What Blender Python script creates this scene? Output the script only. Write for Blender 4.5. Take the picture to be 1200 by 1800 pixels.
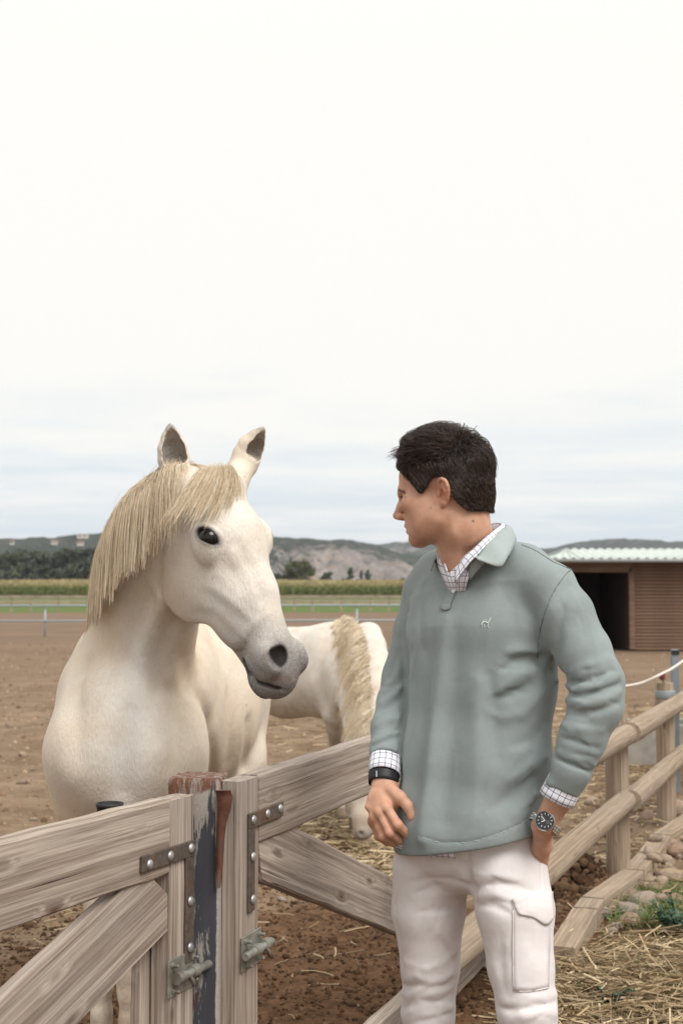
import bpy, bmesh, math, random
import numpy as np
from mathutils import Vector, Matrix

random.seed(7)
RNG = np.random.default_rng(7)
for _o in list(bpy.data.objects):
    bpy.data.objects.remove(_o)
SC = bpy.context.scene
COL = SC.collection

# ------------------------------------------------------------------ camera
FPX = 2500.0                      # focal length in photo pixels (photo 1200 x 1800)
CAMZ = 1.44
PITCH = math.atan(135.0 / FPX)    # horizon sits a little under the middle of the picture
cam_data = bpy.data.cameras.new('camera')
cam = bpy.data.objects.new('camera', cam_data)
COL.objects.link(cam)
cam.location = (0, 0, CAMZ)
cam.rotation_euler = (math.pi / 2 + PITCH, 0, 0)
cam_data.sensor_fit = 'VERTICAL'
cam_data.sensor_height = 36.0
cam_data.sensor_width = 24.0
cam_data.lens = 50.0
cam_data.clip_start = 0.05
cam_data.clip_end = 6000
cam_data.dof.use_dof = True
cam_data.dof.focus_distance = 3.15
cam_data.dof.aperture_fstop = 7.1
SC.camera = cam

# ------------------------------------------------------------------ overcast sky
SUN_EL, SUN_AZ = math.radians(50), math.radians(142)     # azimuth from +Y, clockwise
world = bpy.data.worlds.new('World')
SC.world = world
world.use_nodes = True
wt = world.node_tree
wt.nodes.clear()
def wn(t, **k):
    n = wt.nodes.new(t)
    for a, b in k.items():
        setattr(n, a, b)
    return n
wout = wn('ShaderNodeOutputWorld')
wbg = wn('ShaderNodeBackground')
wsky = wn('ShaderNodeTexSky', sky_type='NISHITA', sun_disc=False, sun_elevation=SUN_EL, sun_rotation=SUN_AZ)
wsky.dust_density = 2.0
wtc = wn('ShaderNodeTexCoord')
wsep = wn('ShaderNodeSeparateXYZ')
wt.links.new(wtc.outputs['Generated'], wsep.inputs[0])
# cloud sheet at a constant height: direction / (z + small)
wza = wn('ShaderNodeMath', operation='MAXIMUM'); wza.inputs[1].default_value = 0.0
wt.links.new(wsep.outputs['Z'], wza.inputs[0])
wzb = wn('ShaderNodeMath', operation='ADD'); wzb.inputs[1].default_value = 0.035
wt.links.new(wza.outputs[0], wzb.inputs[0])
wcx = wn('ShaderNodeMath', operation='DIVIDE'); wcy = wn('ShaderNodeMath', operation='DIVIDE')
wt.links.new(wsep.outputs['X'], wcx.inputs[0]); wt.links.new(wzb.outputs[0], wcx.inputs[1])
wt.links.new(wsep.outputs['Y'], wcy.inputs[0]); wt.links.new(wzb.outputs[0], wcy.inputs[1])
wcomb = wn('ShaderNodeCombineXYZ')
wt.links.new(wcx.outputs[0], wcomb.inputs[0]); wt.links.new(wcy.outputs[0], wcomb.inputs[1])
wnoise = wn('ShaderNodeTexNoise')
wnoise.inputs['Scale'].default_value = 0.55
wnoise.inputs['Detail'].default_value = 5.0
wnoise.inputs['Roughness'].default_value = 0.55
wt.links.new(wcomb.outputs[0], wnoise.inputs['Vector'])
# the sheet of cloud is dense overhead and thins towards the horizon
wel = wn('ShaderNodeMapRange'); wel.inputs[1].default_value = 0.02; wel.inputs[2].default_value = 0.22
wel.inputs[3].default_value = -0.12; wel.inputs[4].default_value = 0.55
wt.links.new(wsep.outputs['Z'], wel.inputs[0])
wadd = wn('ShaderNodeMath', operation='ADD')
wt.links.new(wnoise.outputs['Fac'], wadd.inputs[0]); wt.links.new(wel.outputs[0], wadd.inputs[1])
wfac = wn('ShaderNodeMapRange'); wfac.interpolation_type = 'SMOOTHSTEP'
wfac.inputs[1].default_value = 0.25; wfac.inputs[2].default_value = 0.85
wt.links.new(wadd.outputs[0], wfac.inputs[0])
wsc = wn('ShaderNodeMix', data_type='RGBA', blend_type='MIX')       # blue sky veiled by thin cloud
wsc.inputs[0].default_value = 0.80
wt.links.new(wsky.outputs[0], wsc.inputs[6])
wsc.inputs[7].default_value = (8.7, 9.5, 10.2, 1)
wmix = wn('ShaderNodeMix', data_type='RGBA')
wt.links.new(wfac.outputs[0], wmix.inputs[0])
wt.links.new(wsc.outputs[2], wmix.inputs[6])
wmix.inputs[7].default_value = (10.35, 10.20, 9.75, 1)
# an overcast sky is brightest overhead
wgr = wn('ShaderNodeMapRange'); wgr.interpolation_type = 'SMOOTHSTEP'; wgr.inputs[1].default_value = 0.30; wgr.inputs[2].default_value = 1.0
wgr.inputs[3].default_value = 0.98; wgr.inputs[4].default_value = 1.35
wt.links.new(wsep.outputs['Z'], wgr.inputs[0])
wmul = wn('ShaderNodeVectorMath', operation='SCALE')
wt.links.new(wmix.outputs[2], wmul.inputs[0]); wt.links.new(wgr.outputs[0], wmul.inputs['Scale'])
wt.links.new(wmul.outputs[0], wbg.inputs[0])
wbg.inputs[1].default_value = 0.1
wt.links.new(wbg.outputs[0], wout.inputs[0])

sun_data = bpy.data.lights.new('sun', 'SUN')
sun_data.energy = 3.1
sun_data.angle = math.radians(32)
sun_data.color = (1.0, 0.965, 0.915)
sun = bpy.data.objects.new('sun', sun_data)
COL.objects.link(sun)
_sd = Vector((math.sin(SUN_AZ) * math.cos(SUN_EL), math.cos(SUN_AZ) * math.cos(SUN_EL), math.sin(SUN_EL)))
sun.rotation_euler = _sd.to_track_quat('Z', 'Y').to_euler()
sun.location = (-4, -4, 8)

SC.view_settings.view_transform = 'Standard'
SC.view_settings.look = 'None'
SC.view_settings.exposure = 0.0
SC.view_settings.gamma = 1.0
SC.view_settings.use_curve_mapping = False
SC.render.engine = 'CYCLES'
SC.cycles.use_denoising = True
SC.cycles.max_bounces = 6
SC.cycles.diffuse_bounces = 3
SC.cycles.transparent_max_bounces = 6
SC.render.film_transparent = False

# ------------------------------------------------------------------ helpers: space
CP, SP = math.cos(PITCH), math.sin(PITCH)
def ray(px, py):
    u, v = (px - 600.0) / FPX, (900.0 - py) / FPX
    return np.array([u, CP - v * SP, SP + v * CP])
def P(px, py, Y):
    """world point at depth Y that the photograph shows at pixel px, py"""
    d = ray(px, py)
    return np.array([0, 0, CAMZ]) + d * (Y / d[1])
def G(px, py, z=0.0):
    """world point on the level z seen at a pixel"""
    d = ray(px, py)
    return np.array([0, 0, CAMZ]) + d * ((z - CAMZ) / d[2])
def V(*a):
    return np.array(a, float)
def unit(v):
    v = np.asarray(v, float)
    return v / (np.linalg.norm(v) + 1e-12)
def catmull(pts, n):
    """n points per span along a Catmull-Rom curve through pts (rows of any width)"""
    pts = np.asarray(pts, float)
    p = np.vstack([2 * pts[0] - pts[1], pts, 2 * pts[-1] - pts[-2]])
    out = []
    for i in range(1, len(p) - 2):
        a, b, c, d = p[i - 1], p[i], p[i + 1], p[i + 2]
        for t in np.arange(n) / n:
            out.append(0.5 * (2 * b + (c - a) * t + (2 * a - 5 * b + 4 * c - d) * t * t + (3 * b - a - 3 * c + d) * t ** 3))
    out.append(pts[-1])
    return np.array(out)

# ------------------------------------------------------------------ helpers: objects
def tag(o, label=None, cat=None, group=None, kind=None):
    if label: o['label'] = label
    if cat: o['category'] = cat
    if group: o['group'] = group
    if kind: o['kind'] = kind
    return o
def empty(name, loc=(0, 0, 0), rz=0.0):
    o = bpy.data.objects.new(name, None)
    o.empty_display_size = 0.1
    COL.objects.link(o)
    o.location = loc
    o.rotation_euler = (0, 0, rz)
    return o
def link(name, me, mat=None, parent=None, smooth=False):
    o = bpy.data.objects.new(name, me)
    COL.objects.link(o)
    if mat is not None:
        for m in (mat if isinstance(mat, (list, tuple)) else [mat]):
            me.materials.append(m)
    if parent is not None:
        o.parent = parent
        o.matrix_parent_inverse = Matrix.Translation(parent.location).inverted() if parent.rotation_euler.z == 0 else parent.matrix_basis.inverted()
    if smooth:
        me.polygons.foreach_set('use_smooth', np.ones(len(me.polygons), bool))
    return o
def fast_mesh(name, verts, faces):
    """verts (n,3), faces (m,k) arrays -> mesh, quickly"""
    verts = np.asarray(verts, np.float32)
    faces = np.asarray(faces, np.int32)
    me = bpy.data.meshes.new(name)
    me.vertices.add(len(verts))
    me.vertices.foreach_set('co', verts.ravel())
    m, k = faces.shape
    me.loops.add(m * k)
    me.loops.foreach_set('vertex_index', faces.ravel())
    me.polygons.add(m)
    me.polygons.foreach_set('loop_start', np.arange(0, m * k, k, dtype=np.int32))
    me.update(calc_edges=True)
    return me
class MB:
    """collects boxes, tubes, lathes ... into one mesh"""
    def __init__(s):
        s.v, s.f = [], []
    def add(s, verts, faces):
        b = len(s.v)
        s.v += [tuple(map(float, q)) for q in verts]
        s.f += [tuple(b + i for i in f) for f in faces]
        return s
    def box(s, c, size, ax=(1, 0, 0), ay=(0, 1, 0), az=(0, 0, 1), bev=0.0, jit=0.0):
        """box with chamfered long edges"""
        c = np.asarray(c, float); ax, ay, az = unit(ax), unit(ay), unit(az)
        hx, hy, hz = [q / 2 for q in size]
        if bev <= 0:
            vs = [c + sx * hx * ax + sy * hy * ay + sz * hz * az for sx in (-1, 1) for sy in (-1, 1) for sz in (-1, 1)]
            return s.add(vs, [(0, 1, 3, 2), (4, 6, 7, 5), (0, 4, 5, 1), (2, 3, 7, 6), (0, 2, 6, 4), (1, 5, 7, 3)])
        # chamfer on every edge: 24 vertices
        vs, idx = [], {}
        for sx in (-1, 1):
            for sy in (-1, 1):
                for sz in (-1, 1):
                    for k in range(3):
                        h = [hx - bev, hy - bev, hz - bev]
                        h[k] += bev
                        idx[(sx, sy, sz, k)] = len(vs)
                        vs.append(c + sx * h[0] * ax + sy * h[1] * ay + sz * h[2] * az)
        f = []
        I = lambda a, b, d, k: idx[(a, b, d, k)]
        for g in (-1, 1):
            f.append([I(g, -1, -1, 0), I(g, 1, -1, 0), I(g, 1, 1, 0), I(g, -1, 1, 0)][::g])
            f.append([I(-1, g, -1, 1), I(-1, g, 1, 1), I(1, g, 1, 1), I(1, g, -1, 1)][::g])
            f.append([I(-1, -1, g, 2), I(1, -1, g, 2), I(1, 1, g, 2), I(-1, 1, g, 2)][::g])
        for a in (-1, 1):
            for b in (-1, 1):
                f.append([I(a, b, -1, 0), I(a, b, -1, 1), I(a, b, 1, 1), I(a, b, 1, 0)][::a * b])
                f.append([I(a, -1, b, 2), I(a, -1, b, 0), I(a, 1, b, 0), I(a, 1, b, 2)][::a * b])
                f.append([I(-1, a, b, 1), I(-1, a, b, 2), I(1, a, b, 2), I(1, a, b, 1)][::a * b])
        for a in (-1, 1):
            for b in (-1, 1):
                for d in (-1, 1):
                    f.append([I(a, b, d, 0), I(a, b, d, 1), I(a, b, d, 2)][::a * b * d])
        return s.add(vs, f)
    def beam(s, p, q, w, h, up=(0, 0, 1), bev=0.0):
        p, q = np.asarray(p, float), np.asarray(q, float)
        ax = unit(q - p); ay = unit(np.cross(up, ax)); az = np.cross(ax, ay)
        return s.box((p + q) / 2, (np.linalg.norm(q - p), w, h), ax, ay, az, bev)
    def tube(s, pts, rad, n=8, cap=True, up=(0.13, 0.21, 0.97)):
        pts = np.asarray(pts, float)
        rad = np.broadcast_to(np.asarray(rad, float), (len(pts),))
        vs, fs = [], []
        tan = np.gradient(pts, axis=0)
        side = None
        for i in range(len(pts)):
            t = unit(tan[i])
            if side is None:
                side = np.cross(t, up)
                if np.linalg.norm(side) < 1e-3: side = np.cross(t, (1, 0.2, 0.1))
            side = unit(side - t * np.dot(side, t))
            b = np.cross(t, side)
            for k in range(n):
                a = 2 * math.pi * k / n
                vs.append(pts[i] + rad[i] * (math.cos(a) * side + math.sin(a) * b))
        for i in range(len(pts) - 1):
            for k in range(n):
                k2 = (k + 1) % n
                fs.append((i * n + k, i * n + k2, (i + 1) * n + k2, (i + 1) * n + k))
        if cap:
            fs.append(tuple(range(n))[::-1]); fs.append(tuple((len(pts) - 1) * n + k for k in range(n)))
        return s.add(vs, fs)
    def disc(s, c, nrm, prof, n=16, up=(0.1, 0.2, 1)):
        """lathe: prof = [(radius, height along nrm), ...]"""
        c = np.asarray(c, float); t = unit(nrm); u = unit(np.cross(up, t)); w = np.cross(t, u)
        vs, fs = [], []
        for r, h in prof:
            for k in range(n):
                a = 2 * math.pi * k / n
                vs.append(c + t * h + r * (math.cos(a) * u + math.sin(a) * w))
        for i in range(len(prof) - 1):
            for k in range(n):
                k2 = (k + 1) % n
                fs.append((i * n + k, i * n + k2, (i + 1) * n + k2, (i + 1) * n + k))
        fs.append(tuple(range(n))[::-1]); fs.append(tuple((len(prof) - 1) * n + k for k in range(n)))
        return s.add(vs, fs)
    def build(s, name, mat=None, parent=None, smooth=False, sharp=None):
        me = bpy.data.meshes.new(name)
        me.from_pydata(s.v, [], s.f)
        me.update()
        o = link(name, me, mat, parent, smooth)
        if sharp is not None:
            me.polygons.foreach_set('use_smooth', np.ones(len(me.polygons), bool))
            me.set_sharp_from_angle(angle=math.radians(sharp))
        return o

# ------------------------------------------------------------------ helpers: sculpting with a distance field
def smin(a, b, k):
    if k <= 0: return np.minimum(a, b)
    h = np.maximum(k - np.abs(a - b), 0) / k
    return np.minimum(a, b) - h * h * k * 0.25
def axis_steps(*seg):
    """axis_steps(x0, (x1, step), (x2, step) ...) -> coordinates with a step that varies"""
    out = [seg[0]]
    for e, st in seg[1:]:
        n = max(1, int(round((e - out[-1]) / st)))
        out += list(out[-1] + (e - out[-1]) * (np.arange(n) + 1) / n)
    return np.array(out, np.float32)
class Field:
    def __init__(s, xs, ys, zs):
        s.ax = [np.asarray(q, np.float32) for q in (xs, ys, zs)]
        s.D = np.full([len(q) for q in s.ax], 0.5, np.float32)
        s.log = []
    def _win(s, lo, hi):
        sl = []
        for q, a, b in zip(s.ax, lo, hi):
            i, j = np.searchsorted(q, a), np.searchsorted(q, b)
            if j - i < 1: return None, None
            sl.append(slice(i, j))
        X = s.ax[0][sl[0]][:, None, None]; Y = s.ax[1][sl[1]][None, :, None]; Z = s.ax[2][sl[2]][None, None, :]
        return tuple(sl), (X, Y, Z)
    def _put(s, lo, hi, fn, k, mode='add'):
        sl, g = s._win(lo, hi)
        if sl is None: return
        d = fn(*g).astype(np.float32)
        if mode == 'add': s.D[sl] = smin(s.D[sl], d, k)
        elif mode == 'cut': s.D[sl] = -smin(-s.D[sl], d, k)
        elif mode == 'and': s.D[sl] = -smin(-s.D[sl], -d, k)
    @staticmethod
    def _econe(a, b, ra, rb, up):
        a, b = np.asarray(a, float), np.asarray(b, float)
        ba = b - a; L2 = max(float(ba @ ba), 1e-10)
        t_ax = ba / math.sqrt(L2) if L2 > 1e-9 else V(0, 0, 1)
        up = np.asarray(up, float); v_ax = up - t_ax * (up @ t_ax)
        if np.linalg.norm(v_ax) < 1e-4: v_ax = np.cross(t_ax, (0.3, 1, 0.2))
        v_ax = unit(v_ax); u_ax = np.cross(t_ax, v_ax)
        wa, ha = (ra if np.ndim(ra) else (ra, ra)); wb, hb = (rb if np.ndim(rb) else (rb, rb))
        def fn(X, Y, Z):
            x, y, z = X - a[0], Y - a[1], Z - a[2]
            t = np.clip((x * ba[0] + y * ba[1] + z * ba[2]) / L2, 0, 1)
            x = x - t * ba[0]; y = y - t * ba[1]; z = z - t * ba[2]
            w = wa + (wb - wa) * t; h = ha + (hb - ha) * t
            u = x * u_ax[0] + y * u_ax[1] + z * u_ax[2]
            v = x * v_ax[0] + y * v_ax[1] + z * v_ax[2]
            l = x * t_ax[0] + y * t_ax[1] + z * t_ax[2]
            m = np.minimum(w, h)
            k0 = np.sqrt((u / w) ** 2 + (v / h) ** 2 + (l / m) ** 2)
            k1 = np.sqrt((u / w ** 2) ** 2 + (v / h ** 2) ** 2 + (l / m ** 2) ** 2) + 1e-6
            return k0 * (k0 - 1) / k1
        r = max(wa, ha, wb, hb)
        return fn, np.minimum(a, b) - r, np.maximum(a, b) + r
    def cone(s, a, b, ra, rb=None, up=(0, 0, 1), k=0.02, mode='add'):
        """tapered limb piece; radii are numbers or (width, height along up)"""
        fn, lo, hi = s._econe(a, b, ra, ra if rb is None else rb, up)
        pad = max(k, 0.03) * 1.2
        s._put(lo - pad, hi + pad, fn, k, mode)
        return s
    def ball(s, c, r, A=None, k=0.02, mode='add'):
        """ellipsoid with radii r along the rows of A"""
        c = np.asarray(c, float); r = np.broadcast_to(np.asarray(r, float), (3,)).copy()
        A = np.eye(3) if A is None else np.array([unit(q) for q in A])
        def fn(X, Y, Z):
            x, y, z = X - c[0], Y - c[1], Z - c[2]
            q = [(x * A[i, 0] + y * A[i, 1] + z * A[i, 2]) for i in range(3)]
            k0 = np.sqrt(sum((q[i] / r[i]) ** 2 for i in range(3)))
            k1 = np.sqrt(sum((q[i] / r[i] ** 2) ** 2 for i in range(3))) + 1e-6
            return k0 * (k0 - 1) / k1
        R = np.abs(A.T) @ r if A is not None else r
        pad = max(k, 0.03) * 1.2
        s._put(c - R - pad, c + R + pad, fn, k, mode)
        return s
    def chain(s, nodes, k=0.02, up=(0, 0, 1), mode='add'):
        """nodes: (point, radius or (w,h)[, up])"""
        for q, r in zip(nodes[:-1], nodes[1:]):
            s.cone(q[0], r[0], q[1], r[1], (q[2] if len(q) > 2 else up), k, mode)
        return s
    def plane(s, c, n, k=0.01, lo=None, hi=None):
        """keep only what lies behind the plane"""
        c = np.asarray(c, float); n = unit(n)
        lo = [q[0] - 1 for q in s.ax] if lo is None else lo
        hi = [q[-1] + 1 for q in s.ax] if hi is None else hi
        s._put(lo, hi, lambda X, Y, Z: (X - c[0]) * n[0] + (Y - c[1]) * n[1] + (Z - c[2]) * n[2], k, 'and')
        return s
    def fold(s, pts, width, amp, p=2.0):
        """raise (amp > 0) or sink the surface along a polyline; width and amp may vary along it"""
        pts = np.asarray(pts, float)
        n = len(pts)
        width = np.broadcast_to(np.asarray(width, float), (n,)); amp = np.broadcast_to(np.asarray(amp, float), (n,))
        pad = (2.6 if p >= 2 else 4.0) * width.max()
        sl, g = s._win(pts.min(0) - pad, pts.max(0) + pad)
        if sl is None: return s
        X, Y, Z = g
        best = None
        for i in range(max(n - 1, 1)):
            a = pts[i]; ba = (pts[min(i + 1, n - 1)] - a); L2 = max(ba @ ba, 1e-10)
            x, y, z = X - a[0], Y - a[1], Z - a[2]
            t = np.clip((x * ba[0] + y * ba[1] + z * ba[2]) / L2, 0, 1)
            d2 = (x - t * ba[0]) ** 2 + (y - t * ba[1]) ** 2 + (z - t * ba[2]) ** 2
            j = min(i + 1, n - 1)
            w = width[i] + (width[j] - width[i]) * t; m = amp[i] + (amp[j] - amp[i]) * t
            e = m * np.exp(-(d2 / (w * w)) ** (p / 2))
            best = e if best is None else np.where(np.abs(e) > np.abs(best), e, best)
        s.D[sl] -= best.astype(np.float32)
        return s
    def like(s):
        q = Field(*s.ax); return q
    def join(s, other, k):
        s.D = smin(s.D, other.D, k); return s
    def sample(s, p):
        """trilinear value of the field at points (n,3)"""
        p = np.atleast_2d(p)
        idx, fr = [], []
        for k in range(3):
            q = s.ax[k]
            i = np.clip(np.searchsorted(q, p[:, k]) - 1, 0, len(q) - 2)
            idx.append(i); fr.append(np.clip((p[:, k] - q[i]) / (q[i + 1] - q[i]), 0, 1))
        out = 0
        for dx in (0, 1):
            for dy in (0, 1):
                for dz in (0, 1):
                    w = (fr[0] if dx else 1 - fr[0]) * (fr[1] if dy else 1 - fr[1]) * (fr[2] if dz else 1 - fr[2])
                    out = out + w * s.D[idx[0] + dx, idx[1] + dy, idx[2] + dz]
        return out
    def hit(s, px, py, y0=None, y1=None, level=0.0):
        """first surface point met by the sight line through a photo pixel"""
        d = ray(px, py); o = V(0, 0, CAMZ)
        y0 = s.ax[1][0] if y0 is None else y0; y1 = s.ax[1][-1] if y1 is None else y1
        t = np.arange(y0, y1, 0.002) / d[1]
        pts = o + t[:, None] * d
        v = s.sample(pts)
        for q in range(3):
            ins = (pts[:, q] > s.ax[q][0]) & (pts[:, q] < s.ax[q][-1]); v = np.where(ins, v, 0.5)
        j = np.argmax(v < level)
        if not (v < level).any(): j = int(np.argmin(v))
        return pts[j]
    def hits(s, pix, **k):
        return np.array([s.hit(a, b, **k) for a, b in pix])
    def normal(s, p, e=0.006):
        p = np.asarray(p, float)
        g = [float(s.sample(p + e * q)[0] - s.sample(p - e * q)[0]) for q in np.eye(3)]
        return unit(g)
    def mesh(s, name, relax=1):
        D = s.D
        ins = D < 0
        nx, ny, nz = D.shape
        c = np.zeros((nx - 1, ny - 1, nz - 1), np.uint8)
        for dx in (0, 1):
            for dy in (0, 1):
                for dz in (0, 1):
                    c += ins[dx:nx - 1 + dx, dy:ny - 1 + dy, dz:nz - 1 + dz]
        act = (c > 0) & (c < 8)
        I, J, K = np.nonzero(act)
        num = np.full(act.shape, -1, np.int32); num[I, J, K] = np.arange(len(I), dtype=np.int32)
        corners = {}
        for dx in (0, 1):
            for dy in (0, 1):
                for dz in (0, 1):
                    corners[(dx, dy, dz)] = D[I + dx, J + dy, K + dz]
        acc = np.zeros((len(I), 3)); cnt = np.zeros(len(I))
        ks = list(corners)
        for a in ks:
            for q in range(3):
                if a[q] == 0:
                    b = list(a); b[q] = 1; b = tuple(b)
                    va, vb = corners[a], corners[b]
                    m = (va < 0) != (vb < 0)
                    t = np.where(m, va / np.where(m, va - vb, 1), 0)
                    p = np.empty((len(I), 3)); p[:] = a; p[:, q] = t
                    acc += p * m[:, None]; cnt += m
        loc = acc / cnt[:, None]
        vv = np.empty((len(I), 3))
        for q, idx in enumerate((I, J, K)):
            A = s.ax[q]
            vv[:, q] = A[idx] + loc[:, q] * (A[idx + 1] - A[idx])
        faces = []
        for q in range(3):
            sl0 = [slice(None)] * 3; sl1 = [slice(None)] * 3
            sl0[q] = slice(0, -1); sl1[q] = slice(1, None)
            a, b = ins[tuple(sl0)], ins[tuple(sl1)]
            e = np.nonzero(a != b)
            o = [(q + 1) % 3, (q + 2) % 3]
            ok = np.ones(len(e[0]), bool)
            for w in o:
                ok &= (e[w] > 0) & (e[w] < D.shape[w] - 1)
            e = [u[ok] for u in e]
            sgn = a[tuple(e)]
            quad = []
            for (m, n) in ((1, 1), (0, 1), (0, 0), (1, 0)):
                ee = [u.copy() for u in e]
                ee[o[0]] = ee[o[0]] - m; ee[o[1]] = ee[o[1]] - n
                quad.append(num[tuple(ee)])
            qd = np.stack(quad, 1)
            qd[~sgn] = qd[~sgn][:, ::-1]
            faces.append(qd)
        faces = np.vstack(faces)
        faces = faces[(faces >= 0).all(1)]
        for _ in range(relax):
            s1 = np.zeros_like(vv); n1 = np.zeros(len(vv))
            for q in range(4):
                a, b = faces[:, q], faces[:, (q + 1) % 4]
                for d3 in range(3):
                    s1[:, d3] += np.bincount(a, vv[b, d3], len(vv)) + np.bincount(b, vv[a, d3], len(vv))
                n1 += np.bincount(a, minlength=len(vv)) + np.bincount(b, minlength=len(vv))
            vv = 0.5 * vv + 0.5 * s1 / np.maximum(n1, 1)[:, None]
        return fast_mesh(name, vv, faces), vv
def vcol(me, name, data):
    a = me.attributes.new(name, 'FLOAT', 'POINT')
    a.data.foreach_set('value', np.asarray(data, np.float32))
def seg_dist(p, pts):
    """distance of points (n,3) to a polyline"""
    best = np.full(len(p), 1e9)
    pts = np.asarray(pts, float)
    if len(pts) == 1: return np.linalg.norm(p - pts[0], axis=1)
    for a, b in zip(pts[:-1], pts[1:]):
        ba = b - a; t = np.clip(((p - a) @ ba) / max(ba @ ba, 1e-12), 0, 1)
        best = np.minimum(best, np.linalg.norm(p - a - t[:, None] * ba, axis=1))
    return best
def strands(name, curves, r0, r1, mat, parent, sides=3):
    """hair: curves (n, m, 3) -> thin tapering tubes in one mesh"""
    C = np.asarray(curves, float)
    n, m, _ = C.shape
    T = np.gradient(C, axis=1); T /= np.linalg.norm(T, axis=2, keepdims=True) + 1e-9
    ref = np.array([0.37, 0.61, 0.70])
    S = np.cross(T, ref); S /= np.linalg.norm(S, axis=2, keepdims=True) + 1e-9
    B = np.cross(T, S)
    w = np.linspace(0, 1, m)
    rad = (np.asarray(r0).reshape(-1, 1) * (1 - w ** 1.6) + np.asarray(r1).reshape(-1, 1) * w ** 1.6) * np.ones((n, 1))
    ring = []
    for k in range(sides):
        a = 2 * math.pi * k / sides
        ring.append(C + rad[..., None] * (math.cos(a) * S + math.sin(a) * B))
    vv = np.stack(ring, 2).reshape(-1, 3)
    base = np.arange(n)[:, None, None] * (m * sides) + np.arange(m - 1)[None, :, None] * sides
    f = []
    for k in range(sides):
        k2 = (k + 1) % sides
        f.append(np.stack([base[..., 0] + k, base[..., 0] + k2, base[..., 0] + sides + k2, base[..., 0] + sides + k], -1).reshape(-1, 4))
    me = fast_mesh(name, vv, np.vstack(f))
    vcol(me, 'tint', np.repeat(RNG.random(n), m * sides))
    vcol(me, 'along', np.tile(np.repeat(w, sides), n))
    return link(name, me, mat, parent, True)

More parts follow.
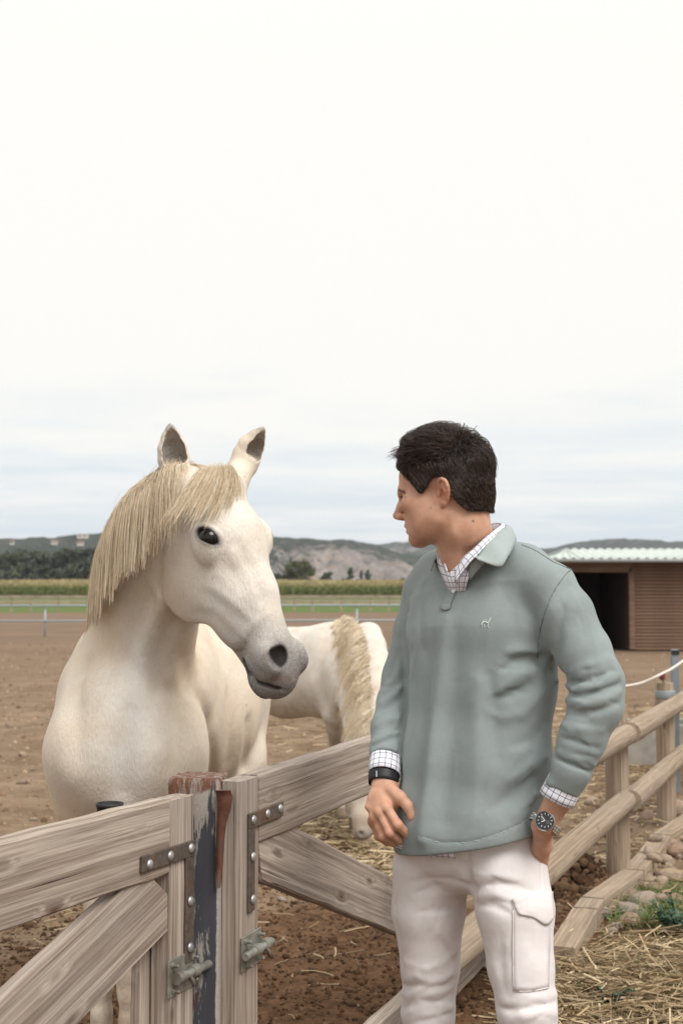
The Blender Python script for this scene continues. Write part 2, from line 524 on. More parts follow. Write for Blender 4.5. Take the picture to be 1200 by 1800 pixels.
# ------------------------------------------------------------------ helpers: materials
class NT:
    """terse node building"""
    def __init__(s, name):
        s.m = bpy.data.materials.new(name); s.m.use_nodes = True
        s.t = s.m.node_tree; s.t.nodes.clear()
        s.out = s.n('ShaderNodeOutputMaterial')
    def n(s, t, **k):
        q = s.t.nodes.new(t)
        for a, b in k.items(): setattr(q, a, b)
        return q
    def put(s, sock, v):
        if v is None: return
        if isinstance(v, bpy.types.NodeSocket): s.t.links.new(v, sock)
        elif hasattr(sock, 'default_value'):
            if sock.type == 'RGBA' and np.ndim(v) == 1 and len(v) == 3: v = (*v, 1)
            sock.default_value = v
    def co(s, which='Object', scale=None, rot=None, loc=None):
        c = s.n('ShaderNodeTexCoord').outputs[which]
        if scale is None and rot is None and loc is None: return c
        m = s.n('ShaderNodeMapping')
        s.put(m.inputs[0], c)
        if scale is not None: m.inputs['Scale'].default_value = scale if np.ndim(scale) else (scale,) * 3
        if rot is not None: m.inputs['Rotation'].default_value = rot
        if loc is not None: m.inputs['Location'].default_value = loc
        return m.outputs[0]
    def noise(s, vec, scale, detail=3, rough=0.55, dist=0.0, out=0):
        q = s.n('ShaderNodeTexNoise')
        s.put(q.inputs['Vector'], vec); q.inputs['Scale'].default_value = scale
        q.inputs['Detail'].default_value = detail; q.inputs['Roughness'].default_value = rough
        q.inputs['Distortion'].default_value = dist
        return q.outputs[out]
    def voro(s, vec, scale, feature='F1', out=0, rnd=1.0):
        q = s.n('ShaderNodeTexVoronoi', feature=feature)
        s.put(q.inputs['Vector'], vec); q.inputs['Scale'].default_value = scale
        q.inputs['Randomness'].default_value = rnd
        return q.outputs[out]
    def wave(s, vec, scale, dist=2.0, detail=2.0, dscale=1.0, kind='BANDS', direction='X', rough=0.5):
        q = s.n('ShaderNodeTexWave', wave_type=kind)
        if kind == 'BANDS': q.bands_direction = direction
        s.put(q.inputs['Vector'], vec)
        q.inputs['Scale'].default_value = scale; q.inputs['Distortion'].default_value = dist
        q.inputs['Detail'].default_value = detail; q.inputs['Detail Scale'].default_value = dscale
        q.inputs['Detail Roughness'].default_value = rough
        return q.outputs['Fac']
    def ramp(s, fac, stops, interp='LINEAR'):
        q = s.n('ShaderNodeValToRGB'); q.color_ramp.interpolation = interp
        el = q.color_ramp.elements
        while len(el) < len(stops): el.new(0.5)
        for e, (p, c) in zip(el, stops):
            e.position = p; e.color = (c, c, c, 1) if np.ndim(c) == 0 else (*c, 1)
        s.put(q.inputs[0], fac)
        return q.outputs[0]
    def mix(s, fac, a, b, mode='MIX'):
        q = s.n('ShaderNodeMix', data_type='RGBA', blend_type=mode)
        s.put(q.inputs[0], fac); s.put(q.inputs[6], a); s.put(q.inputs[7], b)
        return q.outputs[2]
    def math(s, op, a, b=0.0, clamp=False):
        q = s.n('ShaderNodeMath', operation=op, use_clamp=clamp)
        s.put(q.inputs[0], a); s.put(q.inputs[1], b)
        return q.outputs[0]
    def rng(s, v, a, b, c=0.0, d=1.0, smooth=False):
        q = s.n('ShaderNodeMapRange')
        if smooth: q.interpolation_type = 'SMOOTHSTEP'
        s.put(q.inputs[0], v)
        for i, w in enumerate((a, b, c, d)): q.inputs[i + 1].default_value = w
        return q.outputs[0]
    def attr(s, name, out='Fac'):
        return s.n('ShaderNodeAttribute', attribute_name=name).outputs[out]
    def rand(s):
        return s.n('ShaderNodeObjectInfo').outputs['Random']
    def bump(s, h, strength=0.3, dist=0.01, normal=None):
        q = s.n('ShaderNodeBump')
        q.inputs['Strength'].default_value = strength; q.inputs['Distance'].default_value = dist
        s.put(q.inputs['Height'], h); s.put(q.inputs['Normal'], normal)
        return q.outputs[0]
    def bsdf(s, col, rough=0.7, normal=None, metal=0.0, spec=0.3, sss=0.0, sss_r=(0.1, 0.04, 0.02), sheen=0.0, alpha=None, coat=0.0):
        q = s.n('ShaderNodeBsdfPrincipled')
        s.put(q.inputs['Base Color'], col); s.put(q.inputs['Roughness'], rough)
        s.put(q.inputs['Normal'], normal); s.put(q.inputs['Metallic'], metal)
        s.put(q.inputs['Specular IOR Level'], spec)
        if sss:
            s.put(q.inputs['Subsurface Weight'], sss); q.inputs['Subsurface Radius'].default_value = sss_r
            q.inputs['Subsurface Scale'].default_value = 0.05
        if sheen:
            q.inputs['Sheen Weight'].default_value = sheen; q.inputs['Sheen Roughness'].default_value = 0.4
        if coat: q.inputs['Coat Weight'].default_value = coat
        s.put(q.inputs['Alpha'], alpha)
        s.t.links.new(q.outputs[0], s.out.inputs[0])
        return s.m
    def disp(s, h, scale):
        q = s.n('ShaderNodeDisplacement'); q.inputs['Scale'].default_value = scale; q.inputs['Midlevel'].default_value = 0.5
        s.put(q.inputs['Height'], h); s.t.links.new(q.outputs[0], s.out.inputs[2])
def flat(name, col, rough=0.6, metal=0.0, spec=0.3, var=0.0, vscale=20.0, bump=0.0):
    t = NT(name)
    c = col; nrm = None
    if var:
        nz = t.noise(t.co(), vscale, 4)
        c = t.mix(t.rng(nz, 0.3, 0.7), [q * (1 - var) for q in col], [min(1, q * (1 + var)) for q in col])
        if bump: nrm = t.bump(nz, bump, 0.003)
    return t.bsdf(c, rough, nrm, metal, spec)

# ------------------------------------------------------------------ helpers: hair
def drape(F, roots, dirs, lens, nseg, grav=0.3, lift=0.004, gdir=(0, 0, -1), jit=0.0, hug=0.0):
    """hair paths that fall from their roots and stay outside the body"""
    p = np.array(roots, float); d = np.array(dirs, float); n = len(p)
    d /= np.linalg.norm(d, axis=1, keepdims=True)
    step = (np.asarray(lens) / nseg)[:, None]
    out = [p.copy()]
    g = np.asarray(gdir, float)
    lift = np.broadcast_to(np.asarray(lift, float), (n,))
    for i in range(nseg):
        d = d * (1 - grav) + g * grav + RNG.normal(0, jit, (n, 3))
        d /= np.linalg.norm(d, axis=1, keepdims=True)
        q = p + d * step
        for _ in range(2):
            v = F.sample(q)
            gr = np.stack([F.sample(q + e) - F.sample(q - e) for e in np.eye(3) * 0.008], 1)
            gr /= np.linalg.norm(gr, axis=1, keepdims=True) + 1e-9
            push = np.clip(lift * min(1.0, 0.35 + i / 3.0) - v, 0, 0.03)
            q = q + gr * push[:, None]
        if hug:
            over = np.clip(F.sample(q) - lift, 0, 0.05)
            q = q - gr * (over * hug)[:, None]
        d = q - p; d /= np.linalg.norm(d, axis=1, keepdims=True) + 1e-9
        p = q
        out.append(p.copy())
    return np.stack(out, 1)
def clump(C, ng, amt, rng):
    """pull strands together towards their ends, as locks"""
    n = len(C)
    gi = rng.choice(n, ng, replace=False)
    d = np.linalg.norm(C[:, None, 0] - C[None, gi, 0], axis=2) + rng.random((n, ng)) * 0.006
    own = gi[np.argmin(d, 1)]
    w = (np.linspace(0, 1, C.shape[1]) ** 1.3)[None, :, None] * amt * rng.uniform(0.5, 1, (n, 1, 1))
    off = rng.normal(0, 0.0022, (n, 1, 3))
    return C * (1 - w) + (C[own] + off) * w

def sstep(a, b, x):
    t = np.clip((x - a) / (b - a), 0, 1)
    return t * t * (3 - 2 * t)
def hair_material(name, c0, c1, c2, rough=0.5, spec=0.35):
    t = NT(name)
    tint = t.attr('tint')
    col = t.ramp(tint, [(0.0, c0), (0.45, c1), (1.0, c2)])
    col = t.mix(t.rng(t.attr('along'), 0, 0.35, 0.35, 0), col, [q * 0.55 for q in c1])
    return t.bsdf(col, rough, None, 0, spec)
def rebase(o, base):
    """move an object's origin to its base on the ground"""
    o.data.transform(Matrix.Translation(-Vector(base)))
    o.location = base


# ------------------------------------------------------------------ noise for shaping the ground
_perm = np.random.default_rng(11).random((256, 256))
def vnoise(x, y):
    xi, yi = np.floor(x).astype(int), np.floor(y).astype(int)
    fx, fy = x - xi, y - yi
    fx = fx * fx * (3 - 2 * fx); fy = fy * fy * (3 - 2 * fy)
    g = lambda i, j: _perm[i % 256, j % 256]
    return (g(xi, yi) * (1 - fx) + g(xi + 1, yi) * fx) * (1 - fy) + (g(xi, yi + 1) * (1 - fx) + g(xi + 1, yi + 1) * fx) * fy
def fbm(x, y, f, octv=4, rough=0.5):
    out, amp, tot = 0, 1.0, 0
    for i in range(octv):
        out = out + amp * (vnoise(x * f + 17 * i, y * f + 31 * i) - 0.5); tot += amp
        amp *= rough; f *= 2.03
    return out / tot
def fence_y(x):
    """depth of the round-rail fence line at x"""
    return 7.06 + (x - 1.355) * (8.70 - 7.06) / (1.966 - 1.355)
def ground_h(x, y):
    """height of the paddock ground"""
    near = sstep(26, 9, y)
    h = 0.10 * fbm(x, y, 0.35, 3) * near + 0.045 * fbm(x, y, 2.2, 4) * near
    soil = sstep(0.55, 0.95, soil_mask(x, y))
    h = h + (0.055 * fbm(x, y, 9, 4, 0.62) + 0.02) * soil
    rut = sstep(24, 9, y) * 0.02 * np.abs(fbm(x, y, 5, 3)) * -1
    return h + rut - 0.0
def soil_mask(x, y):
    """dark trampled soil along the gates"""
    d = np.abs((x - 0.05) * 0.944 - (y - 3.9) * 0.33)
    m = sstep(2.6, 1.0, d) * sstep(7.2, 5.8, y + 0.6 * fbm(x, y, 0.9, 3))
    return np.clip(m + 0.35 * fbm(x, y, 1.3, 3), 0, 1)

def ground_material():
    t = NT('paddock_ground')
    co = t.co()
    sep = t.n('ShaderNodeSeparateXYZ'); t.put(sep.inputs[0], co)
    y = sep.outputs['Y']
    n1 = t.noise(co, 0.35, 5, 0.6); n2 = t.noise(co, 2.4, 5, 0.65); n3 = t.noise(co, 14, 4, 0.65); n4 = t.noise(co, 70, 3, 0.6)
    sand = t.mix(t.rng(n1, 0.35, 0.65), (0.185, 0.130, 0.085), (0.275, 0.200, 0.138))
    sand = t.mix(t.rng(n2, 0.42, 0.66, 0, 0.85), sand, (0.120, 0.074, 0.044))
    sand = t.mix(t.rng(n3, 0.52, 0.70, 0, 0.7), sand, (0.27, 0.195, 0.133))
    sand = t.mix(t.rng(n4, 0.35, 0.5, 0.35, 0), sand, (0.13, 0.08, 0.05))
    dark = t.mix(t.rng(n3, 0.35, 0.7), (0.070, 0.038, 0.021), (0.165, 0.092, 0.052))
    dark = t.mix(t.rng(n4, 0.5, 0.75, 0, 0.55), dark, (0.19, 0.115, 0.068))
    col = t.mix(t.rng(t.attr('soil'), 0.40, 0.75, smooth=True), sand, dark)
    far = t.mix(t.rng(n1, 0.3, 0.7), (0.190, 0.132, 0.092), (0.145, 0.100, 0.068))
    band = t.noise(t.co(scale=(0.05, 1, 1)), 0.35, 4, 0.6)
    far = t.mix(t.rng(band, 0.45, 0.65, 0, 0.6), far, (0.215, 0.150, 0.102))
    col = t.mix(t.rng(y, 16, 36), col, far)
    # the meadow beyond the paddock rails, and the tilled land behind it
    edge = t.math('ADD', y, t.rng(n1, 0, 1, -5, 5))
    meadow = t.mix(n2, (0.075, 0.115, 0.030), (0.12, 0.155, 0.05))
    col = t.mix(t.rng(edge, 84, 90), col, meadow)
    col = t.mix(t.rng(edge, 128, 136), col, (0.15, 0.16, 0.075))
    hb = t.bump(n4, 0.5, 0.012)
    hb = t.bump(n3, 0.5, 0.03, hb)
    return t.bsdf(col, 0.95, hb, 0, 0.08)
def build_ground():
    xs = axis_steps(-2200, (-300, 190), (-60, 20), (-14, 2.0), (-5, 0.25), (-2.2, 0.06), (2.6, 0.03), (6, 0.12), (16, 0.8), (60, 4), (300, 20), (2200, 190))
    ys = axis_steps(-60, (-4, 8), (1.5, 0.5), (3.4, 0.05), (8.5, 0.03), (13, 0.06), (30, 0.35), (140, 4), (400, 20), (3200, 200))
    X, Y = np.meshgrid(xs.astype(float), ys.astype(float), indexing='ij')
    Z = ground_h(X, Y)
    nx, ny = X.shape
    vv = np.stack([X, Y, Z], -1).reshape(-1, 3)
    idx = np.arange(nx * ny).reshape(nx, ny)
    f = np.stack([idx[:-1, :-1], idx[1:, :-1], idx[1:, 1:], idx[:-1, 1:]], -1).reshape(-1, 4)
    me = fast_mesh('ground', vv, f)
    vcol(me, 'soil', soil_mask(X, Y).ravel())
    o = link('ground', me, ground_material(), None, True)
    tag(o, kind='structure')
build_ground()

# ------------------------------------------------------------------ hills
def hill_material():
    t = NT('hill_scrub')
    co = t.co()
    n1 = t.noise(co, 0.030, 6, 0.65); n2 = t.noise(co, 0.20, 4, 0.7); n3 = t.noise(co, 0.075, 5, 0.65)
    gul = t.noise(t.co(scale=(1, 0.35, 0.18)), 0.075, 6, 0.7)
    bare = t.mix(t.rng(gul, 0.36, 0.64), (0.120, 0.102, 0.095), (0.300, 0.262, 0.238))
    bare = t.mix(t.rng(n3, 0.56, 0.66, 0, 0.8), bare, (0.33, 0.225, 0.15))
    scrub = t.mix(t.rng(n2, 0.35, 0.65), (0.013, 0.019, 0.015), (0.066, 0.073, 0.050))
    scrub = t.mix(t.rng(n3, 0.60, 0.68, 0, 0.7), scrub, (0.26, 0.20, 0.145))
    f = t.math('ADD', t.attr('bare'), t.rng(n1, 0.2, 0.8, -0.45, 0.45))
    f = t.math('ADD', f, t.rng(n2, 0.2, 0.8, -0.45, 0.45))
    col = t.mix(t.rng(f, 0.44, 0.60), scrub, bare)
    return t.bsdf(col, 0.95, t.bump(n2, 0.9, 4.0), 0, 0.05)
def build_hill(name, Y0, depth, sky, x0, x1, bare_fn, seed):
    """a long hill whose crest follows skyline heights given at bearings (photo x -> y)"""
    sx = np.array([q[0] for q in sky], float); sy = np.array([q[1] for q in sky], float)
    nx, ny = 420, 60
    px = np.linspace(x0, x1, nx)
    v = np.linspace(0, 1, ny)
    X = (px[:, None] - 600) / FPX * (Y0 + depth * 0.55) * np.ones((1, ny))
    Yv = Y0 + depth * v[None, :] * np.ones((nx, 1))
    crest = 1.44 + (1035 - np.interp(px, sx, sy)) / FPX * (Y0 + depth * 0.55)
    prof = np.where(v < 0.55, sstep(0, 0.55, v) ** 0.8, 1 - 0.5 * sstep(0.55, 1.0, v))
    Z = crest[:, None] * prof[None, :]
    Z = Z + 0.16 * crest[:, None] * fbm(X + seed * 91, Yv, 0.012, 5, 0.55) * sstep(0, 0.25, v)[None, :] * 1.2
    gull = np.abs(fbm(X + seed * 37, Yv * 0.15, 0.045, 5, 0.65))
    Z = Z - crest[:, None] * 0.95 * gull * (np.exp(-((v - 0.22) / 0.2) ** 2))[None, :]
    Z = Z + 1.6 * fbm(X, Yv, 0.12, 3, 0.7) * sstep(0.3, 0.55, v)[None, :]
    Z = np.maximum(Z, -0.5)
    vv = np.stack([X, Yv, Z], -1).reshape(-1, 3)
    idx = np.arange(nx * ny).reshape(nx, ny)
    f = np.stack([idx[:-1, :-1], idx[1:, :-1], idx[1:, 1:], idx[:-1, 1:]], -1).reshape(-1, 4)
    me = fast_mesh(name, vv, f)
    B = bare_fn(px[:, None] * np.ones((1, ny)), v[None, :] * np.ones((nx, 1)))
    vcol(me, 'bare', B.ravel())
    tag(link(name, me, M_HILL, None, True), kind='structure')
M_HILL = hill_material()
build_hill('hills', 760, 620, [(-500, 958), (-120, 950), (0, 946), (60, 944), (110, 942), (180, 936), (260, 934), (360, 938), (470, 944), (560, 947), (620, 950), (655, 958), (700, 975), (780, 985), (1000, 990), (1700, 990)], -500, 1300,
           lambda p, v: np.exp(-((p - 590) / 110.0) ** 2) * sstep(0.50, 0.28, v) * 0.74 + 0.55 * np.exp(-((p - 700) / 60.0) ** 2) * sstep(0.5, 0.3, v) + 0.12 * sstep(0.3, 0.2, v), 1)
build_hill('hills', 1500, 800, [(-600, 965), (0, 960), (400, 962), (600, 962), (660, 958), (700, 952), (760, 954), (900, 963), (960, 965), (1010, 958), (1050, 949), (1085, 947), (1130, 950), (1200, 953), (1350, 950), (1800, 960)], -300, 1700,
           lambda p, v: 0.08 + 0.35 * np.exp(-((p - 700) / 60.0) ** 2), 2)
# pale farm buildings high on the scrub slope
M_LIME = flat('limewash', (0.58, 0.53, 0.47), 0.9, var=0.08, vscale=0.4)
M_TILE = flat('clay_tiles', (0.42, 0.22, 0.13), 0.9, var=0.2, vscale=1.2)
def far_house(px, py, Y, w, h, d, label):
    c = P(px, py, Y)
    o = empty('farmhouse', (c[0], c[1], c[2] - h - 1))
    m = MB(); m.box((c[0], c[1], c[2] - h / 2 - 0.5), (w, d, h + 1)); m.build('wall', M_LIME, o)
    m = MB()
    z = c[2]
    m.add([(c[0] - w / 2 - .4, c[1] - d / 2 - .4, z), (c[0] + w / 2 + .4, c[1] - d / 2 - .4, z), (c[0] + w / 2 + .4, c[1] + d / 2 + .4, z), (c[0] - w / 2 - .4, c[1] + d / 2 + .4, z),
           (c[0] - w / 2, c[1], z + h * 0.35), (c[0] + w / 2, c[1], z + h * 0.35)], [(0, 1, 5, 4), (2, 3, 4, 5), (0, 4, 3), (1, 2, 5), (3, 2, 1, 0)])
    m.build('roof', M_TILE, o)
    for k in range(max(2, int(w / 4))):
        m = MB(); m.box((c[0] - w / 2 + (k + 0.5) * w / max(2, int(w / 4)), c[1] - d / 2 - 0.03, z - h * 0.45), (1.0, 0.1, 1.3)); m.build('window', M_DARKWIN, o)
    tag(o, label, 'house', 'farm buildings on the hill')
M_DARKWIN = flat('dark_window', (0.05, 0.05, 0.055), 0.3)
far_house(146, 940, 985, 7, 1.6, 5, 'long pale farmhouse on the hilltop, nearest the horse')
far_house(22, 951, 960, 2.4, 1.6, 3, 'tiny white hut on the scrub hill at the far edge of the photo')
far_house(96, 951, 950, 4, 1.4, 3, 'low orange walled shed on the hillside below the farmhouse')
far_house(142, 953, 950, 4, 1.4, 3, 'small terracotta walled building just below the long pale farmhouse')

# ------------------------------------------------------------------ maize field
def maize_material():
    t = NT('maize')
    tint = t.attr('tint'); h = t.attr('along')
    g = t.ramp(tint, [(0, (0.075, 0.100, 0.030)), (0.5, (0.155, 0.180, 0.055)), (1, (0.27, 0.265, 0.095))])
    top = t.mix(tint, (0.34, 0.275, 0.135), (0.43, 0.365, 0.20))
    col = t.mix(t.rng(h, 0.66, 0.92), g, top)
    col = t.mix(t.rng(h, 0.0, 0.3, 0.6, 0), col, (0.16, 0.125, 0.055))
    return t.bsdf(col, 0.8, None, 0, 0.15)
def build_maize():
    rng = np.random.default_rng(2)
    rows = 16
    X, Yr = [], []
    for r in range(rows):
        n = 760
        X.append(np.linspace(-108, 108, n) + rng.normal(0, 0.05, n)); Yr.append(np.full(n, 203 + r * 0.85) + rng.normal(0, 0.06, n))
    X = np.concatenate(X); Yr = np.concatenate(Yr); n = len(X)
    hgt = 2.62 + 0.16 * fbm(X, Yr, 0.12, 3) * 2 + rng.normal(0, 0.07, n)
    vs, fs, al, ti = [], [], [], []
    tint = np.clip(rng.normal(0.5, 0.22, n), 0, 1)
    base = 0
    def quad(p0, p1, p2, p3, a0, a1):
        nonlocal base
        k = len(p0)
        vs.append(np.stack([p0, p1, p2, p3], 1).reshape(-1, 3))
        fs.append(base + np.arange(k)[:, None] * 4 + np.arange(4)[None, :]); base += 4 * k
        al.append(np.stack([a0, a0, a1, a1], 1).ravel()); ti.append(np.repeat(np.clip(tint + rng.normal(0, 0.1, k), 0, 1), 4))
    b = np.stack([X, Yr, np.zeros(n)], 1)
    for leaf in range(8):
        z0 = hgt * (0.12 + 0.09 * leaf + rng.uniform(-0.03, 0.03, n)); ang = rng.uniform(0, 2 * math.pi, n)
        L = rng.uniform(0.35, 0.65, n); d = np.stack([np.cos(ang), np.sin(ang), np.zeros(n)], 1); w = np.stack([-np.sin(ang), np.cos(ang), np.zeros(n)], 1) * 0.055
        p = b + np.stack([0 * z0, 0 * z0, z0], 1)
        q = p + d * L[:, None] * 0.55 + np.stack([0 * L, 0 * L, L * 0.45], 1)
        r2 = p + d * L[:, None] + np.stack([0 * L, 0 * L, L * rng.uniform(-0.25, 0.25, n)], 1)
        quad(p - w, p + w, q + w, q - w, z0 / 2.4, z0 / 2.4 + 0.05)
        quad(q - w, q + w, r2 + w * 0.3, r2 - w * 0.3, z0 / 2.4 + 0.05, z0 / 2.4)
    for k in range(3):
        ang = rng.uniform(0, 2 * math.pi, n); w = np.stack([np.cos(ang), np.sin(ang), np.zeros(n)], 1)
        p = b + np.stack([0 * X, 0 * X, hgt * 0.80], 1); q = b + w * 0.16 + np.stack([0 * X, 0 * X, hgt * 1.02], 1)
        ww = np.stack([-w[:, 1], w[:, 0], 0 * X], 1) * 0.03
        quad(p - ww, p + ww, q + ww, q - ww, np.full(n, 0.85), np.full(n, 1.0))
    me = fast_mesh('maize_field', np.vstack(vs), np.vstack(fs))
    vcol(me, 'along', np.concatenate(al)); vcol(me, 'tint', np.concatenate(ti))
    tag(link('maize_field', me, maize_material()), 'tall ripening maize crop in a band below the hills', 'crop', kind='stuff')
build_maize()

# ------------------------------------------------------------------ trees
def leaf_material(name, c0, c1):
    t = NT(name)
    col = t.mix(t.attr('tint'), c0, c1)
    return t.bsdf(col, 0.75, None, 0, 0.2)
M_BARK = flat('bark', (0.10, 0.075, 0.055), 0.9, var=0.3, vscale=3)
def tree(px, pt, Y, wpx, label, mat, shape='round', seed=0, group=None, dens=1.0, name='tree', basepy=None):
    rng = np.random.default_rng(seed)
    c = P(px, 1035, Y); H = 1.44 + (1035 - pt) / FPX * Y; W = wpx / FPX * Y / 2
    o = empty(name, (c[0], Y, 0))
    m = MB()
    m.tube([(c[0], Y, -0.2), (c[0] + 0.02 * H, Y, H * 0.25), (c[0] - 0.01 * H, Y, H * 0.55), (c[0], Y, H * 0.85)], [0.035 * H, 0.026 * H, 0.018 * H, 0.004 * H], 7)
    for k in range(6):
        a = rng.uniform(0, 6.28); z = H * rng.uniform(0.2, 0.5)
        m.tube([(c[0], Y, z), (c[0] + math.cos(a) * W * 0.35, Y + math.sin(a) * W * 0.35, z + H * 0.15), (c[0] + math.cos(a) * W * 0.7, Y + math.sin(a) * W * 0.7, z + H * 0.28)], [0.012 * H, 0.008 * H, 0.003 * H], 5)
    m.build('trunk', M_BARK, o, True)
    ncl = int((34 if shape == 'round' else 30) * dens)
    cl = []
    for k in range(ncl):
        u = rng.random() ** 0.8
        if shape == 'round':
            th = rng.uniform(0, 6.28); rr = math.sqrt(rng.random()) * 0.85
            z = H * (0.16 + 0.80 * u); wf = math.sqrt(max(0.05, 1 - (max(0, (z / H - 0.42)) / 0.60) ** 2)) * (0.72 + 0.28 * min(1, z / H / 0.35))
        else:
            th = rng.uniform(0, 6.28); rr = math.sqrt(rng.random()) * 0.75
            z = H * (0.08 + 0.9 * u); wf = max(0.15, math.sin(math.pi * min(1, 0.15 + 0.85 * z / H)) ** 0.5)
        cl.append((c[0] + rr * W * wf * math.cos(th), Y + rr * W * wf * math.sin(th), z, W * rng.uniform(0.20, 0.36), rng.random()))
    vs, ti = [], []
    per = int(120 * dens)
    for x, y, z, r, tn in cl:
        d = rng.normal(0, 1, (per, 3)); d /= np.linalg.norm(d, axis=1, keepdims=True)
        p = np.array([x, y, z]) + d * r * (rng.random((per, 1)) ** 0.4) * V(1, 1, 0.85)
        p[:, 2] = np.clip(p[:, 2], 0.06 * H, H * 1.01)
        sz = 0.030 * H * rng.uniform(0.6, 1.5, (per, 1))
        n1 = rng.normal(0, 1, (per, 3)); n1 /= np.linalg.norm(n1, axis=1, keepdims=True)
        n2 = np.cross(n1, rng.normal(0, 1, (per, 3))); n2 /= np.linalg.norm(n2, axis=1, keepdims=True)
        vs.append(np.stack([p - n1 * sz, p + n2 * sz * 0.6, p + n1 * sz, p - n2 * sz * 0.6], 1).reshape(-1, 3))
        ti.append(np.repeat(np.clip(tn * 0.6 + 0.5 * rng.random(per) - 0.05, 0, 1), 4))
    vv = np.vstack(vs)
    me = fast_mesh('crown', vv, np.arange(len(vv)).reshape(-1, 4))
    vcol(me, 'tint', np.concatenate(ti))
    link('crown', me, mat, o)
    tag(o, label, 'tree', group)
    return o
M_LEAF1 = leaf_material('foliage_grey_green', (0.035, 0.046, 0.030), (0.120, 0.132, 0.085))
M_LEAF2 = leaf_material('foliage_olive', (0.040, 0.048, 0.020), (0.135, 0.135, 0.062))
M_LEAF3 = leaf_material('foliage_poplar', (0.034, 0.052, 0.032), (0.10, 0.125, 0.075))
wood = [(-22, 968, 70, 300), (14, 972, 58, 292), (44, 966, 56, 306), (74, 970, 52, 296), (100, 966, 54, 300), (124, 962, 56, 290), (152, 966, 56, 302), (182, 964, 60, 296), (214, 968, 60, 300)]
wl = ['grey green tree at the outer end of the wood, cut by the photo edge', 'bushy tree in the far wood, second from the photo edge', 'taller grey tree in the far wood, third from the photo edge', 'low round tree in the far wood, fourth from the photo edge',
      'full crowned tree in the middle of the far wood', 'tallest tree of the far wood, sixth from the photo edge', 'broad tree of the far wood just clear of the mane', 'wood tree half hidden by the mane of the near horse', 'wood tree hidden behind the neck of the near horse']
for i, (px, pt, w, Y) in enumerate(wood[:8]):
    tree(px, pt, Y, w, wl[i], M_LEAF1, 'round', 20 + i, 'trees of the far wood')
tree(530, 988, 262, 76, 'large round olive green tree beyond the maize, beside the muzzle', M_LEAF2, 'round', 41, None, 1.2)
tree(576, 1006, 270, 32, 'small round dark tree next to the large round one', M_LEAF1, 'round', 42)
tree(616, 997, 300, 15, 'slim poplar, the one nearest the round trees', M_LEAF3, 'poplar', 43, 'poplars beyond the maize', 0.8)
tree(635, 1001, 296, 9, 'narrow poplar in the middle of the three', M_LEAF3, 'poplar', 44, 'poplars beyond the maize', 0.8)
tree(647, 1000, 298, 16, 'slim poplar, the one nearest the man', M_LEAF3, 'poplar', 45, 'poplars beyond the maize', 0.8)
tree(489, 1008, 280, 34, 'low tree just showing past the nose of the near horse', M_LEAF1, 'round', 46)
for i, (px, pt, w, lb) in enumerate([(604, 1016, 14, 'dark bush on the maize edge between round trees and poplars'), (629, 1018, 14, 'dark bush at the foot of the narrow poplar'), (679, 1017, 26, 'low bush right of the poplars'), (706, 1015, 24, 'low bush touching the outline of the man')]):
    b = tree(px, pt, 250 + 4 * i, w, lb, M_LEAF3, 'round', 50 + i, 'bushes behind the maize', 0.5, 'bush')
    b['category'] = 'bush'

# ------------------------------------------------------------------ far fences
M_PIPE = NT('galvanised_pipe').bsdf((0.30, 0.34, 0.36), 0.5, None, 0.55, 0.5)
M_FARWOOD = flat('far_rail_wood', (0.30, 0.235, 0.17), 0.85, var=0.2, vscale=2)
def pipe_fence():
    o = empty('pipe_fence', (0, 43, 0))
    y0 = 43.0
    xs = [P(80 + k * 547.0, 1064, y0)[0] for k in range(-2, 5)]
    for x in xs:
        m = MB(); m.tube([(x, y0, -0.3), (x, y0, 0.95)], 0.032, 8); m.build('post', M_PIPE, o, True)
    for z in (0.945, 0.49):
        m = MB(); m.tube([(xs[0] - 3, y0 - 0.06, z), (xs[2], y0 - 0.06, z - 0.015), (xs[3], y0 - 0.06, z), (xs[-1] + 3, y0 - 0.06, z - 0.03)], 0.029, 8); m.build('rail', M_PIPE, o, True)
    tag(o, 'galvanised two-rail pipe fence across the back of the paddock', 'fence')
pipe_fence()
def wood_fence():
    o = empty('wooden_fence', (0, 90, 0))
    y0 = 90.0
    for k in range(-13, 14):
        x = k * 1.62 + 0.25 * math.sin(k * 2.3)
        m = MB(); m.box((x, y0, 0.48), (0.13, 0.13, 1.1)); m.build('post', M_FARWOOD, o)
    for z in (0.95, 0.58):
        m = MB(); m.beam((-22, y0 - 0.1, z), (22, y0 - 0.1, z + 0.02), 0.05, 0.14); m.build('rail', M_FARWOOD, o)
    tag(o, 'weathered wooden post and rail fence along the meadow', 'fence')
wood_fence()

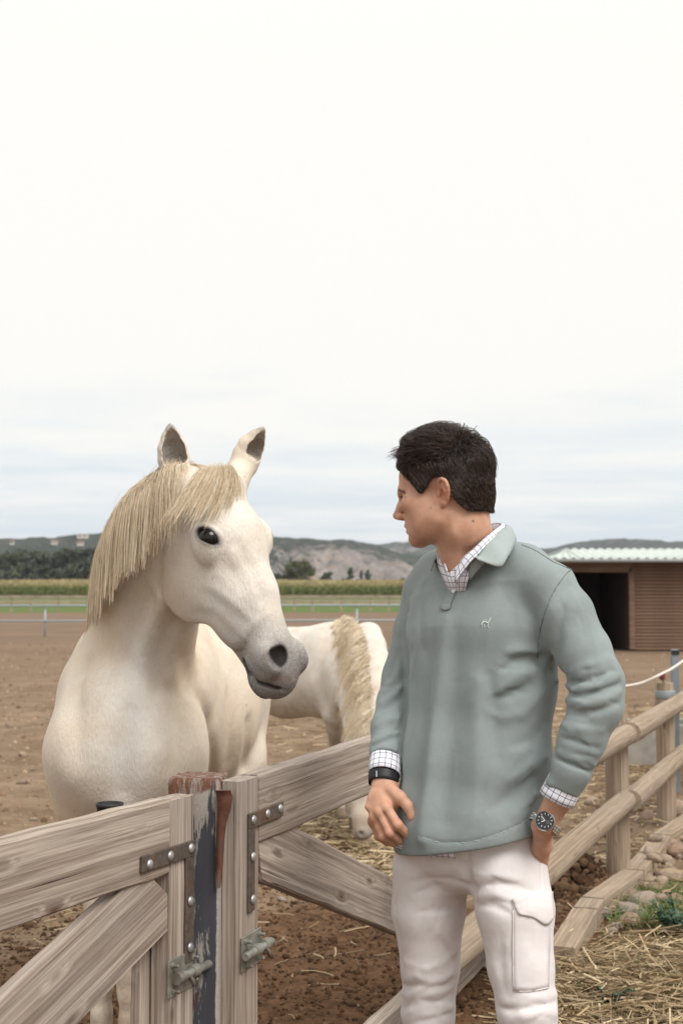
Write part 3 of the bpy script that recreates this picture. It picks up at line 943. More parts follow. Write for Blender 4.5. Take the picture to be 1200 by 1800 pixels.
# ------------------------------------------------------------------ horse shelter
def shelter_wood():
    t = NT('shelter_boards')
    co = t.co(scale=(0.6, 1, 6))
    n = t.noise(co, 2.2, 4, 0.6)
    col = t.mix(t.rng(n, 0.3, 0.7), (0.115, 0.070, 0.046), (0.195, 0.124, 0.086))
    col = t.mix(t.rng(t.rand(), 0, 1, 0, 0.35), col, (0.24, 0.155, 0.108))
    return t.bsdf(col, 0.8, t.bump(n, 0.3, 0.01), 0, 0.2)
def build_shelter():
    Y0 = 33.0
    xl = P(986, 1000, Y0)[0]; xm = P(1108, 1000, Y0)[0]; xr = xl + 9.5
    o = empty('horse_shelter', ((xl + xr) / 2, Y0 + 2, 0))
    wood = shelter_wood()
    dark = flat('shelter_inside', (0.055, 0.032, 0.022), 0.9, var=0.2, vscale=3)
    zt = 2.08
    n = 26; ph = zt / n
    sm = MB(); sm.box((0, 0, 0), (xr - xm, 0.05, ph * 0.78), bev=0.008)
    first = None
    for k in range(n):
        z = 0.02 + ph * (k + 0.5)
        if first is None:
            first = sm.build('board', wood, o); first.location = ((xm + xr) / 2, Y0, z); first.matrix_parent_inverse = Matrix.Translation(o.location).inverted(); q = first
        else:
            q = first.copy(); COL.objects.link(q); q.location = ((xm + xr) / 2, Y0 + 0.004 * math.sin(k * 7.0), z)
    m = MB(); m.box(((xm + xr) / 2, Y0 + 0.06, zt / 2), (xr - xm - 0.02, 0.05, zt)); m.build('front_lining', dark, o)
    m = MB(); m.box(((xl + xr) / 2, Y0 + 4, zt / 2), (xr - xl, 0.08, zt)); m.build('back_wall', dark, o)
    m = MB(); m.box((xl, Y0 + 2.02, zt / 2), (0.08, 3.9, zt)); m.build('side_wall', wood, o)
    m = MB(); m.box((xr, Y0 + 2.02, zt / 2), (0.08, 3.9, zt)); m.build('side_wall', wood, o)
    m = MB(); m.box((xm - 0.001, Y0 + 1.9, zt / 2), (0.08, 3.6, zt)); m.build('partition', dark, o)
    m = MB(); m.box(((xl + xm) / 2 - 0.1, Y0 - 0.03, zt - 0.14), (xm - xl + 0.24, 0.10, 0.24), bev=0.01); m.build('lintel', wood, o)
    for x in (xm,):
        m = MB(); m.box((x, Y0 - 0.02, zt / 2 - 0.06), (0.12, 0.12, zt - 0.2), bev=0.01); m.build('post', wood, o)
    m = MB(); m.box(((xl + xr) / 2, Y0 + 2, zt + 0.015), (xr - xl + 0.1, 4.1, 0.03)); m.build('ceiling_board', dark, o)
    # corrugated sheet roof, sloping up to a ridge
    rx0, rx1 = xl - 0.32, xr + 0.3
    nx = 560
    xs = np.linspace(rx0, rx1, nx)
    wob = 0.022 * np.sign(np.sin(xs * 2 * math.pi / 0.21)) * np.abs(np.sin(xs * 2 * math.pi / 0.21)) ** 0.5
    pts = []
    for (y, z) in ((Y0 - 0.45, zt + 0.06), (Y0 + 2.0, zt + 0.34), (Y0 + 4.45, zt + 0.06)):
        pts.append(np.stack([np.clip(xs, rx0 + (0.0 if z < zt + .2 else 0.75), rx1), np.full(nx, y), z + wob], 1))
    vv = np.vstack(pts); vv = np.vstack([vv, vv - V(0, 0, 0.012)])
    i = np.arange(nx - 1)
    f = []
    for r in range(2):
        f.append(np.stack([r * nx + i, r * nx + i + 1, (r + 1) * nx + i + 1, (r + 1) * nx + i], 1))
        f.append(np.stack([(r + 4) * nx + i, (r + 4) * nx + i + 1, (r + 3) * nx + i + 1, (r + 3) * nx + i], 1))
    f.append(np.stack([3 * nx + i, 3 * nx + i + 1, i + 1, i], 1))
    me = fast_mesh('roof', vv, np.vstack(f))
    link('roof', me, flat('green_roof_sheet', (0.48, 0.53, 0.50), 0.5, 0, 0.4, var=0.08, vscale=2), o, True)
    m = MB()
    m.add([(rx0, Y0 - 0.36, zt + 0.02), (rx0 + .75, Y0 + 2, zt + 0.30), (rx0, Y0 + 4.36, zt + 0.02)], [(0, 1, 2)]); m.build('roof_end', flat('roof_end_sheet', (0.40, 0.47, 0.43), 0.6), o)
    m = MB(); m.tube([(rx0, Y0 - 0.47, zt + 0.005), (rx1, Y0 - 0.47, zt + 0.005)], 0.045, 8); m.build('gutter', flat('gutter_grey', (0.33, 0.34, 0.34), 0.5), o, True)
    tag(o, 'brown timber horse shelter with open doorway and pale green corrugated roof', 'shelter')
build_shelter()

# ------------------------------------------------------------------ air
def build_haze():
    m = MB(); m.box((0, 1600, 44.0), (4700, 3400, 90.0))
    t = NT('haze')
    q = t.n('ShaderNodeVolumePrincipled')
    q.inputs['Color'].default_value = (0.80, 0.88, 1.0, 1); q.inputs['Density'].default_value = 0.00015
    t.t.links.new(q.outputs[0], t.out.inputs[1])
    o = m.build('haze', t.m)
    tag(o, 'thin bluish haze over the far hills', 'haze', kind='stuff')
build_haze()

# ------------------------------------------------------------------ gates
def old_wood(name, base0, base1, dark, grey, knots=1.0):
    t = NT(name)
    info = t.n('ShaderNodeObjectInfo')
    off = t.math('MULTIPLY', info.outputs['Random'], 37.0)
    comb = t.n('ShaderNodeCombineXYZ')
    for q in range(3): t.put(comb.inputs[q], off)
    def shifted(scale):
        va = t.n('ShaderNodeVectorMath', operation='ADD'); t.put(va.inputs[0], t.co()); t.put(va.inputs[1], comb.outputs[0])
        m = t.n('ShaderNodeMapping'); t.put(m.inputs[0], va.outputs[0]); m.inputs['Scale'].default_value = scale
        return m.outputs[0]
    # knots: rare blobs, stretched along the board, that bend the grain round them
    kv = t.voro(shifted((3.4, 10.0, 10.0)), 1.0, rnd=1.0)
    knot = t.rng(kv, 0.10, 0.0, 0, 1, True)
    kbend = t.rng(kv, 0.26, 0.0, 0, 1, True)
    warp = t.noise(shifted((1.1, 4, 4)), 1.0, 3, 0.5)
    gsrc = t.n('ShaderNodeVectorMath', operation='ADD')
    t.put(gsrc.inputs[0], shifted((0.5, 42, 42)))
    wv = t.n('ShaderNodeCombineXYZ')
    amt = t.math('ADD', t.math('MULTIPLY', warp, 0.9), t.math('MULTIPLY', kbend, 0.8))
    t.put(wv.inputs[1], amt); t.put(wv.inputs[2], amt)
    t.put(gsrc.inputs[1], wv.outputs[0])
    rings = t.noise(gsrc.outputs[0], 1.6, 3, 0.6)
    fib = t.noise(shifted((3.0, 190, 190)), 1.0, 3, 0.65)
    crack = t.noise(shifted((1.7, 85, 85)), 1.0, 2, 0.5)
    stain = t.noise(shifted((1.5, 5, 5)), 1.0, 4, 0.6)
    col = t.mix(t.rng(rings, 0.40, 0.58), base0, base1)
    col = t.mix(t.rng(stain, 0.42, 0.68, 0, 0.65), col, grey)
    col = t.mix(t.rng(fib, 0.34, 0.62, 0.5, 0), col, dark)
    col = t.mix(t.rng(crack, 0.30, 0.235, 0, 0.9), col, [q * 0.25 for q in dark])
    if knots:
        col = t.mix(t.math('MULTIPLY', t.rng(kv, 0.17, 0.08, 0, 1, True), 0.45 * knots), col, dark)
        col = t.mix(t.math('MULTIPLY', knot, 0.9 * knots), col, (0.085, 0.05, 0.03))
    h = t.math('ADD', t.math('MULTIPLY', rings, 0.8), t.math('MULTIPLY', fib, 0.5))
    h = t.math('SUBTRACT', h, t.rng(crack, 0.32, 0.23, 0, 1.5))
    return t.bsdf(col, 0.88, t.bump(h, 0.55, 0.004), 0, 0.15)
M_PLANK = old_wood('weathered_plank', (0.240, 0.185, 0.146), (0.455, 0.384, 0.325), (0.088, 0.065, 0.052), (0.380, 0.335, 0.300))
M_POLE = old_wood('round_pole', (0.255, 0.190, 0.132), (0.40, 0.318, 0.240), (0.140, 0.100, 0.070), (0.32, 0.265, 0.212), 0.6)
def post_paint():
    t = NT('peeling_blue_paint')
    co = t.co()
    st = t.co(scale=(1, 1, 0.16))
    flake = t.noise(st, 60, 7, 0.72); big = t.noise(st, 9, 4, 0.6); sp = t.noise(co, 240, 3, 0.65)
    sep = t.n('ShaderNodeSeparateXYZ'); t.put(sep.inputs[0], co)
    paint = t.mix(t.rng(big, 0.3, 0.7), (0.042, 0.043, 0.052), (0.072, 0.073, 0.086))
    bare = t.mix(t.rng(sp, 0.3, 0.7), (0.25, 0.225, 0.205), (0.36, 0.33, 0.30))
    rust = t.mix(t.rng(sp, 0.35, 0.65), (0.085, 0.034, 0.020), (0.155, 0.066, 0.038))
    w = t.math('ADD', flake, t.rng(t.attr('wear'), 0, 1, -0.19, 0.30))
    col = t.mix(t.rng(w, 0.50, 0.56), paint, bare)
    rz = t.math('ADD', t.attr('rust'), t.rng(big, 0.2, 0.8, -0.35, 0.35))
    col = t.mix(t.math('MULTIPLY', t.rng(rz, 0.42, 0.58), t.rng(flake, 0.36, 0.52)), col, rust)
    return t.bsdf(col, 0.62, t.bump(t.rng(w, 0.48, 0.58), 0.35, 0.002), 0, 0.3)
def rusty(name, c0, c1, c2, rough=0.65, metal=0.35):
    t = NT(name)
    co = t.co()
    n = t.noise(co, 45, 5, 0.65); n2 = t.noise(co, 14, 3, 0.6)
    col = t.mix(t.rng(n, 0.35, 0.65), c0, c1)
    col = t.mix(t.rng(n2, 0.5, 0.68, 0, 0.8), col, c2)
    return t.bsdf(col, rough, t.bump(n, 0.3, 0.0015), metal, 0.4)
M_BRACKET = rusty('rusty_strap', (0.075, 0.060, 0.050), (0.135, 0.108, 0.090), (0.17, 0.085, 0.045))
M_LATCH = rusty('zinc_latch', (0.235, 0.232, 0.205), (0.36, 0.355, 0.320), (0.18, 0.16, 0.13), 0.5, 0.6)
M_BOLT = rusty('zinc_bolt', (0.34, 0.34, 0.34), (0.50, 0.50, 0.51), (0.30, 0.28, 0.26), 0.4, 0.7)
M_RUSTBAR = rusty('rust_red_bar', (0.085, 0.034, 0.022), (0.130, 0.052, 0.032), (0.05, 0.045, 0.045), 0.7, 0.1)

def board(name, p, q, thick, height, parent, mat, face, cut0=0.0, cut1=0.0, seg=6, seed=0):
    """a plank from p to q; `face` = normal of its broad side; cut0/cut1 shear the ends; edges worn and uneven"""
    p, q = np.asarray(p, float), np.asarray(q, float)
    L = np.linalg.norm(q - p); ax = unit(q - p); ay = unit(np.asarray(face, float) - ax * (np.asarray(face, float) @ ax)); az = np.cross(ax, ay)
    if az[2] < -0.2: az = -az; 
    rng = np.random.default_rng(seed)
    prof = []
    b = 0.0045
    hy, hz = thick / 2, height / 2
    for (y, z) in ((-hy + b, -hz), (hy - b, -hz), (hy, -hz + b), (hy, hz - b), (hy - b, hz), (-hy + b, hz), (-hy, hz - b), (-hy, -hz + b)):
        prof.append((y, z))
    n = max(3, int(L / 0.08)); xs = np.linspace(0, L, n)
    wz = rng.normal(0, 0.0011, (n, 2)); wy = rng.normal(0, 0.0006, n)
    vs, fs = [], []
    for i, x in enumerate(xs):
        t = x / L
        for (y, z) in prof:
            sh = (cut0 * (1 - t) + cut1 * t) * (z / hz) * (1.0 if i in (0, n - 1) else 0)
            vs.append((x + sh, y + wy[i], z + (wz[i, 0] if z > 0 else wz[i, 1])))
    k = len(prof)
    for i in range(n - 1):
        for j in range(k):
            fs.append((i * k + j, i * k + (j + 1) % k, (i + 1) * k + (j + 1) % k, (i + 1) * k + j))
    fs.append(tuple(range(k))[::-1]); fs.append(tuple((n - 1) * k + j for j in range(k)))
    me = bpy.data.meshes.new(name); me.from_pydata(vs, [], fs); me.update()
    bm = bmesh.new(); bm.from_mesh(me); bmesh.ops.recalc_face_normals(bm, faces=bm.faces); bm.to_mesh(me); bm.free()
    o = bpy.data.objects.new(name, me); COL.objects.link(o); me.materials.append(mat)
    M = Matrix(((ax[0], ay[0], az[0], p[0]), (ax[1], ay[1], az[1], p[1]), (ax[2], ay[2], az[2], p[2]), (0, 0, 0, 1)))
    if parent is not None:
        o.parent = parent; o.matrix_parent_inverse = Matrix.Translation(parent.location).inverted()
    o.matrix_basis = M
    return o

def gate_hardware(o, org, d, nrm, bracket, latch):
    """org + d * t + z: points on the gate's face; nrm points to the viewer"""
    pt = lambda t, z, h=0.0: org + d * t + V(0, 0, z) + nrm * h
    br = empty('corner_bracket', tuple(pt(bracket['t'][0], bracket['z'][0]))); br.parent = o; br.matrix_parent_inverse = Matrix.Translation(o.location).inverted()
    t0, t1 = bracket['t']; z0, z1 = bracket['z']; w = bracket['w']
    m = MB()
    m.box((pt(t0, z0, 0.0045) + pt(t1, z0 + bracket.get('rise', 0), 0.0045)) / 2, (abs(t1 - t0) + w, 0.007, w), d * np.sign(t1 - t0), nrm, (0, 0, 1), bev=0.0015); m.build('strap', M_BRACKET, br)
    m = MB(); m.box((pt(t0, z0 - w * 0.51, 0.0040) + pt(t0, z1, 0.0040)) / 2, (w, 0.006, abs(z1 - z0) - w * 0.5), d, nrm, (0, 0, 1), bev=0.0015); m.build('strap', M_BRACKET, br)
    for t, z in bracket['bolts']:
        m = MB(); m.disc(pt(t, z, 0.0078), nrm, [(0.0108, 0.0), (0.0104, 0.002), (0.0085, 0.0045), (0.0045, 0.0062), (0.001, 0.0066)], 16); m.build('bolt', M_BOLT, br, True)
    la = empty('slide_latch', tuple(pt(*latch['c']))); la.parent = o; la.matrix_parent_inverse = Matrix.Translation(o.location).inverted()
    c = pt(latch['c'][0], latch['c'][1], 0.002); W, Hh = latch['size']
    m = MB(); m.box(c, (W, 0.004, Hh), d, nrm, (0, 0, 1), bev=0.001); m.build('plate', M_LATCH, la)
    L = latch['bolt']
    a, b = c + d * L[0] + nrm * 0.014, c + d * L[1] + nrm * 0.014
    m = MB(); m.tube([a, a + (b - a) * 0.02, a + (b - a) * 0.98, b], [0.008, 0.0095, 0.0095, 0.008], 14); m.build('slide_bolt', M_LATCH, la, sharp=40)
    for f in latch['guides']:
        g = c + d * f + nrm * 0.012
        m = MB(); m.tube([g - d * 0.013, g + d * 0.013], 0.0135, 14); m.build('bolt_guide', M_LATCH, la, sharp=40)
    m = MB(); k = c + d * latch['knob'] + nrm * 0.014; m.tube([k, k + nrm * 0.012 - V(0, 0, 0.014), k + nrm * 0.016 - V(0, 0, 0.024)], [0.005, 0.005, 0.006], 8); m.build('knob', M_BRACKET, la, True)
    for t, z in latch['screws']:
        m = MB(); m.disc(c + d * t + V(0, 0, z) + nrm * 0.002, nrm, [(0.007, 0), (0.007, 0.003), (0.004, 0.004), (0.004, 0.014), (0.003, 0.015)], 10); m.build('screw', M_LATCH, la, sharp=40)

def build_post():
    c = V(-0.318, 3.215, 0); rot = math.radians(-7)
    ax = V(math.cos(rot), math.sin(rot), 0); ay = V(-math.sin(rot), math.cos(rot), 0)
    o = empty('gate_post', tuple(c))
    F = 0.1175 / 2
    bm = bmesh.new()
    n = 60
    zs = np.r_[-0.2, np.linspace(0.0, 1.006, n), 1.018, 1.0235]
    ring = []
    prof = []
    b = 0.010
    for sx, sy in ((-1, -1), (1, -1), (1, 1), (-1, 1)):
        for k in range(4):
            a0 = {(-1, -1): math.pi, (1, -1): 1.5 * math.pi, (1, 1): 0, (-1, 1): 0.5 * math.pi}[(sx, sy)] + k * math.pi / 6
            prof.append((sx * (F - b) + b * math.cos(a0), sy * (F - b) + b * math.sin(a0)))
    vs, fs = [], []
    for i, z in enumerate(zs):
        inset = 1.0 if i < len(zs) - 2 else (0.985 if i == len(zs) - 2 else 0.93)
        for x, y in prof:
            vs.append(c + ax * x * inset + ay * y * inset + V(0, 0, z))
    k = len(prof)
    for i in range(len(zs) - 1):
        for j in range(k):
            fs.append((i * k + j, i * k + (j + 1) % k, (i + 1) * k + (j + 1) % k, (i + 1) * k + j))
    fs.append(tuple((len(zs) - 1) * k + j for j in range(k)))
    m = MB(); m.add(vs, fs)
    q = m.build('shaft', post_paint(), o, sharp=50)
    vv = np.array(vs)
    lx = (vv - c) @ ax; ly = (vv - c) @ ay; z = vv[:, 2]
    front = (ly < -F * 0.8)
    wear = np.clip(0.22 + 0.45 * np.exp(-((lx + 0.050) / 0.012) ** 2) + 0.5 * (lx > F * 0.86) + 0.28 * sstep(0.86, 1.0, z) - 0.38 * np.exp(-((lx - 0.022) / 0.02) ** 2) * (z < 0.95), 0, 1)
    vcol(q.data, 'wear', wear)
    rust = np.clip(0.15 + 0.62 * sstep(0.975, 1.015, z) + 0.35 * np.exp(-((z - 0.55) / 0.05) ** 2) * (lx > 0.03) + 0.45 * (lx < -F * 0.8) + 0.25 * np.exp(-((lx - 0.0) / 0.01) ** 2) * (z > 0.75), 0, 1)
    vcol(q.data, 'rust', rust)
    # red stop bar welded to the side
    m = MB()
    pts = [(0.006, 1.000, 0.019), (0.010, 0.985, 0.021), (0.009, 0.960, 0.017), (0.003, 0.93, 0.012), (0.0, 0.89, 0.010), (-0.001, 0.84, 0.008), (-0.002, 0.79, 0.003)]
    vs, fs = [], []
    for x, z, w in pts:
        for sx, sy in ((-1, -1), (1, -1), (1, 1), (-1, 1)):
            vs.append(c + ax * (F + 0.004 + x + sx * w * 0.8) + ay * (-F - 0.012 + sy * 0.006) + V(0, 0, z))
    for i in range(len(pts) - 1):
        for j in range(4):
            fs.append((i * 4 + j, i * 4 + (j + 1) % 4, i * 4 + 4 + (j + 1) % 4, i * 4 + 4 + j))
    fs += [(0, 1, 2, 3), tuple(len(pts) * 4 - 4 + j for j in (3, 2, 1, 0))]
    m.add(vs, fs); m.build('stop_bar', M_RUSTBAR, o, True)
    tag(o, 'square gate post with peeling dark blue paint and rusty red top', 'post')
build_post()

def build_left_gate():
    d = unit(V(-0.416, -0.909, 0)); nrm = V(0.909, -0.416, 0)
    org = V(-0.341, 3.140, 0)                 # free edge of the gate, at the post
    o = empty('wooden_gate', tuple(org + d * 0.9))
    S = lambda t, z, h=0.0: org + d * t + V(0, 0, z) + nrm * h
    th = 0.050
    board('upright', S(0.051, 0.06), S(0.051, 0.992), th, 0.100, o, M_PLANK, nrm, seed=1)
    board('top_rail', S(0.104, 0.917), S(2.3, 0.917), th - 0.003, 0.156, o, M_PLANK, nrm, seed=2)
    board('bottom_rail', S(0.104, 0.16), S(2.3, 0.16), th - 0.003, 0.150, o, M_PLANK, nrm, seed=3)
    board('brace', S(0.108, 0.802, -0.002), S(2.18, 0.235 - 0.11, -0.002), th - 0.010, 0.168, o, M_PLANK, nrm, 0.06, 0.05, seed=4)
    board('upright', S(0.088, 0.08, -0.040), S(0.088, 0.832, -0.040), 0.026, 0.090, o, M_PLANK, nrm, seed=5)
    board('upright', S(2.35, 0.06), S(2.35, 0.992), th, 0.100, o, M_PLANK, nrm, seed=6)
    f = th / 2
    gate_hardware(o, org + nrm * f, d, nrm,
                  dict(t=(0.030, 0.205), z=(0.880, 0.640), w=0.034, bolts=[(0.030, 0.882), (0.115, 0.880), (0.196, 0.876), (0.032, 0.770), (0.032, 0.672)]),
                  dict(c=(0.056, 0.622), size=(0.112, 0.078), bolt=(0.042, -0.130), guides=(0.030, -0.030), knob=-0.004, screws=[(0.040, 0.026), (-0.042, 0.026), (0.036, -0.028), (-0.040, -0.020)]))
    tag(o, 'weathered plank gate running towards the camera from the blue post', 'gate', 'weathered plank gates')
build_left_gate()
def build_right_gate():
    d = unit(V(0.33, 0.944, 0)); nrm = V(0.944, -0.33, 0)
    org = V(-0.243, 3.165, 0)
    o = empty('wooden_gate', tuple(org + d * 1.2))
    S = lambda t, z, h=0.0: org + d * t + V(0, 0, z) + nrm * h
    th = 0.050
    board('upright', S(0.050, 0.06), S(0.050, 1.016), th, 0.098, o, M_PLANK, nrm, seed=11)
    board('top_rail', S(0.102, 0.941), S(2.42, 0.941), th - 0.003, 0.155, o, M_PLANK, nrm, seed=12)
    board('bottom_rail', S(0.102, 0.135), S(2.42, 0.135), th - 0.003, 0.150, o, M_PLANK, nrm, seed=13)
    board('brace', S(0.115, 0.862, -0.002), S(2.36, 0.100, -0.002), th - 0.010, 0.150, o, M_PLANK, nrm, -0.05, -0.05, seed=14)
    board('upright', S(2.47, 0.06), S(2.47, 1.016), th, 0.098, o, M_PLANK, nrm, seed=15)
    f = th / 2
    gate_hardware(o, org + nrm * f, d, nrm,
                  dict(t=(0.046, 0.215), z=(0.925, 0.725), w=0.034, bolts=[(0.048, 0.926), (0.130, 0.927), (0.208, 0.928), (0.046, 0.845), (0.046, 0.752)]),
                  dict(c=(0.052, 0.640), size=(0.108, 0.076), bolt=(-0.065, 0.088), guides=(0.0, 0.055), knob=0.045, screws=[(-0.036, 0.026), (0.040, 0.026), (-0.030, -0.028), (0.036, -0.026)]))
    tag(o, 'weathered plank gate beyond the blue post, passing behind the man', 'gate', 'weathered plank gates')
build_right_gate()

# black feed bucket rim showing over the near gate
def build_bucket():
    c = P(193, 1452, 3.34); c[2] = 0.0
    m = MB()
    z = P(193, 1419, 3.30)[2]
    o = empty('rubber_cup', (c[0], c[1], z - 0.26))
    m.disc((c[0], c[1], z - 0.26), (0, 0, 1), [(0.022, 0.16), (0.026, 0.17), (0.030, 0.255), (0.032, 0.256), (0.032, 0.264), (0.028, 0.264), (0.024, 0.18), (0.001, 0.178)], 28)
    m.build('tub', M_DARKRUB, o, True)
    tag(o, 'black rubber cup just showing over the near gate', 'cup')
M_DARKRUB = flat('black_rubber_bucket', (0.02, 0.02, 0.02), 0.55)
build_bucket()

# ------------------------------------------------------------------ horses
def coat_material():
    t = NT('horse_coat')
    co = t.co()
    big = t.noise(co, 2.6, 4, 0.55)
    mid = t.noise(co, 9.0, 4, 0.6)
    fine = t.noise(t.co(scale=(1, 1, 0.22)), 210, 3, 0.65)
    fleck = t.noise(co, 210, 3, 0.7)
    warm = t.math('ADD', t.attr('warm'), t.rng(big, 0.3, 0.7, -0.40, 0.34), True)
    col = t.mix(warm, (0.70, 0.675, 0.635), (0.71, 0.585, 0.445))
    col = t.mix(t.rng(mid, 0.48, 0.72, 0, 0.42), col, (0.56, 0.45, 0.345))
    st = t.noise(co, 5.5, 5, 0.62, 0.6)
    col = t.mix(t.rng(st, 0.50, 0.70, 0, 0.34), col, (0.50, 0.42, 0.345))
    col = t.mix(t.rng(fine, 0.35, 0.7, 0, 0.26), col, (0.45, 0.37, 0.29))
    col = t.mix(t.rng(t.noise(co, 46, 2, 0.5), 0.74, 0.79, 0, 0.55), col, (0.22, 0.16, 0.12))
    g0 = t.math('ADD', t.attr('grey'), t.math('MULTIPLY', t.rng(fleck, 0.3, 0.7, -0.17, 0.17), t.rng(t.attr('grey'), 0, 0.25, 0, 1)), True)
    col = t.mix(t.rng(g0, 0.05, 0.95), col, (0.135, 0.128, 0.130))
    col = t.mix(t.attr('pink'), col, (0.30, 0.22, 0.185))
    col = t.mix(t.attr('black'), col, (0.018, 0.014, 0.013))
    col = t.mix(t.attr('hoof'), col, (0.11, 0.09, 0.07))
    dirt = t.math('MULTIPLY', t.attr('dirt'), t.rng(mid, 0.3, 0.6), True)
    col = t.mix(dirt, col, (0.33, 0.24, 0.16))
    nb = t.bump(fine, 0.75, 0.004)
    nb = t.bump(mid, 0.12, 0.02, nb)
    return t.bsdf(col, t.mix(t.attr('black'), (0.85,) * 3, (0.42,) * 3), nb, 0, 0.12)
M_COAT = coat_material()
M_MANE = hair_material('mane_hair', (0.40, 0.285, 0.17), (0.74, 0.60, 0.42), (0.88, 0.79, 0.63))
M_EYE = flat('horse_eye', (0.008, 0.006, 0.005), 0.12, 0, 0.35)

def build_near_horse():
    O = P(386, 815, 3.74)
    a = unit(V(0.37, -0.22, -0.90)); s = V(0.71, 0.69, 0.12); s = unit(s - a * (s @ a)); n = unit(np.cross(a, s))
    if n[2] < 0: n = -n
    SW = 1.20
    H = lambda i, j, k: O + i * 0.965 * a + j * SW * s + k * n
    R = np.array([a, s, n])
    F = Field(axis_steps(-1.06, (-0.56, 0.008), (-0.06, 0.0032), (-0.02, 0.008)),
              axis_steps(3.34, (4.0, 0.0032), (5.62, 0.011)),
              axis_steps(-0.02, (1.10, 0.010), (1.22, 0.006), (1.93, 0.0032)))
    # --- trunk
    up = V(0, 0.1, 1)
    F.chain([(V(-0.625, 4.20, 1.06), (0.175, 0.235)), (V(-0.615, 4.42, 1.07), (0.225, 0.30)), (V(-0.575, 4.80, 1.05), (0.285, 0.31)),
             (V(-0.545, 5.05, 1.09), (0.280, 0.29)), (V(-0.525, 5.25, 1.13), (0.250, 0.27))], 0.08, up)
    F.ball(V(-0.525, 5.25, 1.15), (0.265, 0.25, 0.25), k=0.08)
    F.cone(V(-0.60, 4.55, 1.34), V(-0.56, 4.95, 1.28), (0.08, 0.10), (0.10, 0.08), k=0.12)     # withers and back
    # breast and shoulders
    cx = -0.612
    F.ball(V(cx, 4.03, 1.02), (0.148, 0.115, 0.235), k=0.09)
    for sg in (-1, 1):
        F.chain([(V(cx + sg * 0.05, 4.50, 1.27), 0.105), (V(cx + sg * 0.076, 4.24, 1.13), 0.118), (V(cx + sg * 0.098, 4.08, 0.97), 0.114), (V(cx + sg * 0.112, 4.12, 0.83), 0.100)], 0.09)
    # front legs
    for x0, x1, dy in ((-0.738, -0.690, 0.05), (-0.530, -0.598, -0.03)):
        y = 4.12 + dy
        F.chain([(V(x0, y + 0.03, 0.84), (0.088, 0.11)), (V(x0 * 0.6 + x1 * 0.4, y, 0.64), (0.058, 0.070)), (V(x1, y - 0.01, 0.48), (0.038, 0.045))], 0.05, V(0, 1, 0))
        F.chain([(V(x1, y - 0.01, 0.48), (0.038, 0.045)), (V(x1, y - 0.018, 0.42), (0.042, 0.046)), (V(x1, y - 0.010, 0.36), (0.036, 0.040)), (V(x1, y - 0.004, 0.30), (0.028, 0.034)), (V(x1, y, 0.22), (0.026, 0.033)),
                 (V(x1, y + 0.005, 0.155), (0.030, 0.037)), (V(x1, y - 0.035, 0.085), (0.029, 0.032))], 0.03, V(0, 1, 0))
        F.chain([(V(x1, y - 0.045, 0.07), 0.040), (V(x1, y - 0.06, 0.02), 0.052)], 0.01)
        F.plane(V(0, 0, 0.004), V(0, 0, -1), 0.002, V(x1 - .1, y - .2, -.1), V(x1 + .1, y + .1, .05))
    # hind legs: stifle up against the belly, hock about a third of the way up
    for x0, x1, dy in ((-0.70, -0.69, 0.12), (-0.375, -0.345, -0.20)):
        y = 5.10 + dy
        F.chain([(V(x0 + (0.05 if x0 < -0.5 else -0.05), 5.28, 1.12), (0.15, 0.20)), (V(x0, y + 0.02, 0.86), (0.11, 0.16)), (V(x1, y + 0.10, 0.66), (0.065, 0.09)),
                 (V(x1, y + 0.20, 0.50), (0.042, 0.06)), (V(x1, y + 0.19, 0.44), (0.040, 0.055)), (V(x1, y + 0.14, 0.34), (0.032, 0.040)), (V(x1, y + 0.09, 0.22), (0.028, 0.034)),
                 (V(x1, y + 0.07, 0.14), (0.031, 0.038)), (V(x1, y + 0.03, 0.085), (0.031, 0.033))], 0.04, V(0, 1, 0))
        F.chain([(V(x1, y + 0.02, 0.07), 0.042), (V(x1, y + 0.00, 0.02), 0.052)], 0.01)
        F.plane(V(0, 0, 0.004), V(0, 0, -1), 0.002, V(x1 - .1, y - .2, -.1), V(x1 + .1, y + .2, .05))
    F.chain([(V(-0.525, 5.46, 1.28), 0.05), (V(-0.52, 5.53, 1.10), 0.04), (V(-0.52, 5.52, 0.9), 0.03)], 0.03)       # dock
    # --- neck
    nk = [(P(236, 1190, 4.26), (0.150, 0.220), V(-0.25, 0.75, 0.6)), (P(256, 1085, 4.12), (0.118, 0.190), V(-0.50, 0.65, 0.55)), (P(274, 1000, 3.98), (0.094, 0.155), V(-0.72, 0.50, 0.5)),
          (P(296, 930, 3.88), (0.080, 0.130), V(-0.75, 0.35, 0.6)), (P(340, 885, 3.81), (0.076, 0.098), V(-0.6, 0.3, 0.75))]
    nk2 = catmull([np.r_[q[0], q[1], q[2]] for q in nk], 3)
    nk2 = [(q[:3], tuple(q[3:5]), q[5:]) for q in nk2]
    F.chain(nk2, 0.05)
    # --- head
    F.ball(H(0.085, 0, -0.095), (0.115, 0.080, 0.085), R, 0.03)
    F.ball(H(0.185, 0, -0.062), (0.120, 0.094, 0.072), R, 0.04)
    F.chain([(H(0.20, 0, -0.066), (0.084, 0.074)), (H(0.36, 0, -0.062), (0.058, 0.058)), (H(0.50, 0, -0.064), (0.047, 0.050))], 0.035, n)
    for sg in (-1, 1):
        F.ball(H(0.228, sg * 0.048, -0.192), (0.138, 0.042, 0.142), R, 0.03)          # jowl
        F.ball(H(0.33, sg * 0.040, -0.130), (0.150, 0.036, 0.075), R, 0.04)
        F.ball(H(0.205, sg * 0.078, -0.062), (0.052, 0.026, 0.042), R, 0.022)           # brow
    F.chain([(H(0.28, 0, -0.205), (0.050, 0.070)), (H(0.40, 0, -0.172), (0.042, 0.046)), (H(0.53, 0, -0.146), (0.036, 0.034))], 0.03, n)
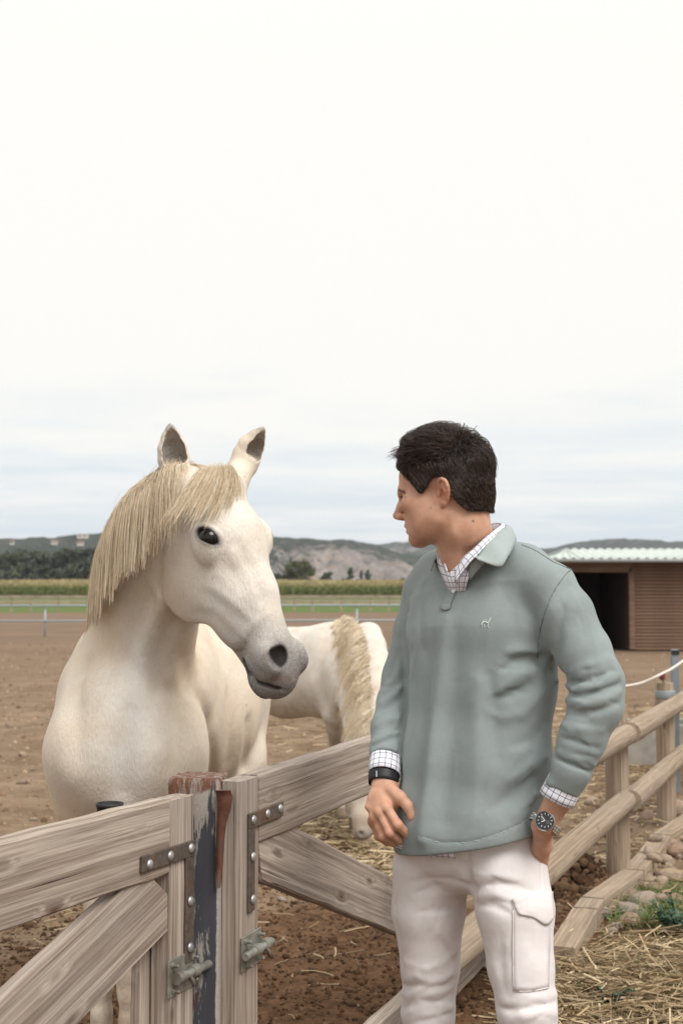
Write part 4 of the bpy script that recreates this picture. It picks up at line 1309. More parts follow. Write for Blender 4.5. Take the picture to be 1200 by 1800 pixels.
    F.ball(H(0.558, 0, -0.082), (0.078, 0.060, 0.060), R, 0.035)                          # muzzle
    F.ball(H(0.608, 0, -0.110), (0.038, 0.050, 0.040), R, 0.03)                           # upper lip
    F.ball(H(0.578, 0, -0.156), (0.052, 0.040, 0.024), R, 0.012)                          # lower lip and chin
    for sg in (-1, 1):
        F.ball(H(0.560, sg * 0.040, -0.050), (0.044, 0.024, 0.036), R, 0.02)             # nostril wing
    return F, H, R, O, nk2
horse_field, HH, HR, HO, HNK = build_near_horse()
def finish_near_horse(F, H, R, nk):
    a, s, n = R
    hit = F.hit
    # ears: hollow cones, the opening turned forward
    ears = []
    for bx, by, tx, ty, Yb, Yt, op in ((311, 842, 299, 744, 3.80, 3.76, V(0.30, -0.92, -0.05)), (424, 828, 464, 751, 3.90, 3.86, V(0.72, -0.62, -0.28))):
        b, tp = P(bx, by, Yb), P(tx, ty, Yt)
        ax = unit(tp - b); L = np.linalg.norm(tp - b)
        op = unit(op - ax * (op @ ax)); ears.append((b, tp, op, ax, L))
        prof = [(-0.10, 0.029), (0.12, 0.035), (0.35, 0.0420), (0.55, 0.0390), (0.75, 0.0265), (0.90, 0.0125), (1.0, 0.003)]
        nodes = [(b + ax * L * t - op * 0.010 * math.sin(math.pi * min(max(t, 0), 1)) , (r, r * 0.80)) for t, r in prof]
        F.chain(nodes, 0.008, op)
        inn = [(b + ax * L * t + op * (0.012 - 0.010 * math.sin(math.pi * t)), (r, r * 0.95)) for t, r in [(0.16, 0.017), (0.35, 0.0325), (0.55, 0.0305), (0.75, 0.0185), (0.92, 0.0050)]]
        F.chain(inn, 0.004, op, 'cut')
    F.chain([(ears[1][0] + ears[1][3] * 0.02, 0.030), (H(0.05, 0.045, -0.055), 0.045)], 0.03)
    F.chain([(ears[0][0] + ears[0][3] * 0.01, 0.028), (H(0.05, -0.045, -0.055), 0.045)], 0.03)
    # eyes
    eyes = []
    for sg in (-1, 1):
        e1 = unit(0.60 * a + 0.80 * n); e2 = unit(0.80 * a * -1 + 0.60 * n)
        if sg < 0:
            c = hit(363, 941) ; nn = F.normal(c, 0.012)
        else:
            c0 = H(0.205, 0.2, -0.062); c = c0
            for q in range(200):
                c = c - s * 0.002
                if F.sample(c)[0] < 0: break
            nn = F.normal(c, 0.012)
        e1 = unit(e1 - nn * (e1 @ nn)); e2 = unit(np.cross(nn, e1))
        if e2[2] < 0: e2 = -e2
        A = np.array([e1, e2, nn])
        F.fold([c - e1 * 0.034 + e2 * 0.010, c - e1 * 0.012 + e2 * 0.027, c + e1 * 0.014 + e2 * 0.026, c + e1 * 0.034 + e2 * 0.004], 0.0075, 0.0045)   # upper lid
        F.fold([c - e1 * 0.030 + e2 * 0.028, c + e1 * 0.002 + e2 * 0.042, c + e1 * 0.030 + e2 * 0.030], 0.008, -0.0035)    # crease over it
        F.fold([c - e1 * 0.030 - e2 * 0.012, c - e2 * 0.021, c + e1 * 0.030 - e2 * 0.012], 0.008, 0.003)                    # lower lid
        F.ball(c + nn * 0.004, (0.0345, 0.0150, 0.020), A, 0.004, 'cut')
        F.ball(c + nn * 0.004 + e1 * 0.018 - e2 * 0.006, (0.0200, 0.009, 0.02), A, 0.005, 'cut')
        eyes.append((c, A))
    # nostrils
    nost = []
    cN = hit(487, 1157)
    for sg in (-1, 1):
        kk = 1.0 if sg < 0 else 0.5
        c = cN if sg < 0 else s * 0.024 - n * 0.012 + cN - s * 2 * ((cN - H(0.55, 0, -0.05)) @ s)
        nn = unit(sg * s + 0.15 * n + 0.55 * a)
        e1 = unit(a - 0.15 * n); e1 = unit(e1 - nn * (e1 @ nn)); e2 = np.cross(nn, e1)
        A = np.array([e1, e2, nn])
        ringp = [c + 0.033 * math.cos(q) * e1 + 0.024 * math.sin(q) * e2 for q in np.linspace(0.6, 2 * math.pi - 0.9, 13)]
        F.fold(ringp, 0.0070, 0.0050)
        F.ball(c - nn * 0.006, (0.0300 * kk, 0.0190 * kk, 0.040 * kk), A, 0.006, 'cut')
        nost.append((c, A))
    # mouth, chin, far-side groove between the nostrils
    mouth = F.hits([(427, 1160), (435, 1181), (450, 1196), (470, 1204), (490, 1210), (506, 1214), (516, 1214)])
    F.fold(mouth, [0.006, 0.006, 0.005, 0.005, 0.005, 0.005, 0.005], [-0.006, -0.010, -0.008, -0.006, -0.004, -0.0015, 0.0])
    F.fold(F.hits([(436, 1162), (448, 1180), (466, 1192)]), 0.011, 0.004)
    F.fold(F.hits([(512, 1150), (514, 1172), (518, 1190)]), 0.006, -0.004)
    # bones and veins of the face
    F.fold(F.hits([(368, 1032), (395, 1048), (425, 1072), (445, 1092)]), [0.016, 0.015, 0.014, 0.012], [0.002, 0.003, 0.002, 0.001])       # facial crest
    F.fold(F.hits([(360, 1044), (390, 1064), (420, 1092)]), 0.024, -0.0025)
    F.fold(F.hits([(372, 975), (402, 1000), (430, 1030)]), 0.026, -0.005)
    F.fold(F.hits([(418, 958), (440, 1000), (462, 1050)]), 0.018, -0.005)
    F.fold(F.hits([(430, 1120), (448, 1095), (470, 1080)]), 0.010, 0.003)
    F.fold(F.hits([(345, 1080), (375, 1085), (405, 1115)]), 0.020, -0.004)
    F.fold(F.hits([(330, 905), (345, 895), (362, 890)]), 0.016, -0.006)
    # edge of the cheek against the neck
    F.fold(F.hits([(286, 948), (279, 985), (280, 1030), (296, 1066), (318, 1088)]), 0.012, -0.010)
    # muscles of the neck and breast
    M = lambda pix, w, a: F.fold(F.hits(pix), w, a, 1.6)
    M([(290, 1050), (268, 1090), (250, 1150), (243, 1230)], [0.03, 0.03, 0.035, 0.04], [0.014, 0.022, 0.018, 0.005])
    M([(262, 1052), (238, 1100), (218, 1160), (208, 1240)], [0.022, 0.026, 0.03, 0.03], [-0.012, -0.018, -0.014, -0.004])
    M([(300, 1100), (283, 1150), (276, 1210)], 0.024, -0.014)
    M([(228, 1250), (220, 1310), (216, 1390)], [0.03, 0.035, 0.03], [-0.010, -0.020, -0.018])
    M([(190, 1250), (176, 1320), (172, 1400)], 0.05, [0.004, 0.010, 0.006])
    M([(262, 1250), (262, 1320), (256, 1400)], 0.05, [0.004, 0.010, 0.006])
    M([(300, 1190), (330, 1240), (350, 1310), (354, 1370)], [0.03, 0.03, 0.028, 0.028], [0.008, 0.012, 0.010, 0.008])
    M([(318, 1150), (350, 1220), (368, 1300), (372, 1370)], [0.03, 0.03, 0.028, 0.028], [-0.012, -0.020, -0.022, -0.014])
    M([(298, 1220), (306, 1280), (300, 1350)], 0.022, [-0.004, -0.009, -0.006])
    M([(437, 1270), (434, 1310), (430, 1350)], 0.02, -0.018)
    M([(400, 1230), (404, 1290), (400, 1340)], 0.03, -0.008)
    M([(118, 1200), (108, 1280), (122, 1370)], 0.05, 0.006)
    M([(150, 1180), (136, 1250), (140, 1330)], 0.03, [-0.004, -0.010, -0.006])
    base = (-0.60, 4.55, 0.0)
    me, vv = F.mesh('horse')
    # colour zones
    rel = vv - HO; la, ls, ln = rel @ a, rel @ s, rel @ n
    onhead = (vv[:, 1] < 3.98) & (vv[:, 2] > 1.15)
    grey = np.clip((la + 0.35 * np.clip(-ln - 0.06, 0, 1) - 0.405) / 0.15, 0, 1) * onhead * (vv[:, 1] < 3.75) * 0.74
    ed = np.minimum(*[np.sqrt((((vv - c) @ A[0] - 0.002) / 1.95) ** 2 + ((vv - c) @ A[1] - 0.001 + 0.10 * ((vv - c) @ A[0])) ** 2 + (((vv - c) @ A[2]) / 1.6) ** 2) for c, A in eyes])
    black = np.clip(1 - (ed - 0.0165) / 0.0035, 0, 1)
    grey = np.maximum(grey, np.clip(1 - (ed - 0.0190) / 0.010, 0, 1) * 0.85)
    for c, A in nost:
        q = (vv - c) @ A.T
        q[:, 2] += 0.006
        kk = 1.0 if c is nost[0][0] else 0.5
        e = np.sqrt((q[:, 0] / 0.0300) ** 2 + (q[:, 1] / 0.0190) ** 2 + (q[:, 2] / 0.040) ** 2) / kk
        black = np.maximum(black, np.clip((1.16 - e) / 0.14, 0, 1) * np.clip((0.010 - q[:, 2]) / 0.012, 0, 1))
        grey = np.maximum(grey, np.clip(1.9 - e, 0, 1) * 0.95)
    pink = np.zeros(len(vv))
    md = seg_dist(vv, mouth[:5])
    black = np.maximum(black, np.clip(1 - (md - 0.004) / 0.005, 0, 1) * 0.9)
    lower = onhead & (vv[:, 1] < 3.72) & (la > 0.44) & (ln < -0.155)
    grey = np.maximum(grey, lower * np.clip((la - 0.46) / 0.05, 0, 1) * 0.96)
    pink = np.maximum(pink, np.clip(1 - seg_dist(vv, F.hits([(478, 1190), (505, 1196), (525, 1188)])) / 0.02, 0, 1) * 0.6)
    for b, tp, op, ax, L in ears:
        q = vv - b; h = q @ ax / L
        near = (h > 0.08) & (h < 1.05) & (np.linalg.norm(q - np.outer(q @ ax, ax), axis=1) < 0.05)
        nrm = np.zeros((len(vv), 3))
        idx = np.nonzero(near)[0]
        e = 0.004
        g = np.stack([F.sample(vv[idx] + e * k) - F.sample(vv[idx] - e * k) for k in np.eye(3)], 1)
        rad = q[idx] - np.outer(q[idx] @ ax, ax) + op * 0.006
        inside = (np.sum(g * rad, 1) < 0)
        grey[idx] = np.maximum(grey[idx], inside * np.clip(0.66 - 0.5 * np.abs(h[idx] - 0.45), 0, 1))
        grey[idx] = np.maximum(grey[idx], np.clip((h[idx] - 0.72) / 0.25, 0, 1) * 0.55)
    warm = np.where(onhead, 0.16 + 0.45 * np.clip((-ln - 0.10) / 0.15, 0, 1) + 0.35 * np.clip((0.12 - la) / 0.12, 0, 1), 0.72)
    warm = np.clip(warm - 0.55 * np.exp(-((seg_dist(vv, F.hits([(250, 1150), (235, 1240), (222, 1330), (216, 1400)])) / 0.09) ** 2)), 0, 1)
    vcol(me, 'grey', grey); vcol(me, 'black', np.clip(black, 0, 1)); vcol(me, 'pink', np.clip(pink, 0, 1)); vcol(me, 'warm', warm)
    vcol(me, 'hoof', (vv[:, 2] < 0.075) * 1.0)
    vcol(me, 'dirt', np.clip((0.55 - vv[:, 2]) / 0.5, 0, 0.7))
    o = link('horse', me, M_COAT, None, True)
    tag(o, 'cream white horse in front, head turned to the man, standing behind the wooden gate', 'horse', 'white horses in the paddock')
    for c, A in eyes:
        m = MB()
        cc = c - A[2] * 0.0275
        prof = [(0.0310 * math.sin(t), 0.0310 * math.cos(t)) for t in np.linspace(math.pi * 0.98, 0.02, 14)]
        m.disc(cc, A[2], prof, 24)
        m.build('eye', M_EYE, o, True)
    # dark skin lining the nostrils and the ear shells comes from the coat zones; hair follows
    # --- mane
    rng = np.random.default_rng(3)
    crest = np.array([q[0] + unit(q[2] - unit(HNK[min(i + 1, len(HNK) - 1)][0] - HNK[max(i - 1, 0)][0]) * (q[2] @ unit(HNK[min(i + 1, len(HNK) - 1)][0] - HNK[max(i - 1, 0)][0]))) * q[1][1] * 0.97 for i, q in enumerate(nk)])[::-1]
    crest = np.vstack([H(0.035, -0.03, -0.012)[None] * 0 + P(318, 842, 3.885), crest])
    crest = catmull(crest, 8)
    N = 8500
    u = rng.random(N) * 0.86 * (len(crest) - 1.001); i = u.astype(int); f = (u - i)[:, None]
    roots = crest[i] * (1 - f) + crest[i + 1] * f + rng.normal(0, 0.007, (N, 3))
    tt = u / len(crest)
    near = unit(V(0.10, -0.95, 0.05))
    dirs = near + rng.normal(0, 0.25, (N, 3)) + np.outer(rng.random(N) * 0.35, V(-0.5, 0.2, 0.6))
    lens = (0.20 + 0.06 * np.sin(tt * 3.1) - 0.07 * sstep(0.45, 0.9, tt)) * (0.25 + 0.95 * rng.random(N) ** 0.8) + 0.04 * (tt < 0.4)
    C = drape(F, roots, dirs, lens, 11, 0.42, 0.001 + 0.005 * rng.random(N), V(-0.02, -0.03, -1), 0.02)
    C = clump(C, 520, 0.72, rng)
    strands('mane', C, 0.00043 * rng.uniform(0.7, 1.2, N), 0.00035, M_MANE, o)
    # --- forelock
    N = 1700
    j = rng.uniform(-1, 1, N)
    roots = H(0.018, 0, 0.0) + np.outer(j * 0.056 - 0.006, s) + np.outer(rng.normal(0.0, 0.010, N), a) - np.outer(np.abs(j) ** 2 * 0.012, n)
    dirs = np.outer(np.ones(N), 0.8 * a + 0.5 * n) + np.outer(j * 0.9 - 0.62, s) + rng.normal(0, 0.12, (N, 3))
    lens = (0.03 + 0.20 * rng.random(N) ** 1.2) * (1 - 0.5 * np.maximum(j, 0))
    C = drape(F, roots, dirs, lens, 12, 0.16, 0.002 + 0.006 * rng.random(N), unit(0.75 * a - 0.75 * s - 0.35 * n), 0.03)
    C = clump(C, 110, 0.75, rng)
    strands('forelock', C, 0.0004 * rng.uniform(0.7, 1.2, N), 0.0003, M_MANE, o)
    # --- tail hair behind the rump
    N = 300
    roots = V(-0.525, 5.50, 1.20) + rng.normal(0, 0.02, (N, 3)) * V(1, 0.6, 4)
    C = drape(F, roots, np.tile(V(0, 0.6, -0.4), (N, 1)) + rng.normal(0, 0.15, (N, 3)), rng.uniform(0.6, 0.95, N), 10, 0.4, 0.01, V(0, 0, -1), 0.03)
    C[:, :, 2] = np.maximum(C[:, :, 2], 0.12)
    strands('tail', C, 0.002, 0.0006, M_MANE, o)
    rebase_children(o, base)
    return o
def rebase_children(o, base):
    rebase(o, base)
    for c in o.children:
        c.matrix_parent_inverse = Matrix.Translation(-Vector(base))
near_horse = finish_near_horse(horse_field, HH, HR, HNK)

def build_far_horse():
    F = Field(axis_steps(-1.25, (0.50, 0.010)), axis_steps(7.75, (8.3, 0.008), (9.9, 0.012)), axis_steps(-0.02, (0.45, 0.008), (1.36, 0.010)))
    wi = P(606, 1100, 8.85)
    back = unit(V(-0.80, 0.60, 0))
    side = V(0.60, 0.80, 0)
    T = lambda l, w, z: V(wi[0], wi[1], 0) + back * l + side * w + V(0, 0, z)
    F.chain([(T(-0.12, 0, 0.90), (0.17, 0.22)), (T(0.12, 0, 0.92), (0.21, 0.275)), (T(0.45, 0, 0.905), (0.26, 0.275)), (T(0.72, 0, 0.93), (0.25, 0.25)), (T(0.95, 0, 0.97), (0.21, 0.22))], 0.07)
    F.ball(T(0.95, 0, 0.98), (0.24, 0.24, 0.22), k=0.07)
    F.chain([(T(-0.02, 0, 1.15), (0.07, 0.09)), (T(0.28, 0, 1.09), (0.10, 0.08))], 0.09)
    for sg in (-1, 1):
        F.chain([(T(0.08, sg * 0.08, 1.08), 0.10), (T(-0.10, sg * 0.12, 0.86), 0.11), (T(-0.02, sg * 0.12, 0.68), 0.085)], 0.07)
    hf = [G(592, 1437), G(617, 1455)]
    for sg, g in ((-1, hf[0]), (1, hf[1])):
        top = T(-0.02, sg * 0.12, 0.68)
        k = top * 0.45 + g * 0.55; k[2] = 0.40
        F.chain([(top, (0.075, 0.085)), (k + V(0, 0, 0.05), 0.040), (k, 0.042), (V(g[0], g[1], 0.30), 0.029), (V(g[0], g[1], 0.16), 0.028), (V(g[0], g[1], 0.12), 0.032), (V(g[0] + .02, g[1] - .02, 0.07), 0.03)], 0.03)
        F.chain([(V(g[0] + .02, g[1] - .02, 0.06), 0.036), (V(g[0] + .03, g[1] - .03, 0.015), 0.046)], 0.01)
    for sg in (-1, 1):
        F.chain([(T(0.98, sg * 0.11, 0.92), (0.13, 0.18)), (T(0.90, sg * 0.13, 0.70), (0.09, 0.12)), (T(1.05, sg * 0.12, 0.46), 0.05), (T(1.04, sg * 0.12, 0.38), 0.045), (T(0.99, sg * 0.12, 0.20), 0.028),
                 (T(0.97, sg * 0.12, 0.12), 0.032), (T(0.95, sg * 0.12, 0.02), 0.045)], 0.04)
    nk = [(P(622, 1150, 8.80), (0.13, 0.24), V(0.45, 0.1, 0.9)), (P(640, 1205, 8.52), (0.10, 0.19), V(0.7, -0.3, 0.6)), (P(650, 1275, 8.32), (0.085, 0.15), V(0.9, -0.35, 0.3)), (P(653, 1340, 8.20), (0.075, 0.115), V(0.95, -0.3, 0.0))]
    nk2 = [(q[:3], tuple(q[3:5]), q[5:]) for q in catmull([np.r_[q[0], q[1], q[2]] for q in nk], 3)]
    F.chain(nk2, 0.05)
    po, mz = P(655, 1345, 8.14), P(636, 1462, 8.02)
    ha = unit(mz - po); hn = unit(V(0.85, -0.5, 0.1)); hn = unit(hn - ha * (hn @ ha))
    F.chain([(po, (0.075, 0.10)), (po + ha * 0.16 - hn * 0.03, (0.075, 0.11)), (po + ha * 0.30, (0.052, 0.065)), (mz, (0.050, 0.055))], 0.03, hn)
    hs = np.cross(ha, hn)
    for q in (-1, 1):
        F.chain([(po - ha * 0.02 + hs * 0.05 * q + hn * 0.03, 0.03), (po - ha * 0.06 + hs * 0.08 * q + hn * 0.04, 0.032), (po - ha * 0.14 + hs * 0.10 * q + hn * 0.03, 0.006)], 0.01)
    nos = F.hit(634, 1466)
    F.ball(nos, 0.016, k=0.006, mode='cut')
    F.fold(F.hits([(622, 1458), (627, 1472), (640, 1478)]), 0.008, -0.012)
    F.fold(F.hits([(575, 1130), (560, 1180), (570, 1230)]), 0.04, -0.015)
    F.fold(F.hits([(596, 1140), (588, 1190), (592, 1240)]), 0.05, 0.015)
    me, vv = F.mesh('horse')
    base = tuple(T(0.4, 0, 0))
    hd = (vv - mz) @ ha
    near = np.linalg.norm(vv - mz, axis=1) < 0.30
    vcol(me, 'grey', np.clip(np.clip((hd + 0.09) / 0.10, 0, 1) * near * 0.6 + 0.07 + np.clip((0.62 - vv[:, 2]) / 0.2, 0, 1) * (vv[:, 1] > 8.45) * 0.30, 0, 1))
    vcol(me, 'black', np.clip(1 - np.linalg.norm(vv - nos, axis=1) / 0.022, 0, 1))
    vcol(me, 'pink', np.clip(hd / 0.05, 0, 1) * near * 0.5)
    vcol(me, 'warm', np.full(len(vv), 0.22)); vcol(me, 'hoof', (vv[:, 2] < 0.07) * (vv[:, 1] > 8.3))
    vcol(me, 'dirt', np.clip(0.18 + (0.85 - vv[:, 2]) / 0.7, 0.18, 0.55))
    o = link('horse', me, M_COAT, None, True)
    tag(o, 'white horse grazing behind with its head down on the straw', 'horse', 'white horses in the paddock')
    rng = np.random.default_rng(5)
    crest = [P(606, 1088, 8.86), P(618, 1092, 8.80), P(634, 1110, 8.70), P(648, 1140, 8.58), P(655, 1190, 8.42), P(656, 1250, 8.28), P(656, 1320, 8.16)]
    crest = catmull(crest, 5)
    N = 2600
    u = rng.random(N) * (len(crest) - 1.001); i = u.astype(int); f = (u - i)[:, None]
    roots = crest[i] * (1 - f) + crest[i + 1] * f + rng.normal(0, 0.012, (N, 3))
    tt = u / len(crest)
    C = drape(F, roots, np.tile(V(-0.75, -0.45, -0.05), (N, 1)) + rng.normal(0, 0.14, (N, 3)), (0.13 + 0.20 * np.clip(tt * 2, 0, 1)) * (0.25 + 0.8 * rng.random(N)), 9, 0.25, 0.003 + 0.012 * rng.random(N), unit(V(-0.25, -0.05, -1)), 0.02)
    C = clump(C, 170, 0.7, rng)
    strands('mane', C, 0.0011 * rng.uniform(0.6, 1.2, N), 0.0007, M_MANE, o)
    tb = T(1.20, 0, 1.08)
    N = 250
    C = drape(F, tb + rng.normal(0, 0.02, (N, 3)), np.tile(back * 0.6 + V(0, 0, -0.3), (N, 1)) + rng.normal(0, 0.12, (N, 3)), rng.uniform(0.5, 0.85, N), 8, 0.4, 0.01)
    strands('tail', C, 0.003, 0.001, M_MANE, o)
    rebase_children(o, base)
    return o
far_horse = build_far_horse()

# ------------------------------------------------------------------ the man
def skin_material():
    t = NT('skin')
    co = t.co()
    n1 = t.noise(co, 24, 4, 0.6); n2 = t.noise(co, 260, 3, 0.6)
    col = t.mix(t.rng(n1, 0.35, 0.65), (0.455, 0.245, 0.160), (0.560, 0.330, 0.235))
    col = t.mix(t.attr('red'), col, (0.50, 0.165, 0.105))
    col = t.mix(t.attr('dark'), col, (0.055, 0.028, 0.020))
    col = t.mix(t.attr('pale'), col, (0.66, 0.44, 0.34))
    return t.bsdf(col, 0.50, t.bump(n2, 0.16, 0.0015), 0, 0.35, 0.22, (0.10, 0.035, 0.018))
def cloth_material(name, c0, c1, weave=900, bump=0.25, rough=0.9, sheen=0.12, blot=7.0):
    t = NT(name)
    co = t.co()
    n1 = t.noise(co, blot, 4, 0.6); w = t.noise(co, weave, 2, 0.6); n3 = t.noise(co, 60, 4, 0.65)
    col = t.mix(t.rng(n1, 0.3, 0.7), c0, c1)
    col = t.mix(t.rng(w, 0.35, 0.65, 0.0, 0.16), col, [q * 0.6 for q in c0])
    col = t.mix(t.rng(n3, 0.5, 0.72, 0, 0.10), col, [min(1, q * 1.35) for q in c1])
    nb = t.bump(w, bump * 1.6, 0.0016)
    wr = t.noise(t.co(scale=(1, 1, 0.45)), 16, 5, 0.6, 0.8)
    nb = t.bump(n3, 0.10, 0.006, nb)
    nb = t.bump(wr, 0.09, 0.010, nb)
    cr = t.noise(t.co(scale=(1, 1, 0.35)), 11, 2, 0.45, 0.5)
    ridge = t.rng(t.math('ABSOLUTE', t.math('SUBTRACT', cr, 0.5)), 0.0, 0.05, 1, 0, True)
    nb = t.bump(t.math('MULTIPLY', ridge, t.rng(n1, 0.4, 0.65)), 0.045, 0.006, nb)
    return t.bsdf(col, rough, nb, 0, 0.12, sheen=sheen)
def check_material():
    t = NT('checked_shirt_cotton')
    uv = t.n('ShaderNodeUVMap').outputs[0]
    sep = t.n('ShaderNodeSeparateXYZ'); t.put(sep.inputs[0], uv)
    lines = None
    for q, wd in ((0, 0.052), (1, 0.052)):
        f = t.math('FRACT', t.math('MULTIPLY', sep.outputs[q], 1 / 0.0135))
        l = t.math('LESS_THAN', t.math('ABSOLUTE', t.math('SUBTRACT', f, 0.5)), wd)
        lines = l if lines is None else t.math('MAXIMUM', lines, l)
    n = t.noise(t.co(), 900, 2)
    base = t.mix(t.rng(n, 0.3, 0.7), (0.68, 0.68, 0.76), (0.80, 0.80, 0.86))
    col = t.mix(lines, base, (0.085, 0.085, 0.14))
    return t.bsdf(col, 0.85, t.bump(n, 0.2, 0.0008), 0, 0.2)
M_SKIN = skin_material()
M_POLO = cloth_material('polo_sage', (0.226, 0.262, 0.265), (0.270, 0.308, 0.310))
M_RIB = cloth_material('polo_sage_rib', (0.31, 0.36, 0.355), (0.36, 0.41, 0.405), 700)
M_PANT = cloth_material('trouser_twill', (0.65, 0.61, 0.61), (0.73, 0.69, 0.69), 1100, 0.2, 0.92, 0.1, 5.0)
M_SEAM = flat('seam_thread', (0.12, 0.145, 0.142), 0.9)
M_CHECK = check_material()
M_HAIR = hair_material('dark_hair', (0.010, 0.0056, 0.0042), (0.026, 0.0140, 0.010), (0.085, 0.048, 0.034), 0.38, 0.5)
M_SCALP = flat('hair_base', (0.010, 0.0065, 0.0055), 0.7)
M_STEEL = NT('brushed_steel').bsdf((0.56, 0.56, 0.57), 0.28, None, 1.0, 0.5)
M_DIAL = flat('watch_dial', (0.012, 0.013, 0.017), 0.25, 0, 0.5)
M_MARK = flat('watch_marks', (0.75, 0.75, 0.74), 0.4)
M_BLACK = flat('black_rubber', (0.014, 0.014, 0.017), 0.5)
M_THREAD = flat('pale_thread', (0.52, 0.60, 0.57), 0.8)
M_NAIL = NT('nail').bsdf((0.62, 0.40, 0.34), 0.3, None, 0, 0.5, 0.2)

def sheet(name, G3, thick, mat, parent, uv=None, smooth=True):
    """solid cloth sheet through a grid of points (nu, nv, 3); uv in metres"""
    G3 = np.asarray(G3, float); nu, nv, _ = G3.shape
    du = np.gradient(G3, axis=0); dv = np.gradient(G3, axis=1)
    N = np.cross(du, dv); N /= np.linalg.norm(N, axis=2, keepdims=True) + 1e-12
    # outward = towards the side the caller's grid faces
    A = G3 + N * thick / 2; B = G3 - N * thick / 2
    vv = np.vstack([A.reshape(-1, 3), B.reshape(-1, 3)])
    idx = np.arange(nu * nv).reshape(nu, nv); o = nu * nv
    f = [np.stack([idx[:-1, :-1], idx[1:, :-1], idx[1:, 1:], idx[:-1, 1:]], -1).reshape(-1, 4)]
    f.append(f[0][:, ::-1] + o)
    for e in (idx[0, :], idx[-1, ::-1], idx[::-1, 0], idx[:, -1]):
        f.append(np.stack([e[:-1], e[1:], e[1:] + o, e[:-1] + o], 1))
    fa = np.vstack(f)
    me = fast_mesh(name, vv, fa)
    if uv is None:
        U = np.cumsum(np.r_[0, np.linalg.norm(np.diff(G3[:, nv // 2], axis=0), axis=1)]); W = np.cumsum(np.r_[0, np.linalg.norm(np.diff(G3[nu // 2], axis=0), axis=1)])
        uv = np.stack(np.meshgrid(U, W, indexing='ij'), -1)
    uv = uv + 0.0035
    flat_uv = np.vstack([uv.reshape(-1, 2)] * 2)
    lay = me.uv_layers.new(name='UVMap')
    lay.data.foreach_set('uv', flat_uv[fa.ravel()].astype(np.float32).ravel())
    return link(name, me, mat, parent, smooth)
def patch_px(F, quad, nu, nv, off):
    """grid over the surface of F inside a pixel quad (4 corners, or rows of polylines), lifted by off"""
    rows = [catmull(np.array(q, float), 8) for q in quad]
    out = np.empty((nu, nv, 3))
    ts = np.linspace(0, 1, nv)
    def at(poly, t):
        L = np.r_[0, np.cumsum(np.linalg.norm(np.diff(poly, axis=0), axis=1))]; L /= L[-1]
        return np.array([np.interp(t, L, poly[:, 0]), np.interp(t, L, poly[:, 1])])
    for i, u in enumerate(np.linspace(0, 1, nu)):
        k = u * (len(rows) - 1); k0 = min(int(k), len(rows) - 2); w = k - k0
        for j, t in enumerate(ts):
            p = at(rows[k0], t) * (1 - w) + at(rows[k0 + 1], t) * w
            h = F.hit(*p); out[i, j] = h + F.normal(h, 0.012) * off
    return out

# frames: torso turned towards the gate, head turned further to the horse
TF = unit(V(-0.64, -0.77, 0)); TL = V(0.77, -0.64, 0)
HF = unit(V(-0.935, 0.35, -0.06)); HL = unit(V(-0.35, -0.935, 0.0)); HU = unit(np.cross(HF, HL))
if HU[2] < 0: HU = -HU
HM = P(784, 872, 3.16)
Hd = lambda f, l, u: HM + f * HF + l * HL + u * HU
HRt = np.array([HF, HL, HU])

